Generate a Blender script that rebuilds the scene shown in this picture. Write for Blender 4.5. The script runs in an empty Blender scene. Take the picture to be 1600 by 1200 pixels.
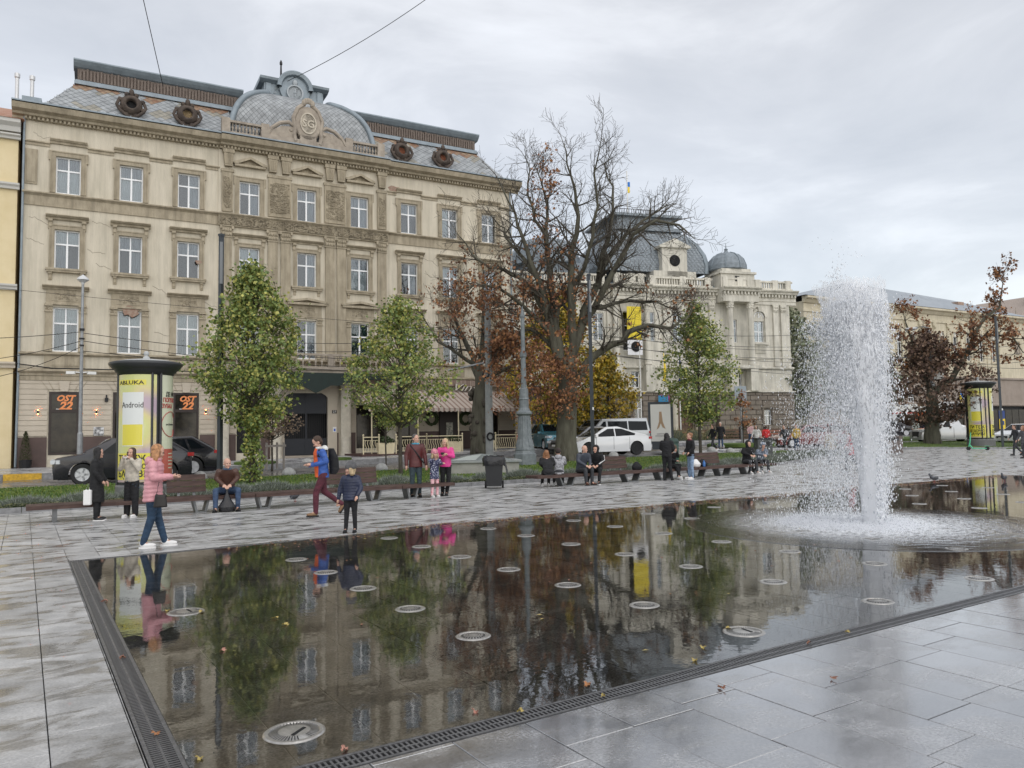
import bpy, bmesh, math, random
import numpy as np
from math import sin, cos, pi, radians, sqrt, atan2
from mathutils import Vector, Matrix, noise

sc = bpy.context.scene
# ---------------------------------------------------------------- camera
YAW, PIT, ROLL, EYE = radians(32.543), radians(3.677), radians(1.0045), 1.65
cd = bpy.data.cameras.new('camera'); cam = bpy.data.objects.new('camera', cd); sc.collection.objects.link(cam)
fw = Vector((sin(YAW)*cos(PIT), cos(YAW)*cos(PIT), sin(PIT))); rt = Vector((cos(YAW), -sin(YAW), 0)); up = rt.cross(fw)
Rv = cos(ROLL)*rt - sin(ROLL)*up; Uv = cos(ROLL)*up + sin(ROLL)*rt
cam.matrix_world = Matrix(((Rv.x, Uv.x, -fw.x, 0), (Rv.y, Uv.y, -fw.y, 0), (Rv.z, Uv.z, -fw.z, EYE), (0, 0, 0, 1)))
cd.sensor_width = 36; cd.lens = 36*1196.4/1600; cd.clip_start = .1; cd.clip_end = 3000
sc.camera = cam
# ---------------------------------------------------------------- sky and light (flat grey overcast)
w = bpy.data.worlds.new('World'); sc.world = w; w.use_nodes = True
nt = w.node_tree; nt.nodes.clear()
def N_(t, **k):
    n = nt.nodes.new(t)
    for a, b in k.items(): setattr(n, a, b)
    return n
SUN_EL, SUN_AZ = radians(42), YAW+radians(180-25)     # broad fill sun added behind the camera, to the left, to brighten the walls
out = N_('ShaderNodeOutputWorld'); bg = N_('ShaderNodeBackground'); bg2 = N_('ShaderNodeBackground'); add = N_('ShaderNodeAddShader')
sky = N_('ShaderNodeTexSky', sky_type='NISHITA', sun_disc=False, sun_elevation=SUN_EL, sun_rotation=SUN_AZ)
bg.inputs['Strength'].default_value = .05
nt.links.new(sky.outputs[0], bg.inputs['Color'])
tc = N_('ShaderNodeTexCoord'); mp = N_('ShaderNodeMapping'); mp.inputs['Scale'].default_value = (1, 1, 2.6)
mp.inputs['Rotation'].default_value = (0, .25, .3)
n1 = N_('ShaderNodeTexNoise'); n1.inputs['Scale'].default_value = 2.6; n1.inputs['Detail'].default_value = 8; n1.inputs['Roughness'].default_value = .56; n1.inputs['Distortion'].default_value = .5
cr = N_('ShaderNodeValToRGB')
for e, (p, c) in zip([cr.color_ramp.elements[0], cr.color_ramp.elements[1], cr.color_ramp.elements.new(.5), cr.color_ramp.elements.new(.6)],
                     [(.32, (.50, .495, .485, 1)), (.74, (.88, .862, .84, 1)), (.50, (.605, .596, .582, 1)), (.6, (.71, .70, .684, 1))]):
    e.position = p; e.color = c
nt.links.new(tc.outputs['Generated'], mp.inputs[0]); nt.links.new(mp.outputs[0], n1.inputs['Vector'])
nt.links.new(n1.outputs[0], cr.inputs[0]); nt.links.new(cr.outputs[0], bg2.inputs['Color']); bg2.inputs['Strength'].default_value = .86
nt.links.new(bg.outputs[0], add.inputs[0]); nt.links.new(bg2.outputs[0], add.inputs[1]); nt.links.new(add.outputs[0], out.inputs[0])
sl = bpy.data.lights.new('sun', 'SUN'); so = bpy.data.objects.new('sun', sl); sc.collection.objects.link(so)
sl.energy = 1.5; sl.angle = radians(110); sl.color = (1, .97, .92)
sd = Vector((sin(SUN_AZ)*cos(SUN_EL), cos(SUN_AZ)*cos(SUN_EL), sin(SUN_EL)))
so.rotation_euler = sd.to_track_quat('Z', 'Y').to_euler()
vs = sc.view_settings; vs.view_transform = 'Standard'; vs.look = 'None'; vs.exposure = 0.27; vs.gamma = 1; vs.use_curve_mapping = False
sc.render.engine = 'CYCLES'
sc.cycles.max_bounces = 12; sc.cycles.diffuse_bounces = 9; sc.cycles.glossy_bounces = 4; sc.cycles.transmission_bounces = 9; sc.cycles.transparent_max_bounces = 24; sc.cycles.use_denoising = True

# ---------------------------------------------------------------- terrain height
def sm(a, b, t):
    t = min(1, max(0, (t-a)/(b-a))); return t*t*(3-2*t)
def hgt(x, y): return (.26+.42*sm(5, 32, x))*sm(20, 42, y)

# ---------------------------------------------------------------- materials
MATS = {}
def mat(name, col, rough=.6, metal=0., var=.0, vs_=4., bump=0., bs=30., coat=0., ior=1.45, col2=None, stretch=(1, 1, 1), alpha=None, emit=None, trans=0., spec=.5, world=False, detail=5, ramp=(.35, .68)):
    if name in MATS: return MATS[name]
    m = bpy.data.materials.new(name); m.use_nodes = True; t = m.node_tree; b = t.nodes['Principled BSDF']
    b.inputs['Base Color'].default_value = (*col, 1); b.inputs['Roughness'].default_value = rough; b.inputs['Metallic'].default_value = metal
    b.inputs['IOR'].default_value = ior; b.inputs['Coat Weight'].default_value = coat; b.inputs['Specular IOR Level'].default_value = spec
    if coat: b.inputs['Coat Roughness'].default_value = .04
    if trans: b.inputs['Transmission Weight'].default_value = trans
    if emit: b.inputs['Emission Color'].default_value = (*emit[0], 1); b.inputs['Emission Strength'].default_value = emit[1]
    if var or bump or col2:
        tcn = t.nodes.new('ShaderNodeTexCoord'); mpn = t.nodes.new('ShaderNodeMapping'); mpn.inputs['Scale'].default_value = stretch
        if world:
            gn = t.nodes.new('ShaderNodeNewGeometry'); t.links.new(gn.outputs['Position'], mpn.inputs[0])
        else: t.links.new(tcn.outputs['Object'], mpn.inputs[0])
    if var or col2:
        nn = t.nodes.new('ShaderNodeTexNoise'); nn.inputs['Scale'].default_value = vs_; nn.inputs['Detail'].default_value = detail; nn.inputs['Roughness'].default_value = .62
        t.links.new(mpn.outputs[0], nn.inputs['Vector'])
        r = t.nodes.new('ShaderNodeValToRGB'); r.color_ramp.elements[0].position = ramp[0]; r.color_ramp.elements[1].position = ramp[1]
        c2 = col2 or tuple(min(1, c*(1+var)) for c in col); c1 = col if col2 else tuple(c*(1-var) for c in col)
        r.color_ramp.elements[0].color = (*c1, 1); r.color_ramp.elements[1].color = (*c2, 1)
        t.links.new(nn.outputs[0], r.inputs[0]); t.links.new(r.outputs[0], b.inputs['Base Color'])
    if bump:
        n2 = t.nodes.new('ShaderNodeTexNoise'); n2.inputs['Scale'].default_value = bs; n2.inputs['Detail'].default_value = 4
        t.links.new(mpn.outputs[0], n2.inputs['Vector'])
        bn = t.nodes.new('ShaderNodeBump'); bn.inputs['Strength'].default_value = bump; bn.inputs['Distance'].default_value = .03
        t.links.new(n2.outputs[0], bn.inputs['Height']); t.links.new(bn.outputs[0], b.inputs['Normal'])
    MATS[name] = m; return m

def streaks(m, lo=.80, hi=1.06, sc_=(5, 5, .30), seed=0):
    t = m.node_tree; b = t.nodes['Principled BSDF']; src = b.inputs['Base Color'].links[0].from_socket
    g = t.nodes.new('ShaderNodeTexCoord'); mp_ = t.nodes.new('ShaderNodeMapping'); mp_.inputs['Scale'].default_value = sc_; n = t.nodes.new('ShaderNodeTexNoise'); n.inputs['Scale'].default_value = 1.0; n.inputs['Detail'].default_value = 8; n.inputs['Roughness'].default_value = .7
    t.links.new(g.outputs['Object'], mp_.inputs[0]); t.links.new(mp_.outputs[0], n.inputs['Vector']); r = t.nodes.new('ShaderNodeMapRange'); r.inputs[1].default_value = .36; r.inputs[2].default_value = .56; r.inputs[3].default_value = lo; r.inputs[4].default_value = hi
    t.links.new(n.outputs[0], r.inputs[0]); v = t.nodes.new('ShaderNodeVectorMath'); v.operation = 'SCALE'; t.links.new(src, v.inputs[0]); t.links.new(r.outputs[0], v.inputs['Scale']); t.links.new(v.outputs[0], b.inputs['Base Color'])

# ---------------------------------------------------------------- mesh collector
class MB:
    def __init__(s): s.v = []; s.f = []; s.m = []; s.mi = 0
    def add(s, vs, fs):
        b = len(s.v); s.v.extend(vs); s.f.extend([tuple(i+b for i in f) for f in fs]); s.m.extend([s.mi]*len(fs)); return s
    def box(s, x0, x1, y0, y1, z0, z1):
        return s.add([(x0, y0, z0), (x1, y0, z0), (x1, y1, z0), (x0, y1, z0), (x0, y0, z1), (x1, y0, z1), (x1, y1, z1), (x0, y1, z1)],
                     [(0, 3, 2, 1), (4, 5, 6, 7), (0, 1, 5, 4), (1, 2, 6, 5), (2, 3, 7, 6), (3, 0, 4, 7)])
    def bx(s, c, d, rz=0, rx=0):      # centred box, size d, rotated
        M = Matrix.Translation(c) @ Matrix.Rotation(rz, 4, 'Z') @ Matrix.Rotation(rx, 4, 'X')
        vs = [tuple(M @ Vector((x*d[0]/2, y*d[1]/2, z*d[2]/2))) for x, y, z in ((-1, -1, -1), (1, -1, -1), (1, 1, -1), (-1, 1, -1), (-1, -1, 1), (1, -1, 1), (1, 1, 1), (-1, 1, 1))]
        return s.add(vs, [(0, 3, 2, 1), (4, 5, 6, 7), (0, 1, 5, 4), (1, 2, 6, 5), (2, 3, 7, 6), (3, 0, 4, 7)])
    def prism(s, pts, a, b, axis='y'):     # 2-D outline swept between a and b along an axis
        n = len(pts)
        def P(p, t): return {'y': (p[0], t, p[1]), 'x': (t, p[0], p[1]), 'z': (p[0], p[1], t)}[axis]
        vs = [P(p, a) for p in pts]+[P(p, b) for p in pts]
        fs = [tuple(range(n)), tuple(range(2*n-1, n-1, -1))]+[(i, i+n, (i+1) % n+n, (i+1) % n) for i in range(n)]
        return s.add(vs, fs)
    def tube(s, pts, r, n=6, cap=True):
        pts = [Vector(p) for p in pts]; m = len(pts); rs = r if isinstance(r, (list, tuple)) else [r]*m
        vs = []; ref = None
        for i in range(m):
            d = (pts[min(i+1, m-1)]-pts[max(i-1, 0)]).normalized()
            if ref is None: ref = Vector((0, 0, 1)) if abs(d.z) < .9 else Vector((1, 0, 0))
            a = d.cross(ref)
            if a.length < 1e-4: a = d.cross(Vector((.3, .9, .1)))
            a.normalize(); b = d.cross(a).normalized(); ref = -b if False else ref
            for k in range(n):
                t = 2*pi*k/n; vs.append(tuple(pts[i]+rs[i]*(cos(t)*a+sin(t)*b)))
        fs = [(i*n+k, i*n+(k+1) % n, (i+1)*n+(k+1) % n, (i+1)*n+k) for i in range(m-1) for k in range(n)]
        if cap: fs += [tuple(range(n-1, -1, -1)), tuple((m-1)*n+k for k in range(n))]
        return s.add(vs, fs)
    def lathe(s, prof, n=16, c=(0, 0, 0), axis='z', arc=2*pi, a0=0., cap=True):
        full = arc > 6.28; k = n if full else n+1; vs = []
        for r, z in prof:
            for i in range(k):
                t = a0+arc*i/n; p = (r*cos(t), r*sin(t), z)
                if axis == 'y': p = (p[0], z, p[1])
                if axis == 'x': p = (z, p[0], p[1])
                vs.append((c[0]+p[0], c[1]+p[1], c[2]+p[2]))
        fs = []
        for j in range(len(prof)-1):
            for i in range(n):
                i2 = (i+1) % k; fs.append((j*k+i, j*k+i2, (j+1)*k+i2, (j+1)*k+i))
        if cap and full and prof[0][0] > 1e-6: fs.append(tuple(range(k-1, -1, -1)))
        if cap and full and prof[-1][0] > 1e-6: fs.append(tuple((len(prof)-1)*k+i for i in range(k)))
        return s.add(vs, fs)
    def ball(s, c, r, n=10, m=6, sc_=(1, 1, 1)):
        pr = [(sin(pi*j/m), -cos(pi*j/m)) for j in range(m+1)]; pr[0] = (1e-4, -1); pr[-1] = (1e-4, 1)
        vs = [(c[0]+r*sc_[0]*a*cos(2*pi*i/n), c[1]+r*sc_[1]*a*sin(2*pi*i/n), c[2]+r*sc_[2]*z) for a, z in pr for i in range(n)]
        fs = [(j*n+i, j*n+(i+1) % n, (j+1)*n+(i+1) % n, (j+1)*n+i) for j in range(m) for i in range(n)]
        return s.add(vs, fs)
    def quad(s, a, b, c, d): return s.add([a, b, c, d], [(0, 1, 2, 3)])
    def mesh(s, name, mats):
        me = bpy.data.meshes.new(name); me.from_pydata([tuple(v) for v in s.v], [], s.f)
        for m in (mats if isinstance(mats, (list, tuple)) else [mats]): me.materials.append(m)
        if any(s.m): me.polygons.foreach_set('material_index', s.m)
        return me
    def build(s, name, mats, parent=None, loc=(0, 0, 0), rz=0, smooth=False, **tags):
        me = s.mesh(name, mats)
        if smooth: me.shade_smooth() if hasattr(me, 'shade_smooth') else me.polygons.foreach_set('use_smooth', [True]*len(me.polygons))
        return link(name, me, parent, loc, rz, **tags)
def link(name, me, parent=None, loc=(0, 0, 0), rz=0, **tags):
    o = bpy.data.objects.new(name, me); sc.collection.objects.link(o); o.location = loc; o.rotation_euler = (0, 0, rz)
    if parent: o.parent = parent
    for k, v in tags.items():
        if v is not None: o[k] = v
    return o
def thing(name, label, cat, loc=(0, 0, 0), rz=0, group=None):
    return link(name, None, None, loc, rz, label=label, category=cat, group=group)
def tag(o, label, cat, group=None):
    o['label'] = label; o['category'] = cat
    if group: o['group'] = group
    return o
def fixn(o):
    bm = bmesh.new(); bm.from_mesh(o.data); bmesh.ops.recalc_face_normals(bm, faces=bm.faces); bm.to_mesh(o.data); bm.free(); return o
def dup(root, loc, rz, label=None, group=None):
    kids = {}
    for ch in root.children: kids[ch] = list(ch.children)
    r = root.copy(); sc.collection.objects.link(r); r.location = loc; r.rotation_euler = (0, 0, rz)
    if label: r['label'] = label
    if group: r['group'] = group
    for ch, gs in kids.items():
        c = ch.copy(); sc.collection.objects.link(c); c.parent = r
        for g in gs:
            d = g.copy(); sc.collection.objects.link(d); d.parent = c
    return r
_font = {}
def text(s_, size, extr=.004, bold=0., align='CENTER', shear=0.):
    cu = bpy.data.curves.new('t', 'FONT'); cu.body = s_; cu.size = size; cu.extrude = extr; cu.align_x = align; cu.offset = bold; cu.resolution_u = 2; cu.shear = shear
    o = bpy.data.objects.new('t', cu); sc.collection.objects.link(o)
    me = o.to_mesh(); vs = [tuple(v.co) for v in me.vertices]; fs = [tuple(p.vertices) for p in me.polygons]
    o.to_mesh_clear(); bpy.data.objects.remove(o); bpy.data.curves.remove(cu)
    return vs, fs      # text in the XY plane, thickness along Z
def lines_hole(x0, x1, z0, z1, holes, depth=.22, y=0., mb=None, back=True):
    """a wall face at y with rectangular openings and their reveals"""
    mb = mb or MB()
    xs = sorted({x0, x1, *[h[0] for h in holes], *[h[1] for h in holes]}); zs = sorted({z0, z1, *[h[2] for h in holes], *[h[3] for h in holes]})
    xs = [x for x in xs if x0 <= x <= x1]; zs = [z for z in zs if z0 <= z <= z1]
    for i in range(len(xs)-1):
        for j in range(len(zs)-1):
            cx, cz = (xs[i]+xs[i+1])/2, (zs[j]+zs[j+1])/2
            if any(h[0] < cx < h[1] and h[2] < cz < h[3] for h in holes): continue
            mb.quad((xs[i], y, zs[j]), (xs[i+1], y, zs[j]), (xs[i+1], y, zs[j+1]), (xs[i], y, zs[j+1]))
    for a, b, c, d in holes:
        e = y+depth
        mb.quad((a, y, c), (a, e, c), (a, e, d), (a, y, d)); mb.quad((b, y, c), (b, y, d), (b, e, d), (b, e, c))
        mb.quad((a, y, d), (a, e, d), (b, e, d), (b, y, d)); mb.quad((a, y, c), (b, y, c), (b, e, c), (a, e, c))
    return mb
# ================================================================= ground, paving, pool
def wet_mat(name, col, dark, wet_lo, wet_hi, rough_dry, rough_wet, scale=(1, 1, 1), nscale=1.2, bump=.15, ior=1.7, flecks=.2):
    m = bpy.data.materials.new(name); m.use_nodes = True; t = m.node_tree; b = t.nodes['Principled BSDF']; L = t.links.new
    g = t.nodes.new('ShaderNodeNewGeometry'); mpn = t.nodes.new('ShaderNodeMapping'); mpn.inputs['Scale'].default_value = scale; L(g.outputs['Position'], mpn.inputs[0])
    oi = t.nodes.new('ShaderNodeObjectInfo')
    a = t.nodes.new('ShaderNodeTexNoise'); a.inputs['Scale'].default_value = nscale; a.inputs['Detail'].default_value = 7; a.inputs['Roughness'].default_value = .6; a.inputs['Distortion'].default_value = .6; L(mpn.outputs[0], a.inputs[0])
    wr = t.nodes.new('ShaderNodeMapRange'); wr.inputs[1].default_value = wet_lo; wr.inputs[2].default_value = wet_hi; wr.interpolation_type = 'SMOOTHSTEP'; L(a.outputs[0], wr.inputs[0])
    f = t.nodes.new('ShaderNodeTexNoise'); f.inputs['Scale'].default_value = 60; f.inputs['Detail'].default_value = 3; L(g.outputs['Position'], f.inputs[0])
    f2 = t.nodes.new('ShaderNodeTexNoise'); f2.inputs['Scale'].default_value = 3.1; f2.inputs['Detail'].default_value = 6; L(g.outputs['Position'], f2.inputs[0])
    mx = t.nodes.new('ShaderNodeMix'); mx.data_type = 'RGBA'; mx.inputs[6].default_value = (*col, 1); mx.inputs[7].default_value = (*dark, 1); L(wr.outputs[0], mx.inputs[0])
    mr = t.nodes.new('ShaderNodeMapRange'); mr.inputs[1].default_value = .3; mr.inputs[2].default_value = .75; mr.inputs[3].default_value = 1-flecks; mr.inputs[4].default_value = 1+flecks*1.6; L(f.outputs[0], mr.inputs[0])
    mr2 = t.nodes.new('ShaderNodeMapRange'); mr2.inputs[1].default_value = .3; mr2.inputs[2].default_value = .7; mr2.inputs[3].default_value = .72; mr2.inputs[4].default_value = 1.3; L(f2.outputs[0], mr2.inputs[0])
    mm = t.nodes.new('ShaderNodeMath'); mm.operation = 'MULTIPLY'; L(mr.outputs[0], mm.inputs[0]); L(mr2.outputs[0], mm.inputs[1])
    rnd = t.nodes.new('ShaderNodeMapRange'); rnd.inputs[3].default_value = .86; rnd.inputs[4].default_value = 1.14; L(oi.outputs['Random'], rnd.inputs[0])
    m3 = t.nodes.new('ShaderNodeMath'); m3.operation = 'MULTIPLY'; L(mm.outputs[0], m3.inputs[0]); L(rnd.outputs[0], m3.inputs[1])
    sc3 = t.nodes.new('ShaderNodeVectorMath'); sc3.operation = 'SCALE'; L(mx.outputs[2], sc3.inputs[0]); L(m3.outputs[0], sc3.inputs['Scale']); L(sc3.outputs[0], b.inputs['Base Color'])
    rr = t.nodes.new('ShaderNodeMapRange'); rr.inputs[3].default_value = rough_dry; rr.inputs[4].default_value = rough_wet; L(wr.outputs[0], rr.inputs[0]); L(rr.outputs[0], b.inputs['Roughness'])
    b.inputs['IOR'].default_value = ior
    bn = t.nodes.new('ShaderNodeBump'); bn.inputs['Distance'].default_value = .004
    inv = t.nodes.new('ShaderNodeMapRange'); inv.inputs[3].default_value = bump; inv.inputs[4].default_value = bump*.12; L(wr.outputs[0], inv.inputs[0]); L(inv.outputs[0], bn.inputs['Strength'])
    fb = t.nodes.new('ShaderNodeTexNoise'); fb.inputs['Scale'].default_value = 34; fb.inputs['Detail'].default_value = 7; fb.inputs['Roughness'].default_value = .65; L(g.outputs['Position'], fb.inputs[0])
    L(fb.outputs[0], bn.inputs['Height']); L(bn.outputs[0], b.inputs['Normal'])
    return m
M_SLAB = wet_mat('damp_granite', (.34, .338, .335), (.165, .163, .16), .46, .62, .50, .12, (.9, 2.0, 1), 1.7, .5, 1.7)
M_FRONT = wet_mat('wet_granite_front', (.20, .20, .205), (.10, .10, .105), .36, .56, .30, .06, (1, 1.6, 1), 1.6, 1.3, 1.9, .45)
M_FRONT.node_tree.nodes['Principled BSDF'].inputs['Coat Weight'].default_value = .9; M_FRONT.node_tree.nodes['Principled BSDF'].inputs['Coat IOR'].default_value = 2.7; M_FRONT.node_tree.nodes['Principled BSDF'].inputs['Coat Roughness'].default_value = .085
M_POOL = wet_mat('dark_pool_granite', (.185, .182, .172), (.095, .093, .087), .35, .65, .6, .5, (1, 1, 1), 2.2, .3, 1.3, .5)
M_KERB = mat('kerb_granite', (.22, .22, .225), .45, var=.25, vs_=6, bump=.2, world=True)
M_JOINT = mat('wet_joint_sand', (.05, .048, .045), .7, var=.3, world=True)
M_ASPH = wet_mat('wet_cobble', (.16, .15, .145), (.08, .078, .076), .4, .6, .5, .18, (1, 1, 1), .8, 1.0, 1.5)
M_SIDE = wet_mat('pale_pavement', (.34, .34, .345), (.2, .2, .21), .42, .6, .5, .2, (1, 1, 1), .7, .5, 1.5)
M_GRASS = mat('grass_soil', (.05, .085, .018), .9, var=.4, vs_=1.5, bump=.6, bs=40, world=True, col2=(.10, .15, .03))
M_STEEL = mat('stainless_steel', (.46, .445, .42), .32, .8, var=.2, vs_=30)
M_DRAIN = mat('drain_steel', (.16, .16, .165), .38, .6, var=.3, vs_=20)
M_BLACK = mat('black_void', (.006, .006, .006), .8)

def strip(mb, xs, ylo, yhi, ny, dz, skirt=0):
    k = ny+1; vs = []; fs = []
    for x in xs:
        for j in range(k):
            y = ylo(x)+(yhi(x)-ylo(x))*j/ny; vs.append((x, y, hgt(x, y)+dz))
    for i in range(len(xs)-1):
        for j in range(ny): fs.append((i*k+j, (i+1)*k+j, (i+1)*k+j+1, i*k+j+1))
    if skirt:
        b = len(vs); n = len(xs)
        for j, idx in ((0, [i*k for i in range(n)]), (1, [i*k+ny for i in range(n)])):
            st = len(vs)
            for q in idx: x, y, z = vs[q]; vs.append((x, y, z-skirt))
            for i in range(n-1):
                f = (idx[i], idx[i+1], st+i+1, st+i); fs.append(f if j else f[::-1])
        for idx in ([j for j in range(k)], [(n-1)*k+j for j in range(k)]):
            st = len(vs)
            for q in idx: x, y, z = vs[q]; vs.append((x, y, z-skirt))
            for i in range(k-1): fs.append((idx[i], idx[i+1], st+i+1, st+i))
    return mb.add(vs, fs)
def rng(a, b, n): return [a+(b-a)*i/n for i in range(n+1)]
C_ = lambda v: (lambda x: v)

g = MB(); strip(g, rng(-400, 700, 110), C_(-60), C_(20), 8, -.12); strip(g, rng(-400, 700, 220), C_(20), C_(60), 40, -.12); strip(g, rng(-400, 700, 60), C_(60), C_(900), 20, -.12)
g.build('ground', M_ASPH, kind='structure')
# the sand bed under the slabs
g = MB(); strip(g, rng(-16, 70, 60), C_(-2), C_(21.3), 10, -.028); strip(g, rng(22, 70, 60), C_(21.3), C_(30), 14, -.028)
plaza = g.build('plaza_paving', M_JOINT, kind='structure')
g = MB(); g.quad((.735, 3.93, -.0095), (27, 3.93, -.0095), (27, 12.15, -.0095), (.735, 12.15, -.0095)); g.build('pale_grout', mat('pale_wet_grout', (.26, .255, .24), .7, var=.3, world=True), plaza)
# ---- slabs: real pieces with recessed joints
random.seed(11)
PX0, PX1, PY0, PY1 = .735, 27.0, 3.93, 12.15          # pool inside its channels
slabs = []      # (x0,x1,y0,y1,zone,cellmesh)
def rows(x0, x1, y0, y1, w, l, zone, off=.5, alongy=True):
    i = 0; x = x0
    while x < x1-1e-3:
        xe = min(x+w, x1); y = y0-(random.random()*l if off else 0)
        while y < y1-1e-3:
            ya, ye = max(y, y0), min(y+l, y1)
            if ye-ya > .03: slabs.append((x, xe, ya, ye, zone))
            y += l
        x = xe; i += 1
rows(-12.0, .565, .2, 12.55, .405, .9, 'damp')
rows(.565, 30.0, -.6, 3.76, .47, .66, 'front')
rows(PX0, PX1, PY0, PY1, .4725, .93, 'pool')
rows(.565, 30.0, 12.32, 12.55, .9, .3, 'damp')
rows(27.0, 30.0, 3.76, 12.32, .47, .9, 'damp')
rows(-12.0, 30.0, 12.57, 13.7, .405, 1.2, 'damp', 0)
rows(-12.0, 30.0, 13.72, 14.08, 1.2, .4, 'damp', 0)
rows(-12.0, 30.0, 14.1, 18.0, .405, .98, 'damp')
rows(-12.0, 30.0, 18.02, 21.28, .405, 1.1, 'damp')
rows(30.0, 62.0, 1.0, 21.28, .81, 1.8, 'damp')
rows(24.0, 62.0, 21.3, 27.5, .81, 1.8, 'damp')
def lawn_lo(x): return 21.3 if x < 22.5 else 21.3+(25.2-21.3)*sm(22.5, 38.5, x)
SM = {'damp': M_SLAB, 'front': M_FRONT, 'pool': M_POOL}
def vis(s):
    cx, cy = (s[0]+s[1])/2, (s[2]+s[3])/2; d = Vector((cx, cy, -EYE)); z = d.dot(fw)
    if z < 1.5: return 0
    px, py = d.dot(Rv)/z*1196, -d.dot(Uv)/z*1196
    if abs(px) > 830 or abs(py) > 640: return 0
    return (s[1]-s[0])*(s[3]-s[2])*1.65/z**3
slabs = [s for s in slabs if not (s[0] < 38.6 and s[1] > 22.4 and s[2] > lawn_lo(s[0])-.2 and s[3] > 21.3)]
slabs.sort(key=vis, reverse=True)
rest = {k: MB() for k in SM}; cache = {}
J = .0032
for i, (x0, x1, y0, y1, zn) in enumerate(slabs):
    dz = random.uniform(-.0015, .0015)-(.004 if zn == 'pool' else 0)
    if i < 292:
        key = (round(x1-x0, 2), round(y1-y0, 2), zn)
        if key not in cache:
            hw, hl = (x1-x0)/2-J, (y1-y0)/2-J; c = .003; mb = MB()
            vs = [(-hw, -hl, -.028), (hw, -hl, -.028), (hw, hl, -.028), (-hw, hl, -.028), (-hw, -hl, -c), (hw, -hl, -c), (hw, hl, -c), (-hw, hl, -c),
                  (-hw+c, -hl+c, 0), (hw-c, -hl+c, 0), (hw-c, hl-c, 0), (-hw+c, hl-c, 0)]
            mb.add(vs, [(0, 1, 5, 4), (1, 2, 6, 5), (2, 3, 7, 6), (3, 0, 4, 7), (4, 5, 9, 8), (5, 6, 10, 9), (6, 7, 11, 10), (7, 4, 8, 11), (8, 9, 10, 11)])
            cache[key] = mb.mesh('paving_slab', SM[zn])
        o = link('paving_slab', cache[key], plaza, ((x0+x1)/2, (y0+y1)/2, hgt(x0, y0)+dz)); o.rotation_euler = (random.uniform(-.0008, .0008), random.uniform(-.0008, .0008), 0)
    else:
        zz = [hgt(x, y)+dz for x, y in ((x0, y0), (x1, y0), (x1, y1), (x0, y1))]; a, b, c, d = x0+J, x1-J, y0+J, y1-J
        P = [(a, c), (b, c), (b, d), (a, d)]
        rest[zn].add([(p[0], p[1], z-.028) for p, z in zip(P, zz)]+[(p[0], p[1], z) for p, z in zip(P, zz)], [(0, 1, 5, 4), (1, 2, 6, 5), (2, 3, 7, 6), (3, 0, 4, 7), (4, 5, 6, 7)])
for k, v in rest.items():
    if v.f: v.build('paving_slab', SM[k], plaza, kind='stuff')
# ---- water film standing in the pool
wm = bpy.data.materials.new('still_water'); wm.use_nodes = True; t = wm.node_tree; t.nodes.clear(); L = t.links.new
wo = t.nodes.new('ShaderNodeOutputMaterial'); mxs = t.nodes.new('ShaderNodeMixShader'); tr = t.nodes.new('ShaderNodeBsdfTransparent'); gl = t.nodes.new('ShaderNodeBsdfGlossy'); fr = t.nodes.new('ShaderNodeFresnel')
tr.inputs[0].default_value = (.92, .92, .91, 1); gl.inputs['Roughness'].default_value = .02; gl.inputs['Color'].default_value = (1, 1, 1, 1); fr.inputs['IOR'].default_value = 2.35
gg = t.nodes.new('ShaderNodeNewGeometry')
wn = t.nodes.new('ShaderNodeTexNoise'); wn.inputs['Scale'].default_value = 9; wn.inputs['Detail'].default_value = 3; wn.inputs['Distortion'].default_value = .5; L(gg.outputs['Position'], wn.inputs[0])
# ripples travel outward from the jet and die away
vd = t.nodes.new('ShaderNodeVectorMath'); vd.operation = 'DISTANCE'; vd.inputs[1].default_value = (12.14, 7.75, 0); L(gg.outputs['Position'], vd.inputs[0])
sn = t.nodes.new('ShaderNodeMath'); sn.operation = 'MULTIPLY'; sn.inputs[1].default_value = 17; L(vd.outputs['Value'], sn.inputs[0])
ns = t.nodes.new('ShaderNodeTexNoise'); ns.inputs['Scale'].default_value = 2.5; ns.inputs['Detail'].default_value = 3; L(gg.outputs['Position'], ns.inputs[0])
nm = t.nodes.new('ShaderNodeMath'); nm.operation = 'MULTIPLY_ADD'; nm.inputs[1].default_value = 9; L(ns.outputs[0], nm.inputs[0]); L(sn.outputs[0], nm.inputs[2])
si = t.nodes.new('ShaderNodeMath'); si.operation = 'SINE'; L(nm.outputs[0], si.inputs[0])
fa = t.nodes.new('ShaderNodeMapRange'); fa.inputs[1].default_value = 2.0; fa.inputs[2].default_value = 6.5; fa.inputs[3].default_value = .10; fa.inputs[4].default_value = .0; L(vd.outputs['Value'], fa.inputs[0])
rp = t.nodes.new('ShaderNodeMath'); rp.operation = 'MULTIPLY'; L(si.outputs[0], rp.inputs[0]); L(fa.outputs[0], rp.inputs[1])
ad = t.nodes.new('ShaderNodeMath'); ad.operation = 'MULTIPLY_ADD'; ad.inputs[1].default_value = .55; L(wn.outputs[0], ad.inputs[0]); L(rp.outputs[0], ad.inputs[2])
bn = t.nodes.new('ShaderNodeBump'); bn.inputs['Strength'].default_value = .22; bn.inputs['Distance'].default_value = .004; L(ad.outputs[0], bn.inputs['Height'])
L(bn.outputs[0], gl.inputs['Normal']); L(bn.outputs[0], fr.inputs['Normal']); L(fr.outputs[0], mxs.inputs[0]); L(tr.outputs[0], mxs.inputs[1]); L(gl.outputs[0], mxs.inputs[2]); L(mxs.outputs[0], wo.inputs[0])
g = MB(); random.seed(5)
edge = []
n = 160
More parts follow.
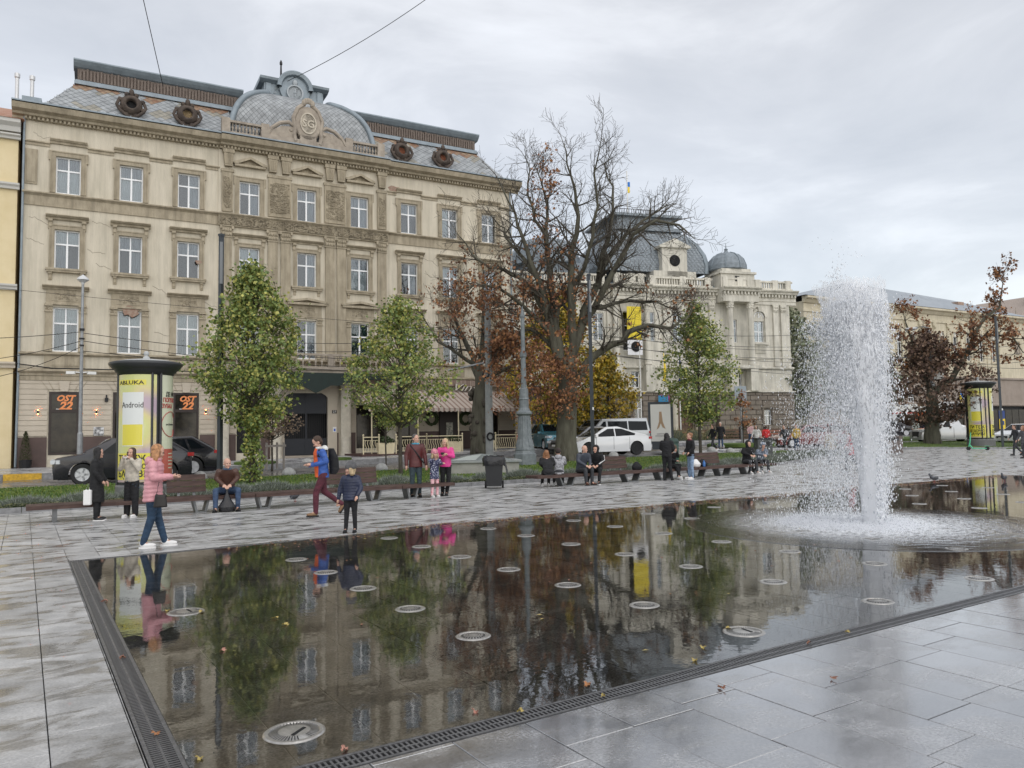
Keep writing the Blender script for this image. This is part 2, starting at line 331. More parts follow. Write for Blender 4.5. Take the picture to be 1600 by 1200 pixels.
for i in range(n+1):
    x = PX0+(PX1-PX0)*i/n; edge.append((x, 12.16+.55*sm(3.0, 6, x)*(1+.9*noise.noise((x*.35, 3, 0)))+.10*noise.noise((x*2.5, 0, 0))))
for i in range(n):
    (xa, ya), (xb, yb) = edge[i], edge[i+1]; g.quad((xa, PY0, .0035), (xb, PY0, .0035), (xb, yb, .0035), (xa, ya, .0035))
g.build('pool_water', wm, kind='structure')
# ---- slotted channels round the pool
def channel(label, x0, y0, x1, y1, w, bars):
    horiz = abs(x1-x0) > abs(y1-y0); r = thing('drain_channel', label, 'drain', (x0, y0, 0)); ln = (x1-x0) if horiz else (y1-y0)
    tr_ = MB(); tr_.box(0, ln, 0, w, -.09, -.075) if horiz else tr_.box(0, w, 0, ln, -.09, -.075); tr_.build('trough', M_BLACK, r)
    fr_ = MB(); e = .02
    for a in (0, w-e):
        fr_.box(0, ln, a, a+e, -.075, .004) if horiz else fr_.box(a, a+e, 0, ln, -.075, .004)
    fr_.box(0, ln, w/2-.006, w/2+.006, -.02, .002) if horiz else fr_.box(w/2-.006, w/2+.006, 0, ln, -.02, .002)
    fr_.build('rail', M_DRAIN, r)
    big = MB(); st = .03; q = 0; t0 = 0; mesh = None
    k = 0; b0 = MB()
    b0.box(-.0065, .0065, e, w-e, -.03, .001) if horiz else b0.box(e, w-e, -.0065, .0065, -.03, .001)
    mesh = b0.mesh('bar', M_DRAIN)
    while q < ln:
        p = (q, 0, 0) if horiz else (0, q, 0)
        if bars[0] <= q < bars[1] and k < 240: link('bar', mesh, r, p); k += 1
        else: big.box(q-.0065, q+.0065, e, w-e, -.03, .001) if horiz else big.box(e, w-e, q-.0065, q+.0065, -.03, .001)
        q += st
    big.build('bar', M_DRAIN, r, kind='stuff')
    return r
channel('long slotted steel drain along the front edge of the shallow pool', .57, 3.765, 30.0, 3.765, .16, (.6, 6.6))
channel('slotted steel drain running away along the left side of the pool', .57, 3.935, .57, 12.15, .16, (.0, 5.4))
channel('narrow slotted drain along the far edge of the pool', .57, 12.17, 30.0, 12.17, .14, (0, 0))
# ---- lawns, kerbs, roads
g = MB(); strip(g, rng(-16, 38.4, 110), lambda x: lawn_lo(x)+.12, C_(30.0), 18, .05, .2); lawn = g.build('lawn', M_GRASS, kind='structure')
g = MB(); strip(g, rng(46.4, 70, 30), lambda x: 28.4-4.5*sm(47, 56, x), C_(32.5), 10, .06, .2); g.build('lawn', M_GRASS, kind='structure')
g = MB(); strip(g, rng(33, 62, 30), C_(43.5), C_(50.0), 4, .08, .2); g.build('lawn', M_GRASS, kind='structure')
g = MB(); strip(g, rng(58, 74, 16), C_(36), C_(40.5), 4, .08, .2); g.build('lawn', M_GRASS, kind='structure')
kr = thing('kerb', 'long grey granite kerb between the paving and the lawn behind the benches', 'kerb')
x = -12
while x < 38.4:
    xe = min(x+1.0, 38.5); mb = MB(); ya, yb = lawn_lo(x), lawn_lo(xe-.012); h0 = hgt(x, ya)
    mb.add([(x, ya, h0-.06), (xe-.012, yb, h0-.06), (xe-.012, yb+.12, h0-.06), (x, ya+.12, h0-.06), (x, ya, h0+.115), (xe-.012, yb, h0+.115), (xe-.012, yb+.12, h0+.12), (x, ya+.12, h0+.12)], [(0, 3, 2, 1), (4, 5, 6, 7), (0, 1, 5, 4), (1, 2, 6, 5), (2, 3, 7, 6), (3, 0, 4, 7)])
    mb.build('kerb_stone', M_KERB, kr); x = xe
def kerbline(label, pts, h=.12, w_=.14, step=1.2, col=M_KERB, alt=None):
    r = thing('kerb', label, 'kerb')
    for (xa, ya), (xb, yb) in zip(pts, pts[1:]):
        n = max(1, int(sqrt((xb-xa)**2+(yb-ya)**2)/step)); a = atan2(yb-ya, xb-xa); ln = sqrt((xb-xa)**2+(yb-ya)**2)/n
        for i in range(n):
            t = (i+.5)/n; x, y = xa+(xb-xa)*t, ya+(yb-ya)*t; mb = MB(); mb.box(-ln/2+.006, ln/2-.006, -w_/2, w_/2, -.15, h)
            mb.build('kerb_stone', (alt if alt and (i % 3 == 1) and x < 2.6 else col), r, (x, y, hgt(x, y)), a)
kerbline('pale kerb stones along the far side of the lawn by the road', [(-14, 30.07), (38.4, 30.07)], .05)
M_YEL = mat('worn_yellow_paint', (.55, .33, .03), .5, var=.3, vs_=9)
kerbline('road kerb below the cream building with two yellow painted stones', [(-14, 37.0), (26, 37.0)], .13, .2, 1.3, alt=M_YEL)
kerbline('low dark kerb round the right lawn by the scooter', [(46.4, 28.3), (49, 27.6), (53, 25.0), (56, 23.9), (70, 23.9)], .12)
kerbline('reddish kerb along the lawn in front of the grey stone museum', [(33, 43.4), (62, 43.4)], .14, .2)
g = MB(); strip(g, rng(-16, 27, 43), C_(37.1), C_(45.2), 6, .10, .2); g.build('pavement', M_SIDE, kind='structure')
g = MB(); strip(g, rng(27, 75, 48), C_(39.5), C_(43.3), 4, .10, .2); g.build('pavement', M_SIDE, kind='structure')
g = MB(); strip(g, rng(30.5, 62, 40), C_(30.3), C_(33.2), 4, .012); g.build('pavement', M_SIDE, kind='structure')
g = MB(); strip(g, rng(57, 110, 30), C_(52), C_(63), 4, .10, .2); g.build('pavement', M_SIDE, kind='structure')
# raised tree islands in the pale pavement
for (x, y, a) in ((39.9, 34.6, 2.2), (50, 37.5, 2.0), (9.6, 38.5, 1.0), (13.5, 38.3, .9)):
    mb = MB(); mb.lathe([(a, -.1), (a, .1), (a-.12, .13), (0.001, .14)], 20); o = mb.build('planting_bed', [M_GRASS], None, (x, y, hgt(x, y)+.1), kind='structure')
# ---- nozzle covers on their grid
def nozzle_mesh(r, slots):
    rim = MB(); rim.lathe([(r+.012, -.01), (r+.012, .004), (r, .012), (r-.02, .012), (r-.026, .007)], 40); rim2 = rim.mesh('rim', M_STEEL)
    pl = MB(); pl.lathe([(r-.02, .006), (r*.55, .013), (r*.3, .014), (0.001, .014)], 40); plate = pl.mesh('cover_plate', M_STEEL)
    sl_ = MB(); k = 44 if slots else 24
    for i in range(k):
        a = 2*pi*i/k
        if slots and .9 < a < 1.35: continue
        r0, r1 = (r*.55, r*.9) if slots else (r*.60, r*.74)
        wd = .0026 if slots else .006
        d = Vector((cos(a), sin(a), 0)); p = Vector((-sin(a), cos(a), 0))*wd; z = Vector((0, 0, .0165)); z2 = Vector((0, 0, .0105))
        sl_.quad(tuple(d*r0-p+z), tuple(d*r1-p+z2), tuple(d*r1+p+z2), tuple(d*r0+p+z))
    if slots: sl_.bx((.0, .03, .0155), (r*.75, .02, .003), .1)
    else:
        for rr in (.30, .44): 
            sl_.lathe([(r*rr, .0148), (r*rr+.004, .0152)], 24, cap=False)
    return rim2, plate, sl_.mesh('slots', M_BLACK)
nz_s, nz_b = nozzle_mesh(.135, False), nozzle_mesh(.16, True)
ORD = 'first second third fourth fifth sixth seventh eighth ninth tenth eleventh'.split()
GX = [3.13, 4.99, 6.84, 8.69, 10.55, 12.43, 14.25, 16.05, 17.85, 19.6, 21.4]; GY = [4.36, 5.56, 6.77, 7.97, 9.18, 10.38, 11.57]
def nozzle(x, y, big, label, group=None):
    r = thing('nozzle_cover', label, 'fountain nozzle', (x, y, -.002), random.uniform(0, 6), group)
    for nm_, me in zip(('rim', 'cover_plate', 'slots'), nz_b if big else nz_s): link(nm_, me, r)
nozzle(1.31, 4.38, True, 'large slotted steel nozzle cover nearest the camera in the dark pool')
nozzle(4.98, 4.36, True, 'large slotted steel nozzle cover holding fallen leaves beside the long front drain')
nozzle(1.34, 7.95, True, 'half drowned slotted steel cover under yellow leaves near the left drain')
for i, x in enumerate(GX):
    for j, y in enumerate(GY):
        if (x, y) in ((4.99, 4.36),) or (i == 0 and j in (0, 6)) or (i == 5 and j == 3): continue
        if (i, j) not in ((0, 1), (0, 2), (1, 1), (1, 2)) and random.random() < 0: continue
        lab = {(0, 1): 'round steel nozzle cover in the middle foreground of the pool', (0, 2): 'second round steel nozzle cover back from the foreground one in its row', (1, 1): 'round steel nozzle cover to the right in the foreground row of the pool', (1, 2): 'round steel nozzle cover lying in the reflection of the dark tree trunk'}.get((i, j))
        nozzle(x, y, False, lab or f'steel nozzle cover, {ORD[j]} back from the front drain in the {ORD[i]} line from left', 'nozzle covers on their grid in the pool')
# ================================================================= cream four-storey building
A1 = radians(3.957); NV = Vector((sin(A1), cos(A1), 0)); TV = Vector((cos(A1), -sin(A1), 0))
H0 = NV*45 - TV*3.4
M_PL = mat('cream_plaster', (.48, .435, .345), .85, var=.0, vs_=1.1, bump=.25, bs=16, col2=(.585, .53, .43), stretch=(1.6, 1, .45), detail=9)
M_TR = mat('tan_trim', (.27, .23, .165), .85, bump=.3, bs=18, vs_=2.2, col2=(.40, .345, .255), stretch=(1, 1, .5))
streaks(M_PL, .89, 1.04); streaks(M_TR, .80, 1.07)
M_GF = mat('ground_floor_plaster', (.44, .385, .31), .85, bump=.1, vs_=.9, col2=(.52, .46, .375))
M_BR = mat('brown_plinth_paint', (.085, .055, .048), .6, var=.15, vs_=1.5)
M_WF = mat('white_window_frame', (.78, .79, .80), .4)
M_GL = mat('window_glass', (.035, .042, .05), .04, spec=.9, ior=1.6)
M_CU = mat('net_curtain', (.30, .32, .35), .6, var=.45, vs_=5, stretch=(7, 1, .25))
M_CUW = mat('pale_blind', (.62, .63, .62), .6, var=.08, vs_=3)
M_CUG = mat('green_curtain', (.06, .13, .10), .6, var=.3, vs_=5, stretch=(7, 1, .25))
M_CUB = mat('dark_red_curtain', (.08, .03, .03), .6, var=.3)
M_SL = mat('grey_slate', (.285, .30, .31), .42, var=.28, vs_=2.2, bump=.1)
M_RUST = mat('rusty_slate', (.20, .10, .06), .7, vs_=3, col2=(.30, .23, .16))
M_SLW = mat('ochre_stained_slate', (.27, .255, .215), .5, var=.2, vs_=2)
M_ZINC = mat('zinc_sheet', (.22, .26, .29), .45, .25, var=.15, vs_=2)
M_DOR = mat('brown_weathered_zinc', (.04, .03, .025), .75, vs_=3, col2=(.10, .075, .058), bump=.3)
M_ORN = mat('brown_frieze', (.13, .10, .085), .85, vs_=5, col2=(.20, .165, .14), stretch=(3, 1, .6), bump=.5, bs=14)
M_STN = mat('weathered_stone', (.38, .33, .27), .85, vs_=2.5, col2=(.24, .205, .17), bump=.3, bs=18)
M_IRON = mat('dark_iron', (.018, .018, .02), .5, .3)
M_DGRN = mat('dark_green_canvas', (.004, .015, .012), .55, var=.2)
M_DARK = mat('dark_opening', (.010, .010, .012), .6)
M_DKGL = mat('dark_shop_glass', (.008, .008, .008), .08, spec=.4, vs_=2.0, col2=(.035, .03, .022))
M_BFR = mat('dark_brown_frame', (.03, .02, .017), .5)
M_ORG = mat('orange_lettering', (.75, .26, .09), .5)
M_WHT = mat('white_paint', (.72, .72, .70), .5)
M_CREAMP = mat('cream_paint', (.62, .54, .36), .5, var=.08)
M_LAMPG = mat('warm_lamp', (1, .6, .25), .5, emit=((1, .62, .28), 9.0))
M_FLUT = mat('pale_column_plaster', (.52, .48, .40), .8, var=.1)

hb = thing('apartment_building', 'long cream four-storey building with a grey domed mansard roof and shops below', 'building', H0, -A1)
# openings
UW = [(1.43, 2.56), (4.35, 5.49), (7.2, 8.34), (10.43, 11.55), (13.68, 14.8), (16.9, 18.02), (20.13, 21.22), (22.94, 24.03), (25.8, 26.85)]
R4, R3, R2 = (14.38, 16.3), (10.44, 12.48), (6.2, 8.47)
holes = []
for i, (a, b) in enumerate(UW):
    holes += [(a, b, *R4), (a, b, *R3), (a, b, *R2)]
gf = [(1.34, 2.66, .96, 4.15), (4.2, 5.6, .9, 4.15), (7.09, 8.37, .8, 4.15), (10.35, 11.6, .8, 3.9), (12.95, 15.45, .55, 4.2), (17.2, 19.0, .9, 3.5), (20.0, 21.2, .9, 3.4), (22.6, 23.75, .6, 3.4), (25.2, 26.8, .9, 3.4)]
holes += gf
mb = lines_hole(0, 28.1, .2, 18.0, holes, .24)
for (x0, x1) in ((0, 0), (28.1, 28.1)): mb.quad((x0, 0, .2), (x0, 16, .2), (x0, 16, 18.0), (x0, 0, 18.0))
mb.build('wall', M_PL, hb)
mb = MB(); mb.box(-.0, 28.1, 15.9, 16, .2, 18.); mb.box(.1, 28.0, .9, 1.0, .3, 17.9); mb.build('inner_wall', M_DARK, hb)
# windows
def win_meshes(w_, h_, tilt=.36, mat_=None, tr_=.07):
    f = MB(); e = .065
    f.box(0, w_, -.0, .07, 0, e); f.box(0, w_, 0, .07, h_-e, h_); f.box(0, e, .0, .07, e, h_-e); f.box(w_-e, w_, 0, .07, e, h_-e)
    zt = h_*(1-tilt); f.box(e, w_-e, .004, .066, zt-.04, zt+.04); f.box(w_/2-.045, w_/2+.045, -.012, .066, e, zt-.04); f.box(w_/2-.03, w_/2+.03, .002, .066, zt+.04, h_-e)
    fm = fixn_mesh(f, mat_ or M_WF)
    ps = []
    for (a, b, c, d) in ((e, w_/2-.045, e, zt-.04), (w_/2+.045, w_-e, e, zt-.04), (e, w_/2-.03, zt+.04, h_-e), (w_/2+.03, w_-e, zt+.04, h_-e)):
        p = MB(); p.box(a, b, .030, .040, c, d); ps.append(p)
    return fm, ps
def fixn_mesh(mb, m): return mb.mesh('frame', m)
mg = bpy.data.materials.new('clear_glass'); mg.use_nodes = True; t = mg.node_tree; t.nodes.clear()
o_ = t.nodes.new('ShaderNodeOutputMaterial'); ms_ = t.nodes.new('ShaderNodeMixShader'); a_ = t.nodes.new('ShaderNodeBsdfTransparent'); b_ = t.nodes.new('ShaderNodeBsdfGlossy'); f_ = t.nodes.new('ShaderNodeFresnel')
a_.inputs[0].default_value = (.82, .86, .88, 1); b_.inputs['Roughness'].default_value = .02; f_.inputs['IOR'].default_value = 1.75
t.links.new(f_.outputs[0], ms_.inputs[0]); t.links.new(a_.outputs[0], ms_.inputs[1]); t.links.new(b_.outputs[0], ms_.inputs[2]); t.links.new(ms_.outputs[0], o_.inputs[0])
wc = {}
def window(par, x, z, w_, h_, y=.13, curtains=(0, 0, 0, 0), frame=None, tilt=.36):
    key = (round(w_, 1), round(h_, 2), frame, tilt)
    if key not in wc:
        fm, ps = win_meshes(w_, h_, tilt, frame); wc[key] = (fm, [p.mesh('pane', mg) for p in ps])
    fm, pm = wc[key]
    f = link('window', fm, par, (x, y, z))
    for p in pm: link('pane', p, f)
    e = .07; zt = h_*(1-tilt)
    cc = MB(); ms = [M_CU, M_CUG, M_CUB, M_DARK, M_CUW]
    # hanging cloth in folds behind the glass
    for q, (a, b, c, d) in enumerate(((e, w_/2, e, zt), (w_/2, w_-e, e, zt), (e, w_/2, zt, h_-e), (w_/2, w_-e, zt, h_-e))):
        k = curtains[q]
        if k == 3: continue
        cc.mi = k; n = 9
        for i in range(n):
            xa, xb = a+(b-a)*i/n, a+(b-a)*(i+1)/n; ya, yb = .12+.02*(i % 2), .12+.02*((i+1) % 2)
            cc.quad((xa, ya, c), (xb, yb, c), (xb, yb, d), (xa, ya, d))
    if cc.f: cc.build('curtain', ms, f)
    return f
random.seed(3)
for i, (a, b) in enumerate(UW):
    for (z0, z1), r in ((R4, 4), (R3, 3), (R2, 2)):
        cu = random.choice([(0, 0, 0, 0), (4, 4, 0, 0), (3, 0, 0, 0), (3, 0, 3, 0), (0, 3, 4, 4), (3, 3, 0, 0), (4, 3, 4, 3)]) if r != 2 else random.choice([(0, 0, 0, 0), (4, 4, 0, 0), (0, 0, 4, 4)])
        if (r, i) == (2, 4): cu = (3, 0, 2, 0)
        if (r, i) == (2, 5): cu = (1, 1, 1, 1)
        if r == 4 and i in (3, 4, 5): cu = (3, 0, 0, 0)
        if (r, i) in ((2, 7), (2, 8)): cu = (3, 3, 3, 0)
        window(hb, a, z0, b-a, z1-z0, .13, cu)
# trim pieces, one mesh per kind, instanced as parts
def surround(w_, h_, e, ears=.0):
    m = MB(); y0 = -.07
    m.box(-e, 0, y0, .0, 0, h_+e); m.box(w_, w_+e, y0, .0, 0, h_+e); m.box(0, w_, y0, .0, h_, h_+e)
    m.box(-e-.0, -e+.06, y0-.03, y0, 0, h_+e); m.box(w_+e-.06, w_+e, y0-.03, y0, 0, h_+e); m.box(-e+.06, w_+e-.06, y0-.03, y0, h_+e-.06, h_+e)
    if ears: m.box(-e-ears, -e, y0-.03, 0, h_-.25, h_+e); m.box(w_+e, w_+e+ears, y0-.03, 0, h_-.25, h_+e)
    return m
def hood(w_, d=.32, h_=.26):
    m = MB(); m.prism([(0, 0), (-d*.35, 0), (-d*.45, h_*.35), (-d*.8, h_*.55), (-d*.85, h_*.7), (-d, h_*.75), (-d, h_*.92), (0, h_)], 0, w_, 'x'); return m
def bracket(w_=.2, h_=.5, d=.22):
    m = MB(); m.prism([(0, 0), (-d*.3, 0.02), (-d*.45, h_*.3), (-d*.5, h_*.6), (-d, h_*.8), (-d, h_), (0, h_)], 0, w_, 'x'); m.box(.04, w_-.04, -d*.62, -d*.42, h_*.25, h_*.7); return m
def scroll(mb, x0, x1, z0, z1, n, r=.022, y=-.03, seed=1):
    rd = random.Random(seed)
    for i in range(n):
        cx, cz = rd.uniform(x0, x1), rd.uniform(z0, z1); R = rd.uniform(.05, .12); a0 = rd.uniform(0, 6.3); pts = []; s_ = rd.choice((-1, 1))
        for k in range(7):
            t = k/6; a = a0+s_*t*4.6; rr = R*(1-.65*t); px, pz = cx+rr*cos(a), cz+rr*sin(a)
            pts.append((min(max(px, x0), x1), y, min(max(pz, z0), z1)))
        mb.tube(pts, [r*(1-.4*k/6) for k in range(7)], 4)
    return mb
def pediment(w_, h_=.62, d=.3):
    m = MB(); m.prism([(-.05, 0), (w_+.05, 0), (w_+.05, .13), (-.05, .13)], -d, 0, 'y')
    m.add([], [])
    for s_ in (0, 1):
        f = lambda x: (w_-x) if s_ else x
        pts = [(f(-.12), .13), (f(0.18), .13), (f(w_/2), h_-.13), (f(w_/2), h_), ]
        pts = [(f(-.12), .13), (f(.12), .13), (f(w_/2), h_-.14), (f(w_/2), h_), (f(-.12), .22)]
        m.prism(pts, -d-.03, 0, 'y')
    m.prism([(.12, .13), (w_-.12, .13), (w_/2, h_-.14)], -.08, 0, 'y'); return m
W = 1.12
S4 = surround(W, R4[1]-R4[0], .26, .07).mesh('surround', M_TR); S3 = surround(W, R3[1]-R3[0], .24).mesh('surround', M_TR)
HD4 = hood(1.68, .25, .25).mesh('hood', M_TR); HD3 = hood(1.92, .34, .24).mesh('hood', M_TR); HD2 = hood(2.08, .36, .2).mesh('hood', M_TR)
BRK = bracket().mesh('bracket', M_TR); BRS = bracket(.16, .42, .16).mesh('bracket', M_TR)
PD4 = pediment(1.62, .6).mesh('pediment', M_TR); PD2 = pediment(2.2, .42).mesh('pediment', M_TR)
m = MB(); m.box(0, 1.84, -.24, 0, .03, .13); m.box(.04, 1.80, -.2, 0, -.07, .03); SILL = m.mesh('sill', M_TR)
m = MB(); m.box(0, .3, -.09, 0, 0, 2.27); m.box(-.03, .33, -.13, 0, 0, .35); m.box(-.03, .33, -.14, 0, 2.0, 2.08); scroll(m, 0.02, .28, 2.1, 2.3, 5, .025, -.12, 4); m.box(-.04, .34, -.16, 0, 2.3, 2.37); PIL2 = m.mesh('pilaster', M_TR)
m = MB(); m.box(0, 1.74, -.07, 0, 0, .78); m.box(-.03, 1.77, -.13, 0, 0, .09); m.box(.25, 1.49, -.09, -.07, .2, .68); scroll(m, .35, 1.4, .28, .62, 26, .02, -.10, 8); FRZ = m.mesh('frieze_panel', M_TR)
m = MB(); m.box(0, 1.8, -.06, 0, 0, .62); m.box(.28, 1.52, -.09, -.06, .1, .52); m.box(.34, 1.46, -.1, -.09, .16, .46); APR = m.mesh('apron_panel', M_TR)
for i, (a, b) in enumerate(UW):
    mid = i in (3, 4, 5)
    link('surround', S4, hb, (a, 0, R4[0])); link('surround', S3, hb, (a, 0, R3[0]))
    if mid: link('pediment', PD4, hb, (a-.25, 0, 17.08))
    else: link('hood', HD4, hb, (a-.28, 0, 16.93))
    link('hood', HD3, hb, (a-.40, 0, 12.97))
    for dx in (-.29, W+.09): link('bracket', BRK, hb, (a+dx, 0, 12.47))
    link('sill', SILL, hb, (a-.36, 0, 10.32))
    for dx in (-.24, W+.05): link('bracket', BRS, hb, (a+dx, 0, 9.83))
    for dx in (-.34, W+.04): link('pilaster', PIL2, hb, (a+dx, 0, R2[0]))
    link('frieze_panel', FRZ, hb, (a-.31, 0, 8.58))
    if i in (4, 5, 3): link('pediment', PD2, hb, (a-.54, 0, 9.36))
    else: link('hood', HD2, hb, (a-.48, 0, 9.36))
    link('apron_panel', APR, hb, (a-.34, 0, 5.36))
# string courses & cornices (profile swept along the front)
def course(name, z, prof, segs=((0, 9.35, 0), (9.35, 19.2, .14), (19.2, 28.1, 0)), m_=M_TR, ex=0.):
    for a, b, p in segs:
        g = MB(); g.prism([(y-p if y < 0 else y, z+dz) for y, dz in prof], a-(ex if a == 0 else 0), b+(ex if b == 28.1 else 0), 'x'); g.build(name, m_, hb)
course('string_course', 13.62, [(0, 0), (-.06, 0), (-.06, .5), (-.12, .56), (-.2, .62), (-.2, .68), (0, .74)])
course('string_course', 5.98, [(0, 0), (-.1, 0), (-.2, .06), (-.2, .12), (0, .18)])
course('string_course', 4.72, [(0, 0), (-.08, 0), (-.08, .2), (-.13, .24), (-.13, .34), (-.3, .45), (-.3, .52), (0, .62)])
course('string_course', 16.72, [(0, 0), (-.05, 0), (-.05, .12), (-.12, .16), (-.12, .22), (0, .26)], ((0, 1.15, 0), (2.85, 4.07, 0), (5.77, 6.92, 0), (8.62, 9.35, 0), (19.2, 19.85, 0), (21.5, 22.66, 0), (24.3, 25.5, 0), (27.15, 28.1, 0)))
course('cornice', 17.98, [(0, 0), (-.12, 0), (-.12, .12), (-.34, .16), (-.38, .26), (-.62, .36), (-.68, .52), (-.72, .62), (0, .66)], ex=.5)
course('gutter', 18.60, [(0, .045), (-.70, .045), (-.76, .05), (-.76, .12), (0, .16)], m_=M_ZINC, ex=.5)
g = MB(); x = .03
while x < 28.1:
    p = .14 if 9.35 < x < 19.2 else 0; g.box(x, x+.1, -.24-p, -.12-p, 17.98, 18.12); x += .19
g.build('dentils', M_TR, hb, kind='stuff')
# centre bay: body, pilasters, reliefs, frieze
g = lines_hole(9.35, 19.2, 6.15, 17.98, [(a, b, *R) for (a, b) in UW[3:6] for R in ((R4[0]-.0, R4[1]+.0), R3, (R2[0], R2[1]))], .06, -.06); g.box(9.29, 9.35, -.06, 0, 6.15, 17.98); g.box(19.2, 19.26, -.06, 0, 6.15, 17.98); g.build('centre_bay', M_PL, hb)
def corinth(par, x, w_, z0, z1, y=-.06):
    g = MB(); g.box(x, x+w_, y-.12, y, z0, z1-.65); g.box(x-.04, x+w_+.04, y-.16, y, z1-.68, z1-.62)
    g.prism([(x, z1-.62), (x+w_, z1-.62), (x+w_+.08, z1-.06), (x-.08, z1-.06)], y-.16, y, 'y'); g.box(x-.1, x+w_+.1, y-.22, y, z1-.06, z1)
    for k in range(4):
        for r_ in range(2): g.ball((x+w_*(k+.5)/4, y-.18, z1-.5+.24*r_), .085, 6, 4, (1, .7, 1.2))
    for s_ in (0, 1): g.lathe([(.001, -.05), (.08, -.05), (.08, .05), (.001, .05)], 8, (x+(w_+.04 if s_ else -.04), y-.2, z1-.14), 'y')
    g.build('pilaster', M_TR, par)
for x in (9.46, 11.99, 12.72, 15.32, 16.02, 18.56): corinth(hb, x, .55, 6.16, 13.6)
g = MB(); g.box(9.3, 19.25, -.20, -.06, 13.58, 14.2); g.box(9.3, 19.25, -.3, -.06, 14.2, 14.3); scroll(g, 9.4, 19.15, 13.66, 14.12, 420, .038, -.225, 5); g.build('carved_frieze', M_TR, hb)
for x0, x1 in ((9.47, 10.05), (12.0, 13.3), (15.28, 16.56), (18.56, 19.14)):
    g = MB(); g.box(x0, x1, -.16, -.06, 14.42, 16.7); scroll(g, x0+.12, x1-.12, 14.65, 16.4, int(130*(x1-x0)), .036, -.185, int(x0*7)); g.box(x0-.05, x1+.05, -.2, -.06, 16.7, 16.86)
    for q in (x0, x1-.06): g.box(q, q+.06, -.19, -.16, 14.5, 16.6)
    g.build('relief_panel', M_TR, hb)
for x in (9.55, 12.0, 12.75, 15.33, 16.03, 18.6):
    g = MB(); g.prism([(x+.05, 17.0), (x+.45, 17.0), (x+.52, 17.75), (x-.02, 17.75)], -.3, -.06, 'y'); g.box(x-.06, x+.56, -.34, -.06, 17.75, 17.97)
    for k in range(4): g.box(x+.07+k*.1, x+.12+k*.1, -.33, -.3, 17.1, 17.65)
    g.build('fluted_block', M_TR, hb)
g = MB(); g.box(.08, .62, -.05, 0, 14.7, 16.5); g.box(.16, .54, -.07, -.05, 14.8, 16.4); g.build('wall_panel', M_TR, hb)
# ground floor: banded courses, each band a block course between openings
segs = [(0, 1.28), (2.72, 4.14), (5.66, 7.03), (8.43, 9.2), (9.95, 10.3), (11.65, 12.2), (15.55, 16.1), (16.85, 17.14), (19.06, 19.94), (21.26, 22.54), (23.81, 25.14), (26.86, 28.1)]
z = 1.9; q = 0
while z < 4.68:
    ze = min(z+.262, 4.70)
    ss = segs if z < 4.15 else [(0, 9.2), (9.95, 12.2), (15.55, 16.1), (16.85, 28.1)]
    if z < 3.2:
        pass
    for a, b in ss:
        g = MB(); g.box(a, b, -.055, 0, z+.022, ze-.0); g.build('stone_course', M_GF, hb)
    z += .262
# keystones above the shop openings
for a, b in ((1.34, 2.66), (4.2, 5.6), (7.09, 8.37)):
    c = (a+b)/2; g = MB(); g.prism([(c-.17, 4.16), (c+.17, 4.16), (c+.24, 4.70), (c-.24, 4.70)], -.12, -.055, 'y'); g.build('keystone', M_GF, hb)
    for s_ in (-1, 1):
        for k in (1, 2): g = MB(); g.prism([(c+s_*(.22+.22*k), 4.2), (c+s_*(.24+.22*k), 4.2), (c+s_*(.42+.30*k), 4.70), (c+s_*(.40+.30*k), 4.70)], -.075, -.055, 'y'); fixn(g.build('joint_rib', M_TR, hb))
for a, b in segs: g = MB(); g.box(a, b, -.07, 0, .2, 1.86); g.build('plinth', M_BR, hb)
# shop doors with OST 22 panels
def label_on(par, name, s_, size, c, m_, shear=0., bold=0., n='y'):
    vs, fs = text(s_, size, .006, bold, shear=shear); mb = MB(); mb.add([(c[0]+x, c[1]-zz, c[2]+y) for x, y, zz in vs], fs); return mb.build(name, m_, par)
M_DGL = mg
for i, (a, b, c, d) in enumerate(gf[:3]):
    f = MB(); e = .1
    f.box(a, b, -.03, .1, d-e, d); f.box(a, a+e, -.03, .1, c, d-e); f.box(b-e, b, -.03, .1, c, d-e); f.box(a+e, b-e, -.03, .1, c, c+.12); f.box(a+e, b-e, -.03, .1, d-1.06, d-.9)
    fr_ = f.build('shop_door', M_BFR, hb)
    p = MB(); p.box(a+e, b-e, .03, .04, c+.12, d-1.06); p.build('pane', M_DKGL, fr_); p = MB(); p.box(a+e, b-e, .03, .04, d-.9, d-e); p.build('sign_pane', M_DKGL, fr_)
    if i != 1:
        label_on(fr_, 'lettering', 'OST', .42, ((a+b)/2+.04, -.0, d-.47), M_ORG, .3, .018); label_on(fr_, 'lettering', '22', .56, ((a+b)/2+.05, -.0, d-.90), M_ORG, .3, .024)
        g = MB(); g.bx(((a+b)/2-.15, .0, d-.88), (.4, .01, .03)); g.build('underline', M_WHT, fr_)
for x in (.88, 3.45, 8.72):
    g = MB(); g.lathe([(.035, -.09), (.035, .09)], 10, (x, -.13, 3.12)); g.box(x-.02, x+.02, -.12, -.05, 3.08, 3.16); l = g.build('wall_lamp', M_IRON, hb)
    for s_ in (-1, 1): g = MB(); g.lathe([(.001, 0), (.03, 0)], 10, (x, -.13, 3.12+s_*.092)); g.ball((x, -.13, 3.12+s_*.10), .028, 8, 4, (1, 1, .3)); g.build('bulb', M_LAMPG, l)
g = MB(); g.box(3.33, 3.8, -.09, -.07, 1.9, 2.35); o = g.build('poster', mat('black_white_poster', (.02, .02, .02), .5, vs_=7, col2=(.7, .7, .7)), hb)
g = MB(); g.box(3.82, 3.98, -.16, -.06, 3.65, 3.85); g.lathe([(.04, 0), (.03, .14)], 8, (3.9, -.13, 3.86)); g.build('alarm_box', M_IRON, hb)
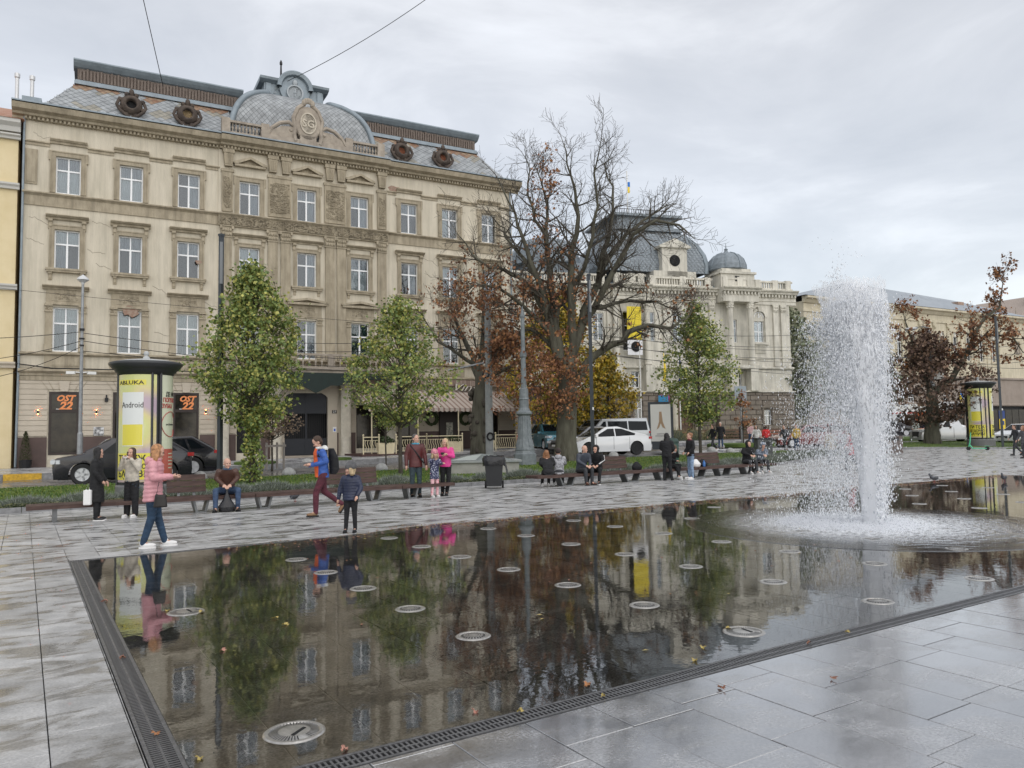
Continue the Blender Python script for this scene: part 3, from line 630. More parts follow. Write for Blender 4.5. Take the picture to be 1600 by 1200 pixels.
# portal
AR = []
for k in range(13):
    t = pi-(pi*k/12); AR.append((14.2+1.3*cos(t), 3.75+.62*sin(t)))
g = MB(); pts = [(12.15, .55), (12.95, .55), (12.95, 3.75)]+AR[1:-1]+[(15.45, 3.75), (15.45, .55), (16.0, .55), (16.0, 4.7), (12.15, 4.7)]
g.prism(pts, -.12, -.06, 'y'); fixn(g.build('portal_surround', M_GF, hb))
g = MB(); g.box(12.98, 15.42, .02, .08, 3.0, 4.4); g.box(12.98, 15.42, .02, .08, .6, 1.55); g.box(14.15, 14.25, -.0, .1, .6, 4.2); gate = g.build('gate', mat('gate_metal', (.02, .022, .028), .45, .3), hb)
for k in range(22):
    x = 13.06+k*.112; g = MB(); g.box(x-.012, x+.012, .03, .055, 1.55, 3.0); g.build('gate_bar', M_IRON, gate)
g = MB(); g.box(12.6, 15.9, -.5, 0, .2, .58); g.build('doorstep', M_STN, hb)
label = MB(); label.box(15.7, 15.98, -.13, -.1, 3.0, 3.2); label.build('house_number_plate', M_BFR, hb); label_on(hb, 'house_number', '27', .2, (15.84, -.135, 3.03), M_WHT)
g = MB(); g.box(15.75, 15.95, -.13, -.1, 1.9, 2.2); g.build('notice', M_WHT, hb); g = MB(); g.box(15.8, 15.9, -.14, -.13, 1.95, 2.1); g.build('notice_mark', mat('blue_mark', (.03, .1, .5), .5), hb)
g = MB(); g.box(12.3, 12.75, -.13, -.1, 1.4, 2.0); g.build('plaque', mat('maroon_plaque', (.12, .015, .02), .4, var=.4, vs_=12), hb)
def fluted(name, x, w_, z0, z1, par, m_, y=-.35):
    g = MB(); r = w_/2; n = 24; vs = []; fs = []
    for j, z in enumerate((z0+.3, z1-.25)):
        for i in range(n*2):
            a = 2*pi*i/(n*2); rr = r*(.86 if i % 2 else .95); vs.append((x+rr*cos(a), y+rr*sin(a), z))
    N2 = n*2; fs = [(i, (i+1) % N2, N2+(i+1) % N2, N2+i) for i in range(N2)]; g.add(vs, fs)
    g.lathe([(r*1.1, z0), (r*1.1, z0+.2), (r, z0+.3)], 20, (x, y, 0)); g.lathe([(r*.9, z1-.26), (r*1.1, z1-.15), (r*1.2, z1-.08), (r*1.2, z1)], 20, (x, y, 0))
    g.lathe([(r*.97, z0+.3), (r*.97, z0+1.25)], 20, (x, y, 0)); return g.build(name, m_, par)
for x in (9.6, 12.45, 16.47, 19.3): fluted('column', x, .62, .35, 5.0, hb, M_FLUT)
# balcony above the portal
g = MB(); g.box(9.2, 19.6, -1.2, -.06, 5.48, 5.66); g.box(9.3, 19.5, -1.1, -.06, 5.3, 5.48); bal = g.build('balcony_slab', M_STN, hb)
g = MB(); g.box(9.2, 19.6, -1.2, -1.0, 6.3, 6.42); g.build('balcony_rail', M_STN, bal)
bp = [(.07, 0), (.07, .05), (.03, .1), (.065, .28), (.035, .48), (.065, .56), (.065, .64)]; bm_ = MB(); bm_.lathe(bp, 10); bmesh_ = bm_.mesh('baluster', M_STN)
x = 9.45
while x < 19.5:
    if abs(x-15.35) > .2: link('baluster', bmesh_, bal, (x, -1.1, 5.66))
    x += .36
for x in (9.2, 15.2, 19.4): g = MB(); g.box(x, x+.3, -1.21, -.99, 5.66, 6.3); g.build('balcony_post', M_STN, bal)
g = MB(); pts = [(12.5, 5.27), (16.4, 5.27), (16.4, 4.75)]+[(14.3+1.95*cos(t_), 4.62-.0+ .0-.55*sin(t_)*0 + .12*cos(3*t_)) for t_ in (0.3, .8)]+[(15.2, 4.55), (14.35, 4.1), (13.6, 4.5), (12.5, 4.7)]
g.prism(pts, -1.75, -1.68, 'y'); g.quad((12.5, -1.7, 5.27), (16.4, -1.7, 5.27), (16.4, -.1, 5.29), (12.5, -.1, 5.29)); fixn(g.build('canopy', M_DGRN, hb))
g = MB(); g.box(9.3, 12.4, -1.5, -1.1, 4.95, 5.28); g.box(16.5, 19.5, -1.5, -1.1, 4.95, 5.28); g.build('side_canopy', M_DGRN, hb)
# ---- mansard roof
YB, ZB, YT, ZT = .35, 18.85, 2.6, 21.35
def tiles(mb, x0f, x1f, surf, rows_, tw):
    """diamond slates on a surface surf(x, t) -> (x, y, z), each lifted slightly at its lower tip"""
    for j in range(rows_):
        t0 = (j+.07)/rows_; t1 = min(1, (j+1.93)/rows_); tm = (j+1)/rows_; tb = max(0, t0)
        xa, xb = x0f(tm), x1f(tm); x = math.floor(xa/tw)*tw+(tw/2 if j % 2 else 0)
        while x <= xb+tw*.4:
            if x < xa-tw*.35: x += tw; continue
            l, r_ = max(xa, x-tw*.467), min(xb, x+tw*.467); dz = random.uniform(.002, .007)
            xc = min(max(x, xa), xb); b = surf(xc, tb); tp = surf(xc, t1); lf = surf(l, tm); rg = surf(r_, tm)
            rust = 0
            if ROOFR: rust = 1 if tm > .86+.16*noise.noise((x*1.1, 0, 1)) and noise.noise((x*.5, 5, 1)) > -.15 else (2 if noise.noise((x*.7, tm*2.5, 3)) > .22 else 0)
            mb.mi = rust
            mb.add([(b[0], b[1]-dz-.01, b[2]+dz), (rg[0], rg[1]-.012, rg[2]+.006), (tp[0], tp[1]-.012, tp[2]+.004), (lf[0], lf[1]-.012, lf[2]+.006)], [(0, 1, 2, 3)])
            x += tw
ROOFR = True
M_DECK = mat('dark_roof_felt', (.09, .10, .11), .7)
for a, b, hl, hr in ((.6, 10.2, 1.55, 0), (18.25, 28.1, 0, 1.3)):
    sf = lambda x, t: (x, YB+(YT-YB)*t, ZB+(ZT-ZB)*t)
    g = MB(); tiles(g, lambda t: a+hl*t, lambda t: b-hr*t, sf, 15, .44); g.mi = 0; g.build('slate_roof', [M_SL, M_RUST, M_SLW], hb, kind='stuff')
    g = MB(); g.quad(sf(a, 0), sf(b, 0), sf(b-hr, 1), sf(a+hl, 1))
    if hl: g.quad((a, YB, ZB), (a+hl, YT, ZT), (a+hl, 14, ZT), (a, 15, ZB))
    if hr: g.quad((b, YB, ZB), (b, 15, ZB), (b-hr, 14, ZT), (b-hr, YT, ZT))
    g.build('roof_deck', M_DECK, hb)
    aa, bb = a+hl, b-hr; aa, bb = (aa, 10.9) if hl else (17.6, bb); g = MB(); g.box(aa-.05, bb+.05, YT-.15, 14, ZT, ZT+.16); g.box(aa, bb, YT-.08, 14, ZT+.16, ZT+.26); g.build('roof_ledge', M_ZINC, hb)
    g = MB(); g.box(aa+.1, bb-.1, YT+.05, 13.8, ZT+.26, ZT+1.02); x = aa+.2
    while x < bb-.2: g.box(x, x+.09, YT-.04, YT+.05, ZT+.30, ZT+.30+random.uniform(.50, .66)); x += .17
    g.build('roof_frieze', M_ORN, hb)
    g = MB(); g.prism([(YT+.05, 0), (YT-.06, .05), (YT-.22, .2), (YT-.32, .34), (YT-.30, .42), (YT+.5, .46), (YT+.5, 0)], aa-.1, bb+.1, 'x'); g.v = [(x_, y_, z_+ZT+.95) for x_, y_, z_ in g.v]; g.box(aa-.1, bb+.1, YT+.4, 14, ZT+1.36, ZT+1.41); g.build('roof_crown', M_ZINC, hb)
    x = a+.3
    while x < b-.3: g = MB(); g.box(x, x+.03, YB-.75, YB-.1, ZB-.05, ZB+.06); g.build('snow_guard', M_ZINC, hb); x += 1.3
g = MB(); g.box(0, 28.1, -.1, 15, 18.55, 18.8); g.box(-.1, .75, -.3, 3, 18.7, 19.1); g.build('eaves_slab', M_ZINC, hb)
# round dormer eyes
def oculus(x, z, y, m_eye):
    g = MB(); n = 24
    for k in range(n):
        pass
    g.lathe([(.26, .0), (.26, -.32), (.36, -.36), (.42, -.28), (.5, -.24), (.56, -.12), (.56, .5)], 20, (x, y, z), 'y')
    for a in range(8):
        t = a*pi/4+pi/8; g.ball((x+.6*cos(t), y-.12, z+.6*sin(t)), .14, 7, 5, (1, .8, 1))
    g.ball((x, y-.2, z+.66), .13, 7, 5, (1.1, .8, 1.6)); g.prism([(x-.5, z-.35), (x+.5, z-.35), (x+.18, z-.92), (x-.18, z-.92)], y-.14, y+.5, 'y')
    for s_ in (-1, 1): g.tube([(x+s_*.62, y-.15, z+.15), (x+s_*.72, y-.18, z-.1), (x+s_*.6, y-.2, z-.35), (x+s_*.3, y-.22, z-.62), (x, y-.22, z-.78)], .09, 6)
    d = g.build('round_dormer', M_DOR, hb, smooth=True)
    e = MB(); e.lathe([(.001, -.05), (.27, -.05)], 18, (x, y, z), 'y'); e.build('dormer_eye', m_eye, d)
M_EY2 = mat('ochre_board', (.42, .31, .17), .7, var=.2); M_EY3 = mat('brick_red_board', (.36, .13, .07), .7, var=.2)
for x, m_ in ((4.88, M_DARK), (7.73, M_EY2), (20.55, M_EY3), (23.42, M_EY3)): oculus(x, 20.0, .95, m_)
# dome: barrel-like square dome
DX0, DX1 = 9.9, 18.5; DC = (DX0+DX1)/2; DW = (DX1-DX0)/2; DZ = 19.0; DH = 3.75
def dome_surf(x, t):          # front face bulges forward; t up
    a = t*pi/2; return (x, .15+2.9*(1-cos(a*.96))**1.15, DZ+DH*sin(a)**.86 if a > 0 else DZ)
def dhalf(t):
    z = dome_surf(0, t)[2]-DZ; q = min(1, z/DH); return DW*(1-q**2.9)**(1/2.3)*.90+DW*.10*(1-q)+ .0
def dome_xz():
    pass
ROOFR = False
g = MB(); tiles(g, lambda t: DC-max(1.9, dhalf(t)), lambda t: DC+max(1.9, dhalf(t)), dome_surf, 30, .30); g.mi = 0; g.build('dome_slates', [M_SL, M_RUST], hb, kind='stuff')
g = MB(); n = 24; k = 12
for j in range(n):
    ta, tb_ = j/n, (j+1)/n; ha, hb_ = max(1.9, dhalf(ta)), max(1.9, dhalf(tb_)); A_, B_ = dome_surf(0, ta), dome_surf(0, tb_)
    g.quad((DC-ha, A_[1]+.03, A_[2]), (DC+ha, A_[1]+.03, A_[2]), (DC+hb_, B_[1]+.03, B_[2]), (DC-hb_, B_[1]+.03, B_[2]))
    for s_ in (-1, 1): g.quad((DC+s_*ha, A_[1]+.03, A_[2]), (DC+s_*ha, 9-A_[1], A_[2]), (DC+s_*hb_, 9-B_[1], B_[2]), (DC+s_*hb_, B_[1]+.03, B_[2]))
    g.quad((DC-ha, 9-A_[1], A_[2]), (DC+ha, 9-A_[1], A_[2]), (DC+hb_, 9-B_[1], B_[2]), (DC-hb_, 9-B_[1], B_[2]))
g.quad((DC-1.9, 3.5, DZ+DH), (DC+1.9, 3.5, DZ+DH), (DC+1.9, 6, DZ+DH), (DC-1.9, 6, DZ+DH)); fixn(g.build('dome_body', M_DECK, hb))
for s_ in (-1, 1):
    pts = [(DC+s_*max(1.9, dhalf(j/n)), dome_surf(0, j/n)[1]-.05, dome_surf(0, j/n)[2]) for j in range(n+1)]
    g = MB(); g.tube(pts, .17, 8); g.build('dome_rib', M_ZINC, hb, smooth=True)
# lantern on the dome
LZ = DZ+DH-.1; g = MB()
g.box(DC-2.0, DC+2.0, 2.7, 6.2, LZ-.25, LZ+.05); g.box(DC-1.85, DC+1.85, 3.1, 6.1, LZ+.05, LZ+1.15)
for x in (-1.75, 1.45): g.box(DC+x, DC+x+.3, 3.02, 3.1, LZ+.05, LZ+1.15)
g.prism([(3.1, LZ+1.15), (2.75, LZ+1.28), (2.7, LZ+1.42), (6.4, LZ+1.42), (6.4, LZ+1.15)], DC-2.15, DC-.85, 'x'); g.prism([(3.1, LZ+1.15), (2.75, LZ+1.28), (2.7, LZ+1.42), (6.4, LZ+1.42), (6.4, LZ+1.15)], DC+.85, DC+2.15, 'x')
lan = g.build('roof_lantern', M_ZINC, hb)
g = MB(); g.lathe([(.001, 2.92), (.95, 2.92), (.95, 5.8)], 28, (DC, 0, LZ+1.0), 'y'); g.lathe([(.8, 2.9), (.86, 2.7), (1.05, 2.65), (1.12, 2.7), (1.12, 4.2)], 28, (DC, 0, LZ+1.0), 'y', pi, 0); g.build('lantern_arch', M_ZINC, lan)
g = MB(); g.lathe([(.44, 2.88), (.44, 2.78), (.52, 2.78), (.52, 2.88)], 28, (DC, 0, LZ+.72), 'y'); g.bx((DC, 2.85, LZ+.75), (.06, .06, .5)); g.ball((DC, 2.85, LZ+.75), .09, 8, 6); g.ball((DC, 2.85, LZ+1.4), .16, 8, 6, (1, .6, 1.2)); scroll(g, DC-1.35, DC-.6, LZ+.2, LZ+.9, 9, .025, 3.0, 3); scroll(g, DC+.6, DC+1.35, LZ+.2, LZ+.9, 9, .025, 3.0, 4); g.build('round_medallion', mat('pale_zinc', (.34, .37, .39), .5), lan)
g = MB(); g.lathe([(.12, LZ+1.9), (.16, LZ+2.1), (.07, LZ+2.25), (.05, LZ+3.1), (.09, LZ+3.15), (.09, LZ+3.28), (.02, LZ+3.45)], 10, (DC-.55, 4.4, 0)); g.build('spire', M_IRON, lan)
# balustrade and cartouche in front of the dome
for x0, x1 in ((9.4, 12.0), (16.5, 18.95)):
    g = MB(); g.box(x0, x1, -.42, -.12, 18.72, 18.98); g.box(x0, x1, -.42, -.12, 19.5, 19.62)
    for x in (x0, x1-.45): g.box(x, x+.45, -.46, -.08, 18.72, 19.72)
    b = g.build('balustrade', M_STN, hb)
    x = x0+.6
    m9 = MB(); m9.lathe([(.06, 0), (.03, .1), (.07, .22), (.03, .42), (.06, .52)], 8); me9 = m9.mesh('baluster', M_STN)
    while x < x1-.5: link('baluster', me9, b, (x, -.27, 18.98)); x += .19
g = MB(); g.box(12.0, 16.5, -.46, -.1, 18.72, 19.15)
for s_ in (-1, 1):
    c = 14.22
    g.prism([(c+s_*2.25, 19.15), (c+s_*.7, 19.15), (c+s_*.7, 19.85), (c+s_*1.5, 19.8), (c+s_*2.0, 19.5)], -.4, -.12, 'y')
    g.tube([(c+s_*2.3, -.35, 19.2), (c+s_*2.05, -.35, 19.62), (c+s_*1.6, -.35, 19.98), (c+s_*1.1, -.35, 20.1), (c+s_*.82, -.35, 19.92), (c+s_*.84, -.35, 19.65), (c+s_*1.05, -.35, 19.6)], .12, 7)
    g.tube([(c+s_*.72, -.4, 19.0), (c+s_*.8, -.4, 19.4), (c+s_*.75, -.4, 19.8), (c+s_*.85, -.4, 20.4), (c+s_*.6, -.4, 21.0), (c+s_*.2, -.4, 21.35)], .13, 7)
g.lathe([(.001, -.5), (.72, -.5), (.78, -.42), (.78, -.1)], 24, (0, 0, 0), 'y')
nv = 24*4; 
for q in range(len(g.v)-nv, len(g.v)): x_, y_, z_ = g.v[q]; g.v[q] = (x_+14.22, y_, z_*1.35+20.15)
for k in range(5): t = pi/2+(k-2)*.45; g.ball((14.22+.32*cos(t), -.5, 21.2+.32*sin(t)), .15, 7, 5, (1, .7, 1.3))
g.box(13.75, 14.7, -.5, -.12, 18.75, 19.4); cart = fixn(g.build('cartouche', M_STN, hb))
g = MB(); g.lathe([(.42, -.52), (.42, -.56), (.48, -.56), (.48, -.52)], 24, (0, 0, 0), 'y'); g.v = [(x_+14.22, y_, z_*1.35+20.15) for x_, y_, z_ in g.v]
vs, fs = text('SG', .62, .02, .01); g.add([(14.22+x_, -.54-z_, 19.93+y_) for x_, y_, z_ in vs], fs); g.build('cartouche_monogram', mat('pale_stone', (.5, .45, .37), .8, var=.1), cart)
# broken plaster patches
M_BRICK = mat('bare_brick', (.26, .15, .11), .9, vs_=8, col2=(.36, .29, .23), bump=.5)
for cx, cz, r in ((19.75, 17.1, .34), (4.95, 8.45, .4), (8.3, 11.4, .16)):
    g = MB(); pts = [(cx+r*cos(a)*random.uniform(.6, 1.2)*1.3, cz+r*sin(a)*random.uniform(.5, 1.1)*.8) for a in [k*2*pi/14 for k in range(14)]]; g.prism(pts, -.078 if cz < 17 else -.008, .0, 'y'); fixn(g.build('bare_patch', M_BRICK, hb))
# cracks
g = MB(); rd = random.Random(9)
for x, z in ((.2, 11.9), (2.9, 11.6), (3.3, 10.9), (6.0, 9.9), (8.6, 9.2), (3.1, 13.1), (.3, 13.0), (25, 9.8), (5.9, 16.9), (19.6, 16.2), (21.6, 12.9), (.4, 17.4), (6.1, 7.4)):
    p = [(x, -.004, z)]
    for k in range(7): p.append((p[-1][0]+rd.uniform(.05, .2), -.004, p[-1][2]+rd.uniform(-.12, .06)))
    g.tube(p, .008, 3)
g.build('plaster_cracks', mat('crack_brown', (.12, .09, .065), .9), hb)
g = MB(); g.tube([(.02, -.1, 18.4), (.02, -.1, 6), (-.02, -.1, .4)], .055, 8); g.build('downpipe', M_ZINC, hb)
g = MB(); g.tube([(27.95, -.1, 18.0), (27.95, -.1, 5)], .055, 8); g.build('downpipe', M_ZINC, hb)
g = MB(); g.tube([(-.3, -.12, 5.55), (1.5, -.14, 5.32), (4, -.14, 5.32), (8, -.14, 5.3), (12, -.2, 5.32)], .03, 5); g.build('cable', M_IRON, hb)
# roof flues
for x in (-.05, .55): pass
# ---------------- café terrace in front of the right half
M_STRIPE = bpy.data.materials.new('striped_awning'); M_STRIPE.use_nodes = True; t = M_STRIPE.node_tree; b = t.nodes['Principled BSDF']; tcn = t.nodes.new('ShaderNodeTexCoord'); sx = t.nodes.new('ShaderNodeSeparateXYZ'); t.links.new(tcn.outputs['Object'], sx.inputs[0])
m1 = t.nodes.new('ShaderNodeMath'); m1.operation = 'MULTIPLY'; m1.inputs[1].default_value = 2.9; t.links.new(sx.outputs[0], m1.inputs[0]); m2 = t.nodes.new('ShaderNodeMath'); m2.operation = 'FRACT'; t.links.new(m1.outputs[0], m2.inputs[0])
rp_ = t.nodes.new('ShaderNodeValToRGB'); rp_.color_ramp.interpolation = 'CONSTANT'; rp_.color_ramp.elements[0].color = (.42, .36, .31, 1); rp_.color_ramp.elements[1].position = .62; rp_.color_ramp.elements[1].color = (.24, .165, .135, 1); t.links.new(m2.outputs[0], rp_.inputs[0]); t.links.new(rp_.outputs[0], b.inputs['Base Color']); b.inputs['Roughness'].default_value = .8
aw = thing('awning', 'brown and cream striped cafe awning with Da Vinci lettering above it', 'awning', H0, -A1)
g = MB(); x0, x1 = 17.0, 28.1
g.quad((x0, -3.0, 3.22), (x1+1.6, -3.0, 3.22), (x1, -.1, 4.45), (x0, -.1, 4.45)); g.quad((x1+1.6, -3.0, 3.22), (x1+1.6, .4, 3.22), (x1, .4, 4.45), (x1, -.1, 4.45))
n = 46
for i in range(n):
    a, b_ = x0+(x1+1.6-x0)*i/n, x0+(x1+1.6-x0)*(i+1)/n; m_ = (a+b_)/2
    g.add([(a, -3.005, 3.22), (b_, -3.005, 3.22), (b_, -3.01, 3.05), (m_, -3.01, 2.98), (a, -3.01, 3.05)], [(0, 4, 3, 2, 1)])
g.build('canvas', M_STRIPE, aw)
for x in (17.2, 20.0, 22.6, 24.8, 27.2, 29.4): g = MB(); g.tube([(x, -2.95, .5), (x, -2.95, 3.22)], .035, 6); g.build('awning_post', M_CREAMP, aw)
g = MB(); g.tube([(x0, -2.97, 3.2), (x1+1.6, -2.97, 3.2)], .03, 5); g.build('awning_bar', M_IRON, aw)
g = MB(); g.box(17.0, 28.1, -.35, -.3, 4.72, 5.1); g.build('fascia_board', mat('striped_fascia', (.16, .09, .07), .7, vs_=3, col2=(.42, .36, .30), stretch=(6, 1, .1)), aw)
vs, fs = text('Da Vinci', 1.05, .03, .012, 'LEFT', .45)
g = MB(); g.add([(21.7+x_*1.0, -.45-z_, 4.42+y_*.62) for x_, y_, z_ in vs], fs); g.build('lettering', mat('sign_outline', (.10, .08, .07), .4), aw)
vs, fs = text('Da Vinci', 1.05, .03, -.006, 'LEFT', .45)
g = MB(); g.add([(21.7+x_*1.0, -.49-z_, 4.42+y_*.62) for x_, y_, z_ in vs], fs); g.build('lettering_face', mat('sign_cream', (.6, .56, .5), .5), aw)
ter = thing('cafe_terrace', 'dark wooden cafe terrace deck with cream picket railings below the striped awning', 'terrace', H0, -A1)
g = MB(); g.box(16.3, 30.2, -4.0, -.3, .3, .62); g.build('deck', mat('dark_red_wood', (.07, .035, .03), .5, var=.3), ter)
M_PK = M_CREAMP
def picket(x0, x1, y, par):
    g = MB(); g.tube([(x0, y, 1.56), (x1, y, 1.56)], .03, 6); g.tube([(x0, y, .78), (x1, y, .78)], .02, 6); g.tube([(x0, y, 1.38), (x1, y, 1.38)], .015, 6); r_ = g.build('rail', M_PK, par)
    x = x0+.12
    me = MB(); me.tube([(0, 0, .8), (.05, 0, 1.0), (-.03, 0, 1.2), (0, 0, 1.4)], .017, 5); mm = me.mesh('picket', M_PK)
    while x < x1-.08: link('picket', mm, r_, (x, y, 0)); x += .145
    for x in (x0, x1): g = MB(); g.box(x-.03, x+.03, y-.03, y+.03, .6, 1.62); g.ball((x, y, 1.68), .055, 8, 6); g.build('post', M_PK, par)
for a, b_ in ((16.4, 17.3), (18.3, 20.15), (20.15, 22.4), (24.6, 26.0), (26.0, 27.8), (27.8, 30.1)): picket(a, b_, -3.9, ter)
M_FERN = mat('fern_green', (.04, .06, .02), .7, var=.5, vs_=9)
def leafy(mb, c, r, n, ls, rd, sz=(1, 1, 1), nm=1):
    for _ in range(n):
        v = Vector((rd.gauss(0, 1), rd.gauss(0, 1), rd.gauss(0, 1))).normalized()*r*rd.random()**.4; p = Vector((c[0]+v.x*sz[0], c[1]+v.y*sz[1], c[2]+v.z*sz[2]))
        a = Vector((rd.gauss(0, 1), rd.gauss(0, 1), rd.gauss(0, .6))).normalized(); b2 = a.cross(Vector((rd.gauss(0, 1), rd.gauss(0, 1), rd.gauss(0, 1)))).normalized(); l = ls*rd.uniform(.6, 1.3)
        mb.mi = rd.randrange(nm); mb.add([tuple(p-a*l), tuple(p+b2*l*.45), tuple(p+a*l), tuple(p-b2*l*.45)], [(0, 1, 2, 3)])
    return mb
rd = random.Random(4)
for k, (x, lab) in enumerate(((17.75, 'cream flower box beside the portal column at the left end of the cafe railing'), (21.9, 'cream flower box of brown ferns behind the woman in pink'), (24.05, 'cream flower box between the tree trunk and the concrete pole'), (29.3, 'cream corner flower box with trailing plants beside the iron column'))):
    r_ = thing('planter', lab, 'planter', H0+TV*x-NV*3.7+Vector((0, 0, .62)), -A1, 'cream flower boxes on the terrace')
    g = MB(); g.prism([(-.42, 0), (.42, 0), (.5, .62), (-.5, .62)], -.2, .2, 'y'); g.build('box', M_CREAMP, r_)
    g = MB(); leafy(g, (0, 0, .75), .5, 260, .09, rd, (1.1, .6, .5)); g.build('plants', M_FERN, r_)
# dark shop front inside the terrace
for a, b_, c, d in gf[5:]:
    g = MB(); g.box(a, b_, .05, .1, c, d); w1 = g.build('shop_window', M_DKGL, hb); g = MB()
    for x in (a, (a+b_)/2-.03, b_-.06): g.box(x, x+.06, -.0, .05, c, d)
    g.build('mullion', M_BFR, w1)
g = MB(); g.box(22.55, 23.8, -.2, -.06, .6, 3.45); dd = g.build('cafe_door', M_BFR, hb); g = MB(); g.box(23.0, 23.45, -.22, -.2, 1.3, 2.4); g.build('door_glass', mat('lit_glass', (.35, .33, .25), .2, vs_=6, col2=(.05, .06, .05)), dd)
for x in (22.05, 24.4): g = MB(); g.tube([(x+.36*cos(a), -.12, 2.65+.36*sin(a)) for a in [k*pi/6 for k in range(13)]], .12, 6); g.build('wreath', M_FERN, hb)
mb_ = MB(); mb_.box(27.2, 28.1, -3.6, -3.45, 2.2, 4.6)
o = mb_.build('hanging_poster', [mat('poster_dark', (.04, .04, .05), .4, vs_=2, col2=(.28, .25, .27))], None, H0, -A1); tag(o, 'dark framed poster hanging at the right end of the striped awning', 'poster')
# topiary and pot
for (x, y, h_, lab) in ((.42, -.55, 1.8, 'tall narrow conifer in a dark pot against the brown plinth at far left'), (6.75, -.5, 1.3, 'small potted conifer beside the second shop door behind the advertising column')):
    r_ = thing('potted_conifer', lab, 'plant', H0+TV*x+NV*y+Vector((0, 0, .34)), -A1)
    g = MB(); g.lathe([(.24, 0), (.30, .42), (.27, .42), (.25, .38), (.001, .38)], 14); g.build('pot', M_IRON, r_)
    g = MB(); rd = random.Random(int(x*10))
    for k in range(1300):
        z = rd.random(); a = rd.uniform(0, 6.3); rr = .33*(1-z)**.6*(.55+.45*rd.random()); p = Vector((rr*cos(a), rr*sin(a), .42+z*(h_-.42))); d_ = Vector((cos(a), sin(a), .8)).normalized()*.06; q = Vector((-sin(a), cos(a), 0))*.018; g.add([tuple(p-q), tuple(p+d_), tuple(p+q)], [(0, 1, 2)])
    g.build('foliage', mat('conifer_green', (.05, .065, .02), .7, var=.4, vs_=8), r_)
# ---------------- yellow neighbour on the left
M_YW = mat('ochre_yellow_plaster', (.62, .51, .30), .85, vs_=.7, col2=(.70, .59, .38))
yb = thing('yellow_house', 'pale yellow plastered house at the left edge with white mouldings and a rusty roof', 'building', H0-TV*.22, -A1)
g = MB(); g.box(-14, 0, .05, 15, .2, 17.7); g.build('wall', M_YW, yb)
for z, h_, d in ((17.2, .6, .45), (16.85, .25, .25), (14.3, .3, .2), (9.2, .28, .2), (5.3, .3, .25)):
    g = MB(); g.prism([(.05, 0), (-d*.5, 0), (-d*.6, h_*.4), (-d, h_*.7), (-d, h_), (.05, h_)], -14.2, .1, 'x'); g.v = [(a, b_, c+z) for a, b_, c in g.v]; g.build('moulding', mat('grey_white_moulding', (.50, .49, .46), .8) if z > 6 else M_GF, yb)
g = MB(); g.prism([(-.5, 17.8), (7, 21), (15, 17.8)], -14.2, .25, 'x'); g.build('roof', mat('rusty_sheet', (.30, .12, .06), .7, vs_=3, col2=(.42, .27, .2)), yb)
for x in (-.25, .42):
    g = MB(); g.lathe([(.09, 17.6), (.09, 20.7), (.13, 20.75), (.13, 20.95), (.05, 21.0)], 10, (x, 1.6, 0)); g.build('flue_pipe', mat('pale_flue', (.6, .6, .6), .4, .4), yb)
g = MB(); g.tube([(1.6, 5, 19), (1.6, 5, 21.3)], .03, 4); g.tube([(1.1, 5, 21.2), (2.2, 5, 20.9)], .02, 4); g.build('aerial', M_IRON, yb)
# ================================================================= grey stone museum
B1 = radians(16.8); NB = Vector((sin(B1), cos(B1), 0)); TB = Vector((cos(B1), -sin(B1), 0)); Q0 = NB*64.06+TB*46.67
M_MS = mat('pale_grey_limestone', (.46, .44, .38), .8, vs_=1.3, col2=(.66, .63, .55), bump=.3, stretch=(1, 1, .5))
streaks(M_MS, .82, 1.05, (3, 3, .25))
M_MP = mat('brown_rusticated_stone', (.17, .145, .12), .85, vs_=1.5, col2=(.24, .205, .17), bump=.3)
M_RED = mat('red_brick_base', (.36, .13, .09), .85, var=.2, vs_=3)
M_DSL = mat('dome_slate', (.19, .22, .245), .5, var=.2, vs_=3)
M_DWD = mat('brown_wood', (.10, .06, .04), .5, var=.2)
mu = thing('museum_building', 'pale grey stone museum with columns, balustrades and slate domes behind the bare tree', 'building', Q0, -B1)
Zp = 5.13
# bay layout: right wing, right pavilion (columns), middle, portal, left corps ...
up_h = [(-4.35, -3.27, 9.97, 12.0), (-6.92, -6.2, 9.9, 12.1), (-12.95, -11.9, 9.9, 12.6), (-15.9, -14.8, 9.9, 12.6), (-18.0, -16.6, 9.0, 12.6), (-20.9, -19.9, 9.9, 12.4), (-23.9, -22.9, 9.9, 12.4), (-26.9, -25.9, 9.9, 12.4)]
lo_h = [(-6.5, -5.86, 5.5, 7.05), (-17.3, -16.5, 5.6, 7.1), (-12.4, -11.6, 5.5, 7.0), (-20.8, -20.1, 5.5, 7.0), (-23.8, -23.1, 5.5, 7.0)]
g = lines_hole(-34, -.35, Zp, 14.0, up_h+lo_h, .3); g.quad((-.35, 0, Zp), (-.35, 14, Zp), (-.35, 14, 14), (-.35, 0, 14)); g.build('wall', M_MS, mu)
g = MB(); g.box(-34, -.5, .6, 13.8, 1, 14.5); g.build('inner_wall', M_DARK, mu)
for a, b, c, d in up_h[:1]:
    f = window(mu, a, c, b-a, d-c, .15, (0, 0, 0, 0), tilt=.5)
for a, b, c, d in up_h[1:]: window(mu, a, c, b-a, d-c, .15, (3, 0, 3, 0))
for a, b, c, d in lo_h: window(mu, a, c, b-a, d-c, .15, (3, 3, 3, 3))
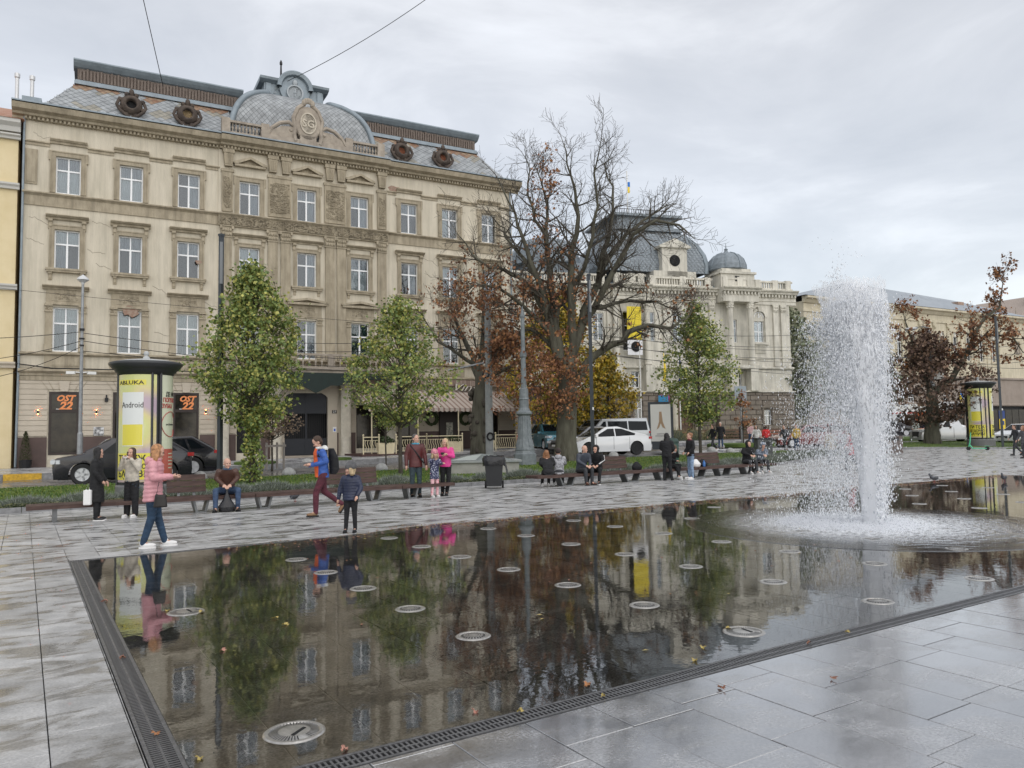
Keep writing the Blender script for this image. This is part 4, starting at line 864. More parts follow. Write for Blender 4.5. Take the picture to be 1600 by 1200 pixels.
# arched heads
def archwin(par, x0, x1, zs, y, frame, deep=.1):
    c = (x0+x1)/2; r = (x1-x0)/2
    g = MB(); g.lathe([(.001, y+.06), (r, y+.06)], 20, (c, 0, zs), 'y', pi, 0); w1 = g.build('arch_pane', M_GL, par)
    g = MB(); g.lathe([(r-.07, y-.02), (r, y-.02), (r, y+.05), (r-.07, y+.05)], 20, (c, 0, zs), 'y', pi, 0); g.box(c-.03, c+.03, y-.02, y+.03, zs, zs+r-.05)
    for s_ in (-1, 1): g.tube([(c, y, zs), (c+s_*r*.7, y, zs+r*.7)], .025, 4)
    g.build('arch_frame', M_WF, w1); return w1
archwin(mu, -4.35, -3.27, 12.35, -.02, M_WF)
g = MB(); g.lathe([(.62, -.12), (.62, -.2), (.86, -.2), (.86, 0)], 24, (-3.81, 0, 12.35), 'y', pi, 0); g.box(-4.67, -4.43, -.15, 0, 9.97, 12.35); g.box(-3.19, -2.95, -.15, 0, 9.97, 12.35); g.box(-4.8, -2.8, -.22, 0, 9.72, 9.95); g.box(-4.4, -3.2, -.08, 0, 8.9, 9.7); g.prism([(-3.95, 12.9), (-3.67, 12.9), (-3.6, 13.35), (-4.02, 13.35)], -.3, 0, 'y')
for k in range(9): g.box(-4.35+k*.13, -4.28+k*.13, -.12, -.08, 9.0, 9.6)
g.build('arch_surround', M_MS, mu)
def mcourse(name, z, prof, a, b, p=0, m_=M_MS):
    g = MB(); g.prism([(y-p if y < 0 else y, z+dz) for y, dz in prof], a, b, 'x'); return g.build(name, m_, mu)
CP = [(0, 0), (-.15, 0), (-.15, .12), (-.5, .2), (-.55, .34), (-.72, .46), (-.75, .56), (0, .6)]
for a, b, p in ((-4.4, .35, 0), (-8.4, -4.4, 1.0), (-15.5, -8.4, .0), (-19.2, -15.5, .6), (-34, -19.2, 0)):
    mcourse('cornice', 14.4, CP, a, b, p); mcourse('architrave', 13.62, [(0, 0), (-.12, 0), (-.12, .3), (-.2, .34), (-.16, .5), (-.16, .78), (0, .78)], a+.02, b-.02, p*.9)
    g = MB(); x = a+.1
    while x < b: g.box(x, x+.16, -.42-p, -.16-p, 14.3, 14.56); x += .36
    g.build('modillions', M_MS, mu, kind='stuff')
    # parapet
    g = MB(); g.box(a+.2, b-.4, -.25-p*.8, .1-p*.8, 15.0, 15.2); g.box(a+.2, b-.4, -.25-p*.8, .1-p*.8, 15.75, 15.92)
    for x in (a+.2, b-1.2, (a+b)/2-.25): g.box(x, x+.6, -.28-p*.8, .12-p*.8, 15.0, 16.0)
    par_ = g.build('parapet', M_MS, mu); g = MB(); x = a+.9
    while x < b-1.3: g.box(x, x+.12, -.16-p*.8, 0-p*.8, 15.2, 15.75); x += .26
    g.build('balusters', M_MS, par_, kind='stuff')
mcourse('string_course', 7.3, [(0, 0), (-.1, .02), (-.25, .12), (-.25, .24), (0, .3)], -34, -.2)
mcourse('string_course', 8.35, [(0, 0), (-.08, 0), (-.08, .15), (0, .2)], -8.5, -.3)
# pilasters on the right corner
def mpil(x, w_, z0=7.6, z1=13.62, p=0.):
    g = MB(); g.box(x, x+w_, -.18-p, 0, z0, z1-.7); g.box(x-.06, x+w_+.06, -.25-p, 0, z0, z0+.4); g.prism([(x, z1-.7), (x+w_, z1-.7), (x+w_+.1, z1), (x-.1, z1)], -.26-p, 0, 'y')
    for k in range(3):
        for r_ in range(2): g.ball((x+w_*(k+.5)/3, -.26-p, z1-.55+.28*r_), .1, 6, 4)
    g.build('pilaster', M_MS, mu)
for x in (-2.27, -1.42, -9.2, -11.2, -14.0, -19.6, -22.0, -25.0, -28.0): mpil(x, .5)
# portico columns
def mcol(x, p, z0=8.1, z1=13.62, r=.29):
    g = MB(); g.lathe([(r*1.3, z0-.45), (r*1.3, z0-.3), (r*1.15, z0-.2), (r*1.15, z0), (r, z0+.1), (r*.97, z0+2), (r*.86, z1-.72), (r*.95, z1-.68), (r*.9, z1-.6), (r*1.25, z1-.1), (r*1.4, z1-.08), (r*1.4, z1)], 18, (x, -p, 0))
    for k in range(8):
        a = k*pi/4; 
        for r_ in range(2): g.ball((x+r*1.05*cos(a), -p+r*1.05*sin(a), z1-.5+.24*r_), .09, 6, 4)
    g.build('column', M_MS, mu, smooth=False); g = MB(); g.box(x-.42, x+.42, -p-.42, -p+.42, Zp+.1, 7.6); g.build('pedestal', M_MS, mu)
for x in (-7.4, -5.25): mcol(x, .85)
for x in (-18.9, -15.8): mcol(x, .5)
g = MB(); g.box(-8.3, -4.5, -1.3, -.0, 7.3, 7.62); g.build('portico_slab', M_MS, mu); g = MB(); g.box(-8.3, -4.5, -1.25, -.0, 13.64, 14.38); g.build('entablature', M_MS, mu)
# attic tower with small dome
g = MB(); g.box(-8.35, -4.75, -1.0, 2.6, 15.0, 16.3); g.box(-8.5, -4.6, -1.15, 2.75, 16.3, 16.5); g.box(-8.1, -5.0, -.8, 2.4, 16.5, 16.85); g.build('attic_block', M_MS, mu)
g = MB(); g.box(-6.85, -6.4, -1.03, -1.0, 15.6, 16.1); g.build('attic_window', M_DARK, mu)
g = MB(); g.lathe([(1.75, 16.85), (1.85, 16.95), (1.83, 17.4), (1.6, 18.0), (1.15, 18.45), (.55, 18.68), (.25, 18.75), (.14, 18.95), (.2, 19.05), (.05, 19.2), (.02, 19.65)], 24, (-6.6, .8, 0)); sd_ = g.build('small_dome', M_DSL, mu)
for k in range(8): a = k*pi/4+.2; g = MB(); g.tube([(-6.6+r*cos(a), .8+r*sin(a), z) for r, z in ((1.87, 16.95), (1.85, 17.4), (1.62, 18.02), (1.17, 18.47), (.55, 18.7))], .045, 5); g.build('dome_rib', M_ZINC, sd_)
# large square dome
gx0, gx1, gc = -19.0, -8.6, -13.9
prof = [(5.2, 16.6), (5.25, 17.4), (5.05, 18.4), (4.6, 19.4), (3.95, 20.3), (3.1, 20.95)]
def sqdome(name, c, pr, cy, m_, par=None, n=5):
    g = MB(); vs = []; fs = []
    for r, z in pr:
        for sx, sy in ((-1, -1), (1, -1), (1, 1), (-1, 1)): vs.append((c+sx*r, cy+sy*r, z))
    for j in range(len(pr)-1):
        for i in range(4): fs.append((j*4+i, j*4+(i+1) % 4, (j+1)*4+(i+1) % 4, (j+1)*4+i))
    g.add(vs, fs); return g.build(name, m_, par or mu)
sqdome('great_dome', gc, prof, 6.2, M_DSL)
g = MB(); rdt = random.Random(6)     # slates of the front face
for j in range(20):
    t = j/20*(len(prof)-1); i = int(t); f = t-i; r = prof[i][0]*(1-f)+prof[i+1][0]*f; z = prof[i][1]*(1-f)+prof[i+1][1]*f; x = -r+(.2 if j % 2 else 0)
    while x < r-.2: g.add([(gc+x, 6.2-r-.05, z), (gc+x+.19, 6.2-r-.03, z+.13), (gc+x, 6.2-r+.0, z+.3), (gc+x-.19, 6.2-r-.03, z+.13)], [(0, 1, 2, 3)]); x += .4
g.build('dome_slates', [mat('dome_slate_tile', (.23, .26, .285), .45, var=.3, vs_=6)], mu, kind='stuff')
for sx in (-1, 1):
    g = MB(); g.tube([(gc+sx*r, 6.2-r, z) for r, z in prof], .24, 6); g.build('dome_rib', M_ZINC, mu)
g = MB(); g.box(gc-3.6, gc+3.6, 2.4, 9.6, 20.95, 21.3); g.box(gc-3.0, gc+3.0, 3.1, 9.3, 21.3, 22.4); g.box(gc-3.7, gc+3.7, 2.6, 9.9, 22.4, 22.65)
g.build('dome_lantern', M_DSL, mu)
g = MB()
for x in rng(gc-3.2, gc+3.2, 26): g.box(x-.02, x+.02, 3.1, 3.13, 22.6, 23.2)
g.box(gc-3.2, gc+3.2, 3.1, 3.14, 23.15, 23.2); g.build('lantern_railing', M_IRON, mu, kind='stuff')
g = MB(); g.tube([(gc-1, 5, 22.6), (gc-1, 5, 27.6)], .06, 6); fp = g.build('flagpole', M_WHT, mu)
g = MB(); g.box(gc-.95, gc-.7, 4.95, 5.05, 26.0, 26.5); g.mi = 1; g.box(gc-.95, gc-.74, 4.95, 5.05, 25.4, 26.0); g.build('flag', [mat('flag_blue', (.03, .16, .5), .7), mat('flag_yellow', (.75, .55, .05), .7)], fp)
# stone dormer on the dome and the parapet sculpture
g = MB(); g.box(-13.7, -11.1, .3, 3.0, 15.9, 18.9); g.prism([(-14.0, 18.8), (-10.8, 18.8), (-10.8, 19.0), (-12.4, 19.7), (-14.0, 19.0)], .1, 3.0, 'y'); g.box(-14.6, -10.2, .3, 2, 15.0, 16.6); g.build('stone_dormer', M_MS, mu)
g = MB(); g.lathe([(.001, .25), (.55, .25)], 16, (-12.4, 0, 17.6), 'y'); g.build('dormer_eye', M_DARK, mu)
g = MB(); g.box(-34, 0, .2, 14, 14.9, 15.3); g.build('flat_roof', M_ZINC, mu)
g = MB(); g.box(-26, -20, 3, 9, 15.3, 17.6); g.lathe([(3.6, 17.6), (3.4, 18.8), (2.4, 20.0), (1.0, 20.5), (.02, 20.8)], 20, (-23.5, 6, 0)); g.build('rear_dome', M_DSL, mu)
# inscription
vs, fs = text('НАЦІОНАЛЬНИЙ МУЗЕЙ', .42, .02, .004)
g = MB(); g.add([(-12.4+x*1.05, -.19-z, 13.98+y) for x, y, z in vs], fs); g.build('inscription', mat('dark_bronze', (.07, .05, .04), .5), mu)
# rusticated plinth: deep grooves between blocks
def rust(x0, x1, p, opens=()):
    z = 1.6; j = 0
    while z < Zp-.05:
        ze = min(z+.46, Zp-.02); x = x0-(.55 if j % 2 else 0)
        while x < x1:
            xe = x+1.1; a, b = max(x, x0)+.03, min(xe, x1)-.03
            cuts = [(a, b)]
            for o0, o1, oz0, oz1 in opens:
                if oz0 < (z+ze)/2 < oz1: cuts = [(u, v) for (s_, e_) in cuts for (u, v) in ((s_, min(e_, o0)), (max(s_, o1), e_))]
            for u, v in cuts:
                if v-u > .05: g = MB(); g.box(u, v, -.1-p, 0, z+.03, ze-.03); g.build('stone_block', M_MP, mu)
            x = xe
        z += .46; j += 1
    g = MB()
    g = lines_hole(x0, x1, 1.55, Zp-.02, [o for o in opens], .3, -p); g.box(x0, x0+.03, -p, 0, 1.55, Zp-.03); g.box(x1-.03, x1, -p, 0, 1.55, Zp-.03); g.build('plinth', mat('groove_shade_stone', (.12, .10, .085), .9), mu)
    g = MB(); g.box(x0-.1, x1+.1, -.25-p, .05, Zp, Zp+.12); g.build('plinth_cap', M_MS, mu)
    g = MB(); g.box(x0, x1, -.16-p, 0, .4, 1.58); g.build('brick_base', M_RED, mu)
rust(-4.4, -.3, .1, [(-3.7, -2.9, 2.0, 3.45)]); rust(-8.9, -4.4, .8); rust(-15.3, -8.9, .1, [(-12.9, -11.3, .5, 4.6)]); rust(-19.3, -15.3, .6, [(-17.35, -16.6, 2.5, 4.35)]); rust(-34, -19.3, .1, [(-22, -21.2, 2.3, 4.0), (-25, -24.2, 2.3, 4.0)])
window(mu, -3.7, 2.0, .8, 1.45, -.0, (3, 3, 3, 3)); window(mu, -17.35, 2.5, .75, 1.85, -.5, (3, 3, 3, 3))
g = MB(); g.prism([(-4.1, 3.65), (-2.4, 3.65), (-2.4, 3.75), (-3.25, 4.1), (-4.1, 3.75)], -.35, -.1, 'y'); g.box(-3.95, -3.78, -.28, -.1, 2.0, 3.65); g.box(-2.82, -2.65, -.28, -.1, 2.0, 3.65); g.build('window_pediment', M_MP, mu)
g = MB(); g.box(-12.9, -11.3, -.05, .05, .6, 4.6); d_ = g.build('door', M_DWD, mu); g = MB()
for x in (-12.8, -12.05): 
    for z in (.8, 2.1, 3.4): g.box(x, x+.62, -.1, -.05, z, z+1.0)
g.build('door_panels', mat('wood_panel', (.14, .085, .055), .5), d_)
for x in (-13.3, -10.9): g = MB(); g.lathe([(.3, 1.5), (.28, 4.9)], 14, (x, -.5, 0)); g.box(x-.35, x+.35, -.85, -.1, .6, 1.5); g.build('door_column', M_FLUT, mu)
# banners on the facade
def banner(name, lab, x0, x1, z0, z1, p, mm, sub=None):
    g = MB(); n = 8
    for i in range(n):
        a, b = x0+(x1-x0)*i/n, x0+(x1-x0)*(i+1)/n; g.add([(a, -p-.02*(i % 2), z0), (b, -p-.02*((i+1) % 2), z0), (b, -p-.02*((i+1) % 2), z1), (a, -p-.02*(i % 2), z1), (a, -p+.03, z0), (b, -p+.03, z0), (b, -p+.03, z1), (a, -p+.03, z1)], [(0, 1, 2, 3), (7, 6, 5, 4), (0, 3, 7, 4), (1, 5, 6, 2)])
    o = g.build(name, mm, None, Q0, -B1); tag(o, lab, 'banner'); return o
b1 = banner('banner', 'tall bright yellow banner hanging on the museum front behind the branches', -18.0, -16.6, 9.9, 12.9, .95, mat('banner_yellow', (.66, .52, .03), .6))
b2 = banner('banner', 'white banner with a round black emblem under the yellow banner', -18.0, -16.55, 8.5, 9.85, .95, mat('banner_white', (.68, .68, .70), .6))
g = MB(); g.lathe([(.001, -1.0), (.48, -1.0)], 20, (-17.2, 0, 9.25), 'y'); g.build('emblem', M_IRON, b2)
b3 = banner('banner', 'magenta and purple banner on the museum wall above the information board', -15.0, -13.9, 3.3, 4.9, .75, mat('banner_magenta', (.33, .02, .14), .6, vs_=1.5, col2=(.05, .02, .06)))
for k, (x, m_, lab) in enumerate(((-18.3, 'flag_blue', 'thin pale flagpole left of the museum window bay'), (-16.1, 'flag_yellow', 'thin pale flagpole just right of the plinth window with a yellow flag'), (-14.6, 'flag_blue', 'pale flagpole with a furled dark blue flag in front of the museum'))):
    r_ = thing('flagpole', lab, 'flagpole', Q0+TB*x-NB*4.0+Vector((0, 0, .7)), -B1, 'flagpoles before the museum')
    g = MB(); g.tube([(0, 0, 0), (0, 0, 8.2)], [.06, .035], 8); g.build('pole', M_WHT, r_)
    g = MB(); g.tube([(.08, 0, 5.2), (.12, 0, 6.4), (.04, 0, 7.8)], [.16, .13, .03], 6); g.build('flag', mat('furled_navy', (.03, .04, .12), .8) if k == 2 else MATS['flag_yellow'] if k == 1 else M_WHT, r_) if k else None
# fence in front
fm = thing('wooden_fence', 'low dark brown slatted fence in front of the museum', 'fence', Q0-NB*6.5+Vector((0, 0, .68)), -B1)
for z in (.15, .4, .65, .9): 
    me = MB(); me.box(0, 2.36, -.02, .02, -.09, .09); me = me.mesh('slat', M_DWD)
    for i in range(9): link('slat', me, fm, (-20+i*2.4, 0, z))
me = MB(); me.box(-.05, .05, -.05, .05, 0, 1.15); me = me.mesh('post', M_IRON)
for i in range(10): link('post', me, fm, (-20.02+i*2.4, .0, 0))
# ================================================================= third building on the right
R0 = NV*65.27+TV*118.85
M_RB = mat('warm_beige_render', (.50, .45, .33), .85, vs_=.8, col2=(.58, .52, .40))
streaks(M_RB, .85, 1.05, (2, 2, .2))
M_RG = mat('taupe_ground_floor', (.26, .215, .18), .85, vs_=.8, col2=(.32, .27, .23))
rb = thing('beige_building', 'long beige building with a grey hipped roof behind the brown chestnut tree at right', 'building', R0, -A1)
hs = []; x = -40.0
while x < -2: hs.append((x, x+1.1, 10.9, 14.3)); x += 3.15
hs += [(3.4, 4.6, 10.9, 14.3)] if False else []
gl_ = [(x+.0, x+1.5, 4.9, 6.0) for x in rng(-38, -10.9, 7)]
g = lines_hole(-42, 7, 8.3, 17.4, hs, .3); g.quad((7, 0, 0), (7, 14, 0), (7, 14, 17.4), (7, 0, 17.4)); g.quad((-42, 0, 0), (-42, 30, 0), (-42, 30, 17.4), (-42, 0, 17.4)); g.build('wall', M_RB, rb)
g = lines_hole(-42, 7, .3, 8.3, [(a, b, 4.9, 6.0) for a, b, _, _ in gl_]+[(-31, -9.8, .6, 4.0), (-6.5, -4.6, .7, 3.9), (-3, 6.5, .7, 4.4)], .3, -.1); g.build('ground_floor_wall', M_RG, rb)
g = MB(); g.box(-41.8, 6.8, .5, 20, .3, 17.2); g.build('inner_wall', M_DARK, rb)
for a, b, c, d in hs:
    window(rb, a, c, b-a, d-c, .15, (0, 0, 3, 3)); archwin(rb, a, b, d, -.02, M_WF)
    g = MB(); g.lathe([(.56, -.1), (.78, -.1), (.78, 0)], 16, ((a+b)/2, 0, d), 'y', pi, 0); g.box(a-.2, a, -.1, 0, c, d); g.box(b, b+.2, -.1, 0, c, d); g.box(a-.3, b+.3, -.2, 0, c-.25, c); g.box(a-.1, b+.1, -.06, 0, 9.1, 10.3); g.build('surround', M_RB, rb)
    g = MB(); g.box(b+.75, b+1.2, -.12, 0, 9.0, 16.0); g.box(b+.65, b+1.3, -.2, 0, 15.6, 16.1); g.ball((b+.97, -.2, 15.4), .2, 8, 5); g.build('pilaster', M_RB, rb)
for a, b, c, d in gl_:
    window(rb, a+.2, c, 1.1, 1.0, 0, (3, 3, 3, 3)); archwin(rb, a+.2, b-.2, 5.95, -.12, M_WF); g = MB(); g.lathe([(.56, -.2), (.85, -.2), (.85, -.1)], 16, ((a+b)/2, 0, 5.95), 'y', pi, 0); g.build('arch_surround', M_RG, rb)
for z, pr in ((17.2, [(0, 0), (-.2, .0), (-.5, .35), (-.9, .5), (-.9, .75), (0, .85)]), (16.1, [(0, 0), (-.15, 0), (-.15, .3), (0, .35)]), (8.3, [(0, 0), (-.3, .05), (-.3, .3), (0, .35)]), (4.5, [(0, 0), (-.2, .02), (-.2, .2), (-.1, .25)])):
    g = MB(); g.prism([(y, z+q) for y, q in pr], -42.2, 7.3, 'x'); g.build('cornice' if z > 10 else 'string_course', M_RB if z > 9 else M_RG, rb)
for z in (1.6, 2.6, 3.6): pass
g = MB(); g.add([(-42.6, -.9, 18.0), (7.6, -.9, 18.0), (7.6, 16, 18.0), (-42.6, 30, 18.0), (-24, 7.5, 22.5), (1, 7.5, 21.6)], [(0, 1, 5, 4), (1, 2, 5), (2, 3, 4, 5), (3, 0, 4)]); fixn(g.build('roof', mat('grey_sheet_roof', (.30, .33, .36), .5, .2, var=.2, vs_=1.5, stretch=(2, .3, 1)), rb))
for x, y, z in ((-20, 7, 21.2), (-9.5, 7, 20.9), (-3.5, 3.8, 19.8)): g = MB(); g.box(x, x+1.5, y, y+1, z-1, z+.7); g.build('chimney', M_BRICK if x > -5 else M_MS, rb)
g = MB(); g.box(4.2, 4.9, -.12, 0, 12.3, 14.0); g.tube([(3.9, -.12, 12.3), (4.0, -.12, 14.2), (5.1, -.12, 14.2), (5.2, -.12, 12.3)], .07, 5); g.build('wall_relief', M_STN, rb)
sh = [(-31, -9.8), (-6.5, -4.6), (-3, 6.5)]
for a, b in sh:
    x = a
    while x < b-.2:
        xe = min(x+1.8, b); g = MB(); g.box(x+.06, xe-.06, .1, .14, .6, 3.9); g.build('shop_window', M_DKGL, rb); x = xe
g = MB(); g.box(-19, -9.9, -.5, -.12, 3.55, 4.4); g.build('shop_fascia', M_IRON, rb)
for s_, x in (('COFFEE', -17.6), ('МАГАЗИН', -13.4)): label_on(rb, 'lettering', s_, .6, (x, -.51, 3.72), M_WHT, 0, .01)
aw2 = thing('awning', 'grey scalloped shop awning under the flag on the beige building', 'awning', R0, -A1)
g = MB(); n = 26
for i in range(n):
    a, b = -19.5+i*.4, -19.5+(i+1)*.4; k = .35*abs(sin(i*pi/6.5)); k2 = .35*abs(sin((i+1)*pi/6.5)); g.quad((a, -.15, 5.0), (b, -.15, 5.0), (b, -1.6, 4.7-k2), (a, -1.6, 4.7-k))
g.build('canvas', mat('grey_canvas', (.42, .42, .42), .7, var=.15), aw2)
fl = thing('flag', 'blue and yellow flag on a short pole on the beige building', 'flag', R0+TV*-12.0-NV*1.0+Vector((0, 0, 5.3)), -A1)
g = MB(); g.tube([(0, .9, 0), (-.1, 0, 1.4)], .03, 5); g.build('pole', M_WHT, fl); g = MB(); g.add([(-.1, 0, 1.4), (.45, -.05, .75), (.35, 0, .05), (-.1, .05, .75)], [(0, 1, 2, 3)]); g.build('blue_band', MATS['flag_blue'], fl); g = MB(); g.add([(-.1, 0, 1.38), (-.1, .05, .75), (.35, .0, .03), (-.05, .02, -.5), (-.45, 0, .2)], [(0, 1, 2, 3, 4)]); g.build('yellow_band', MATS['flag_yellow'], fl)
adp = thing('advertising_board', 'blue and yellow advertising poster on the ground floor of the beige building', 'billboard', R0+TV*-2.2-NV*.9+Vector((0, 0, .9)), -A1)
g = MB(); g.box(-.85, .85, -.05, .05, 0, 2.9); g.build('frame', M_IRON, adp); g = MB(); g.box(-.75, .75, -.06, -.05, 1.6, 2.8); g.mi = 1; g.box(-.75, .75, -.062, -.05, .1, 1.6); g.mi = 0; g.box(-.5, .5, -.07, -.05, .7, 1.3); g.build('poster', [mat('deep_blue', (.02, .05, .2), .5), mat('advert_yellow', (.75, .55, .04), .5)], adp)
# glimpses beyond: stepped parapet block between museum and beige building, and church-like gable at far right
fb = thing('distant_building', 'distant pale building with a roof railing behind the green trees left of the fountain spray', 'building', Vector((131, 93.5, 2.6)), -radians(45))
g = MB(); g.box(-9, 9, 0, 14, 0, 22.5); g.build('wall', M_RB, fb)
g = MB(); g.box(-9.5, 9.5, -.6, 14.5, 22.5, 23.2); g.build('cornice', M_RB, fb)
for x in rng(-9, 8.6, 14): g = MB(); g.box(x, x+.1, -.4, -.3, 23.2, 24.3); g.build('railing_post', M_IRON, fb)
g = MB(); g.box(-9, 9, -.4, -.3, 24.2, 24.35); g.box(-9, 9, -.4, -.3, 23.7, 23.8); g.build('rail', M_IRON, fb)
for z in (4, 9, 14, 18.5):
    for x in rng(-8, 6.5, 5): g = MB(); g.box(x, x+1.4, -.05, .1, z, z+2.4); g.build('window', M_GL, fb)
gb = thing('gabled_building', 'tall gabled building with pinnacles and a red roof slope at the far right edge', 'building', R0+TV*31+NV*13, -A1)
g = MB(); g.box(-3.5, 9, 0, 12, 0, 18.5); g.prism([(-2.5, 18.5), (9, 18.5), (9, 25.5), (3.5, 25.5)], 0, 10, 'y'); fixn(g.build('wall', mat('dusty_pink_stone', (.38, .32, .28), .85, var=.1), gb))
for x, z in ((-1.8, 18.4), (2.2, 23.0)): g = MB(); g.lathe([(.45, z), (.45, z+1.5), (.6, z+1.7), (.3, z+2), (.04, z+4.6)], 8, (x, -.2, 0)); g.build('pinnacle', M_STN, gb)
g = MB(); g.add([(1.6, -.4, 18.4), (5, -.4, 18.4), (5, -.1, 22.5), (3.2, -.1, 22.5)], [(0, 1, 2, 3)]); g.build('roof_slope', mat('red_tiles', (.30, .07, .04), .7), gb)
# ================================================================= trees
M_BARK = mat('dark_bark', (.045, .038, .03), .9, vs_=5, col2=(.10, .088, .07), bump=.8, bs=12, stretch=(1, 1, .3))
M_BARKG = mat('green_grey_bark', (.06, .055, .04), .9, vs_=4, col2=(.12, .115, .085), bump=.9, bs=10, stretch=(1, 1, .25))
LF = {'g': [mat('maple_leaf', (.21, .25, .065), .55, var=.3, vs_=9), mat('maple_leaf_dark', (.11, .16, .045), .55, var=.3, vs_=9), mat('maple_leaf_yellow', (.36, .35, .09), .55, var=.3, vs_=9), mat('maple_leaf_mid', (.155, .21, .055), .5)],
      'b': [mat('rust_leaf', (.22, .10, .05), .7, var=.35, vs_=9), mat('brown_leaf', (.12, .05, .025), .7, var=.35, vs_=9), mat('orange_leaf', (.32, .15, .06), .7, var=.3, vs_=9)],
      'd': [mat('dark_brown_leaf', (.13, .085, .06), .75, var=.3, vs_=9), mat('red_brown_leaf', (.19, .12, .08), .75, var=.3, vs_=9), mat('deep_brown_leaf', (.07, .04, .03), .75, var=.3)],
      'y': [mat('yellow_leaf', (.46, .33, .03), .6, var=.25, vs_=9), mat('gold_leaf', (.34, .22, .025), .6, var=.3), mat('olive_leaf', (.17, .16, .03), .6, var=.3)],
      't': [mat('tan_dry_leaf', (.22, .16, .11), .8, var=.3, vs_=9), mat('dull_dry_leaf', (.13, .10, .075), .8, var=.3)],
      'o': [mat('grey_green_leaf', (.16, .19, .11), .7, var=.3, vs_=5), mat('grey_olive_leaf', (.22, .23, .15), .7, var=.3)]}
def leafmesh(name, pts, size, mats, parent, rd, droop=.4, kind=None, shape=5):
    """one real leaf-shaped blade per point"""
    vs = []; fs = []; ms = []
    if shape == 5: base = [(0, -.5), (.42, -.22), (.5, .2), (.2, .22), (0, .62), (-.2, .22), (-.5, .2), (-.42, -.22)]; F = [(0, 1, 2, 3), (0, 3, 4, 5), (0, 5, 6, 7)]
    elif shape == 7: base = [(0, -.5), (.5, .1), (.28, .12), (.2, .6), (0, .25), (-.2, .6), (-.28, .12), (-.5, .1)]; F = [(0, 1, 2), (0, 2, 3, 4), (0, 4, 5, 6), (0, 6, 7)]
    else: base = [(0, -.6), (.22, 0), (0, .6), (-.22, 0)]; F = [(0, 1, 2, 3)]
    for p in pts:
        a = Vector((rd.gauss(0, 1), rd.gauss(0, 1), rd.gauss(0, 1)-droop*2)).normalized(); n = Vector((rd.gauss(0, .8), rd.gauss(0, .8), rd.gauss(.5, .7))); b = a.cross(n)
        if b.length < .01: continue
        b.normalize(); c = a.cross(b); s_ = size*rd.uniform(.5, 1.4); k = len(vs); bend = rd.uniform(-.25, .25)
        for x, y in base: q = p+b*x*s_+a*y*s_+c*(abs(x)*bend*s_); vs.append((q.x, q.y, q.z))
        m_ = rd.randrange(len(mats))
        for f in F: fs.append(tuple(i+k for i in f)); ms.append(m_)
    mb = MB(); mb.v = vs; mb.f = fs; mb.m = ms; return mb.build(name, mats, parent)
def maple(label, x, y, h, r, zb, zm, seed, tr=.09, leaf=.098, nc=300, per=46, key='g', ivy=False, group=None, lean=0, name='maple_tree'):
    rd = random.Random(seed); r_ = thing(name, label, 'tree', (x, y, hgt(x, y)), rd.uniform(0, 1) if not lean else 0, group)
    tk = MB(); tk.tube([(0, 0, -.1), (.02, 0, .25), (.0, .02, zb), (.03, 0, zm), (0, .02, h*.93)], [tr*1.5, tr*1.1, tr, tr*.7, .012], 9)
    br = MB(); pts = []
    def prof(z):
        t = (z-zb)/(h-zb); tm = (zm-zb)/(h-zb)
        return r*(sin(min(1, t/tm)*pi/2)**.65 if t < tm else max(0, (1-(t-tm)/(1-tm)))**.72)
    for i in range(nc):
        z = zb+(h-zb)*rd.random()**.85; a = rd.uniform(0, 2*pi); rr = prof(z)*(rd.random()**.38)*rd.choice((1, 1, 1, 1.16, .86))*(1+.55*noise.noise((cos(a)*1.4+seed, sin(a)*1.4, z*1.25)))
        c = Vector((rr*cos(a), rr*sin(a), z+rd.uniform(-.1, .1))); z0 = max(zb*.9, z-rr*.75-.2)
        if rr > .25 and i % 2 == 0: m_ = Vector((c.x*.5, c.y*.5, (z0+z)/2-.05)); br.tube([(0, 0, z0), tuple(m_), tuple(c)], [.022, .014, .005], 4)
        if noise.noise((c.x*1.5, c.y*1.5, c.z*1.5+seed)) < -.33: continue
        sp = rd.choice((.13, .17, .22, .28))*(r/1.9)**.5
        for k in range(per): pts.append(c+Vector((rd.gauss(0, sp), rd.gauss(0, sp), rd.gauss(0, sp*.8))))
    tk.build('trunk', M_BARK, r_, smooth=True); br.build('branches', M_BARK, r_)
    if ivy:
        for k in range(1500): z = rd.uniform(.15, zb+.6); a = rd.uniform(0, 6.3); q = .10+.34*max(-.2, noise.noise((cos(a)*1.2, sin(a)*1.2, z*1.8)))+.26*rd.random()+.08*sin(z*3); pts.append(Vector((q*cos(a), q*sin(a), z)))
    leafmesh('foliage', pts, leaf, LF[key], r_, rd, .35)
    return r_
maple('tall dense green maple with leafy trunk behind the seated man in the brown jacket', 6.65, 27.1, 7.45, 1.78, 2.0, 3.9, 1, ivy=True, nc=370, per=48)
maple('airy light green young maple in front of the building entrance canopy', 12.4, 27.6, 6.75, 2.0, 2.0, 3.9, 2, nc=200, per=48, tr=.075)
maple('round green street tree before the museum with a slim dark trunk', 30.8, 29.5, 8.05, 2.15, 1.9, 4.0, 3, nc=270, per=42, leaf=.115, tr=.08)
maple('round-headed small tree with dry tan leaves in front of the dark gate', 9.45, 35.0, 2.75, .95, 1.45, 2.0, 4, nc=75, per=30, leaf=.09, key='t', tr=.04)
rt0 = [o for o in sc.objects if o.get('label', '').startswith('round-headed small tree')][0]
for k, (dx, dy) in enumerate(((-.42, -.3), (.42, -.3), (-.42, .3), (.42, .3))): g = MB(); g.box(dx-.035, dx+.035, dy-.035, dy+.035, 0, 1.2); g.build('guard_post', mat('grey_timber', (.22, .20, .18), .8), rt0)
g = MB(); g.box(-.5, .5, -.36, -.33, 1.0, 1.1); g.build('guard_rail', MATS['grey_timber'], rt0)
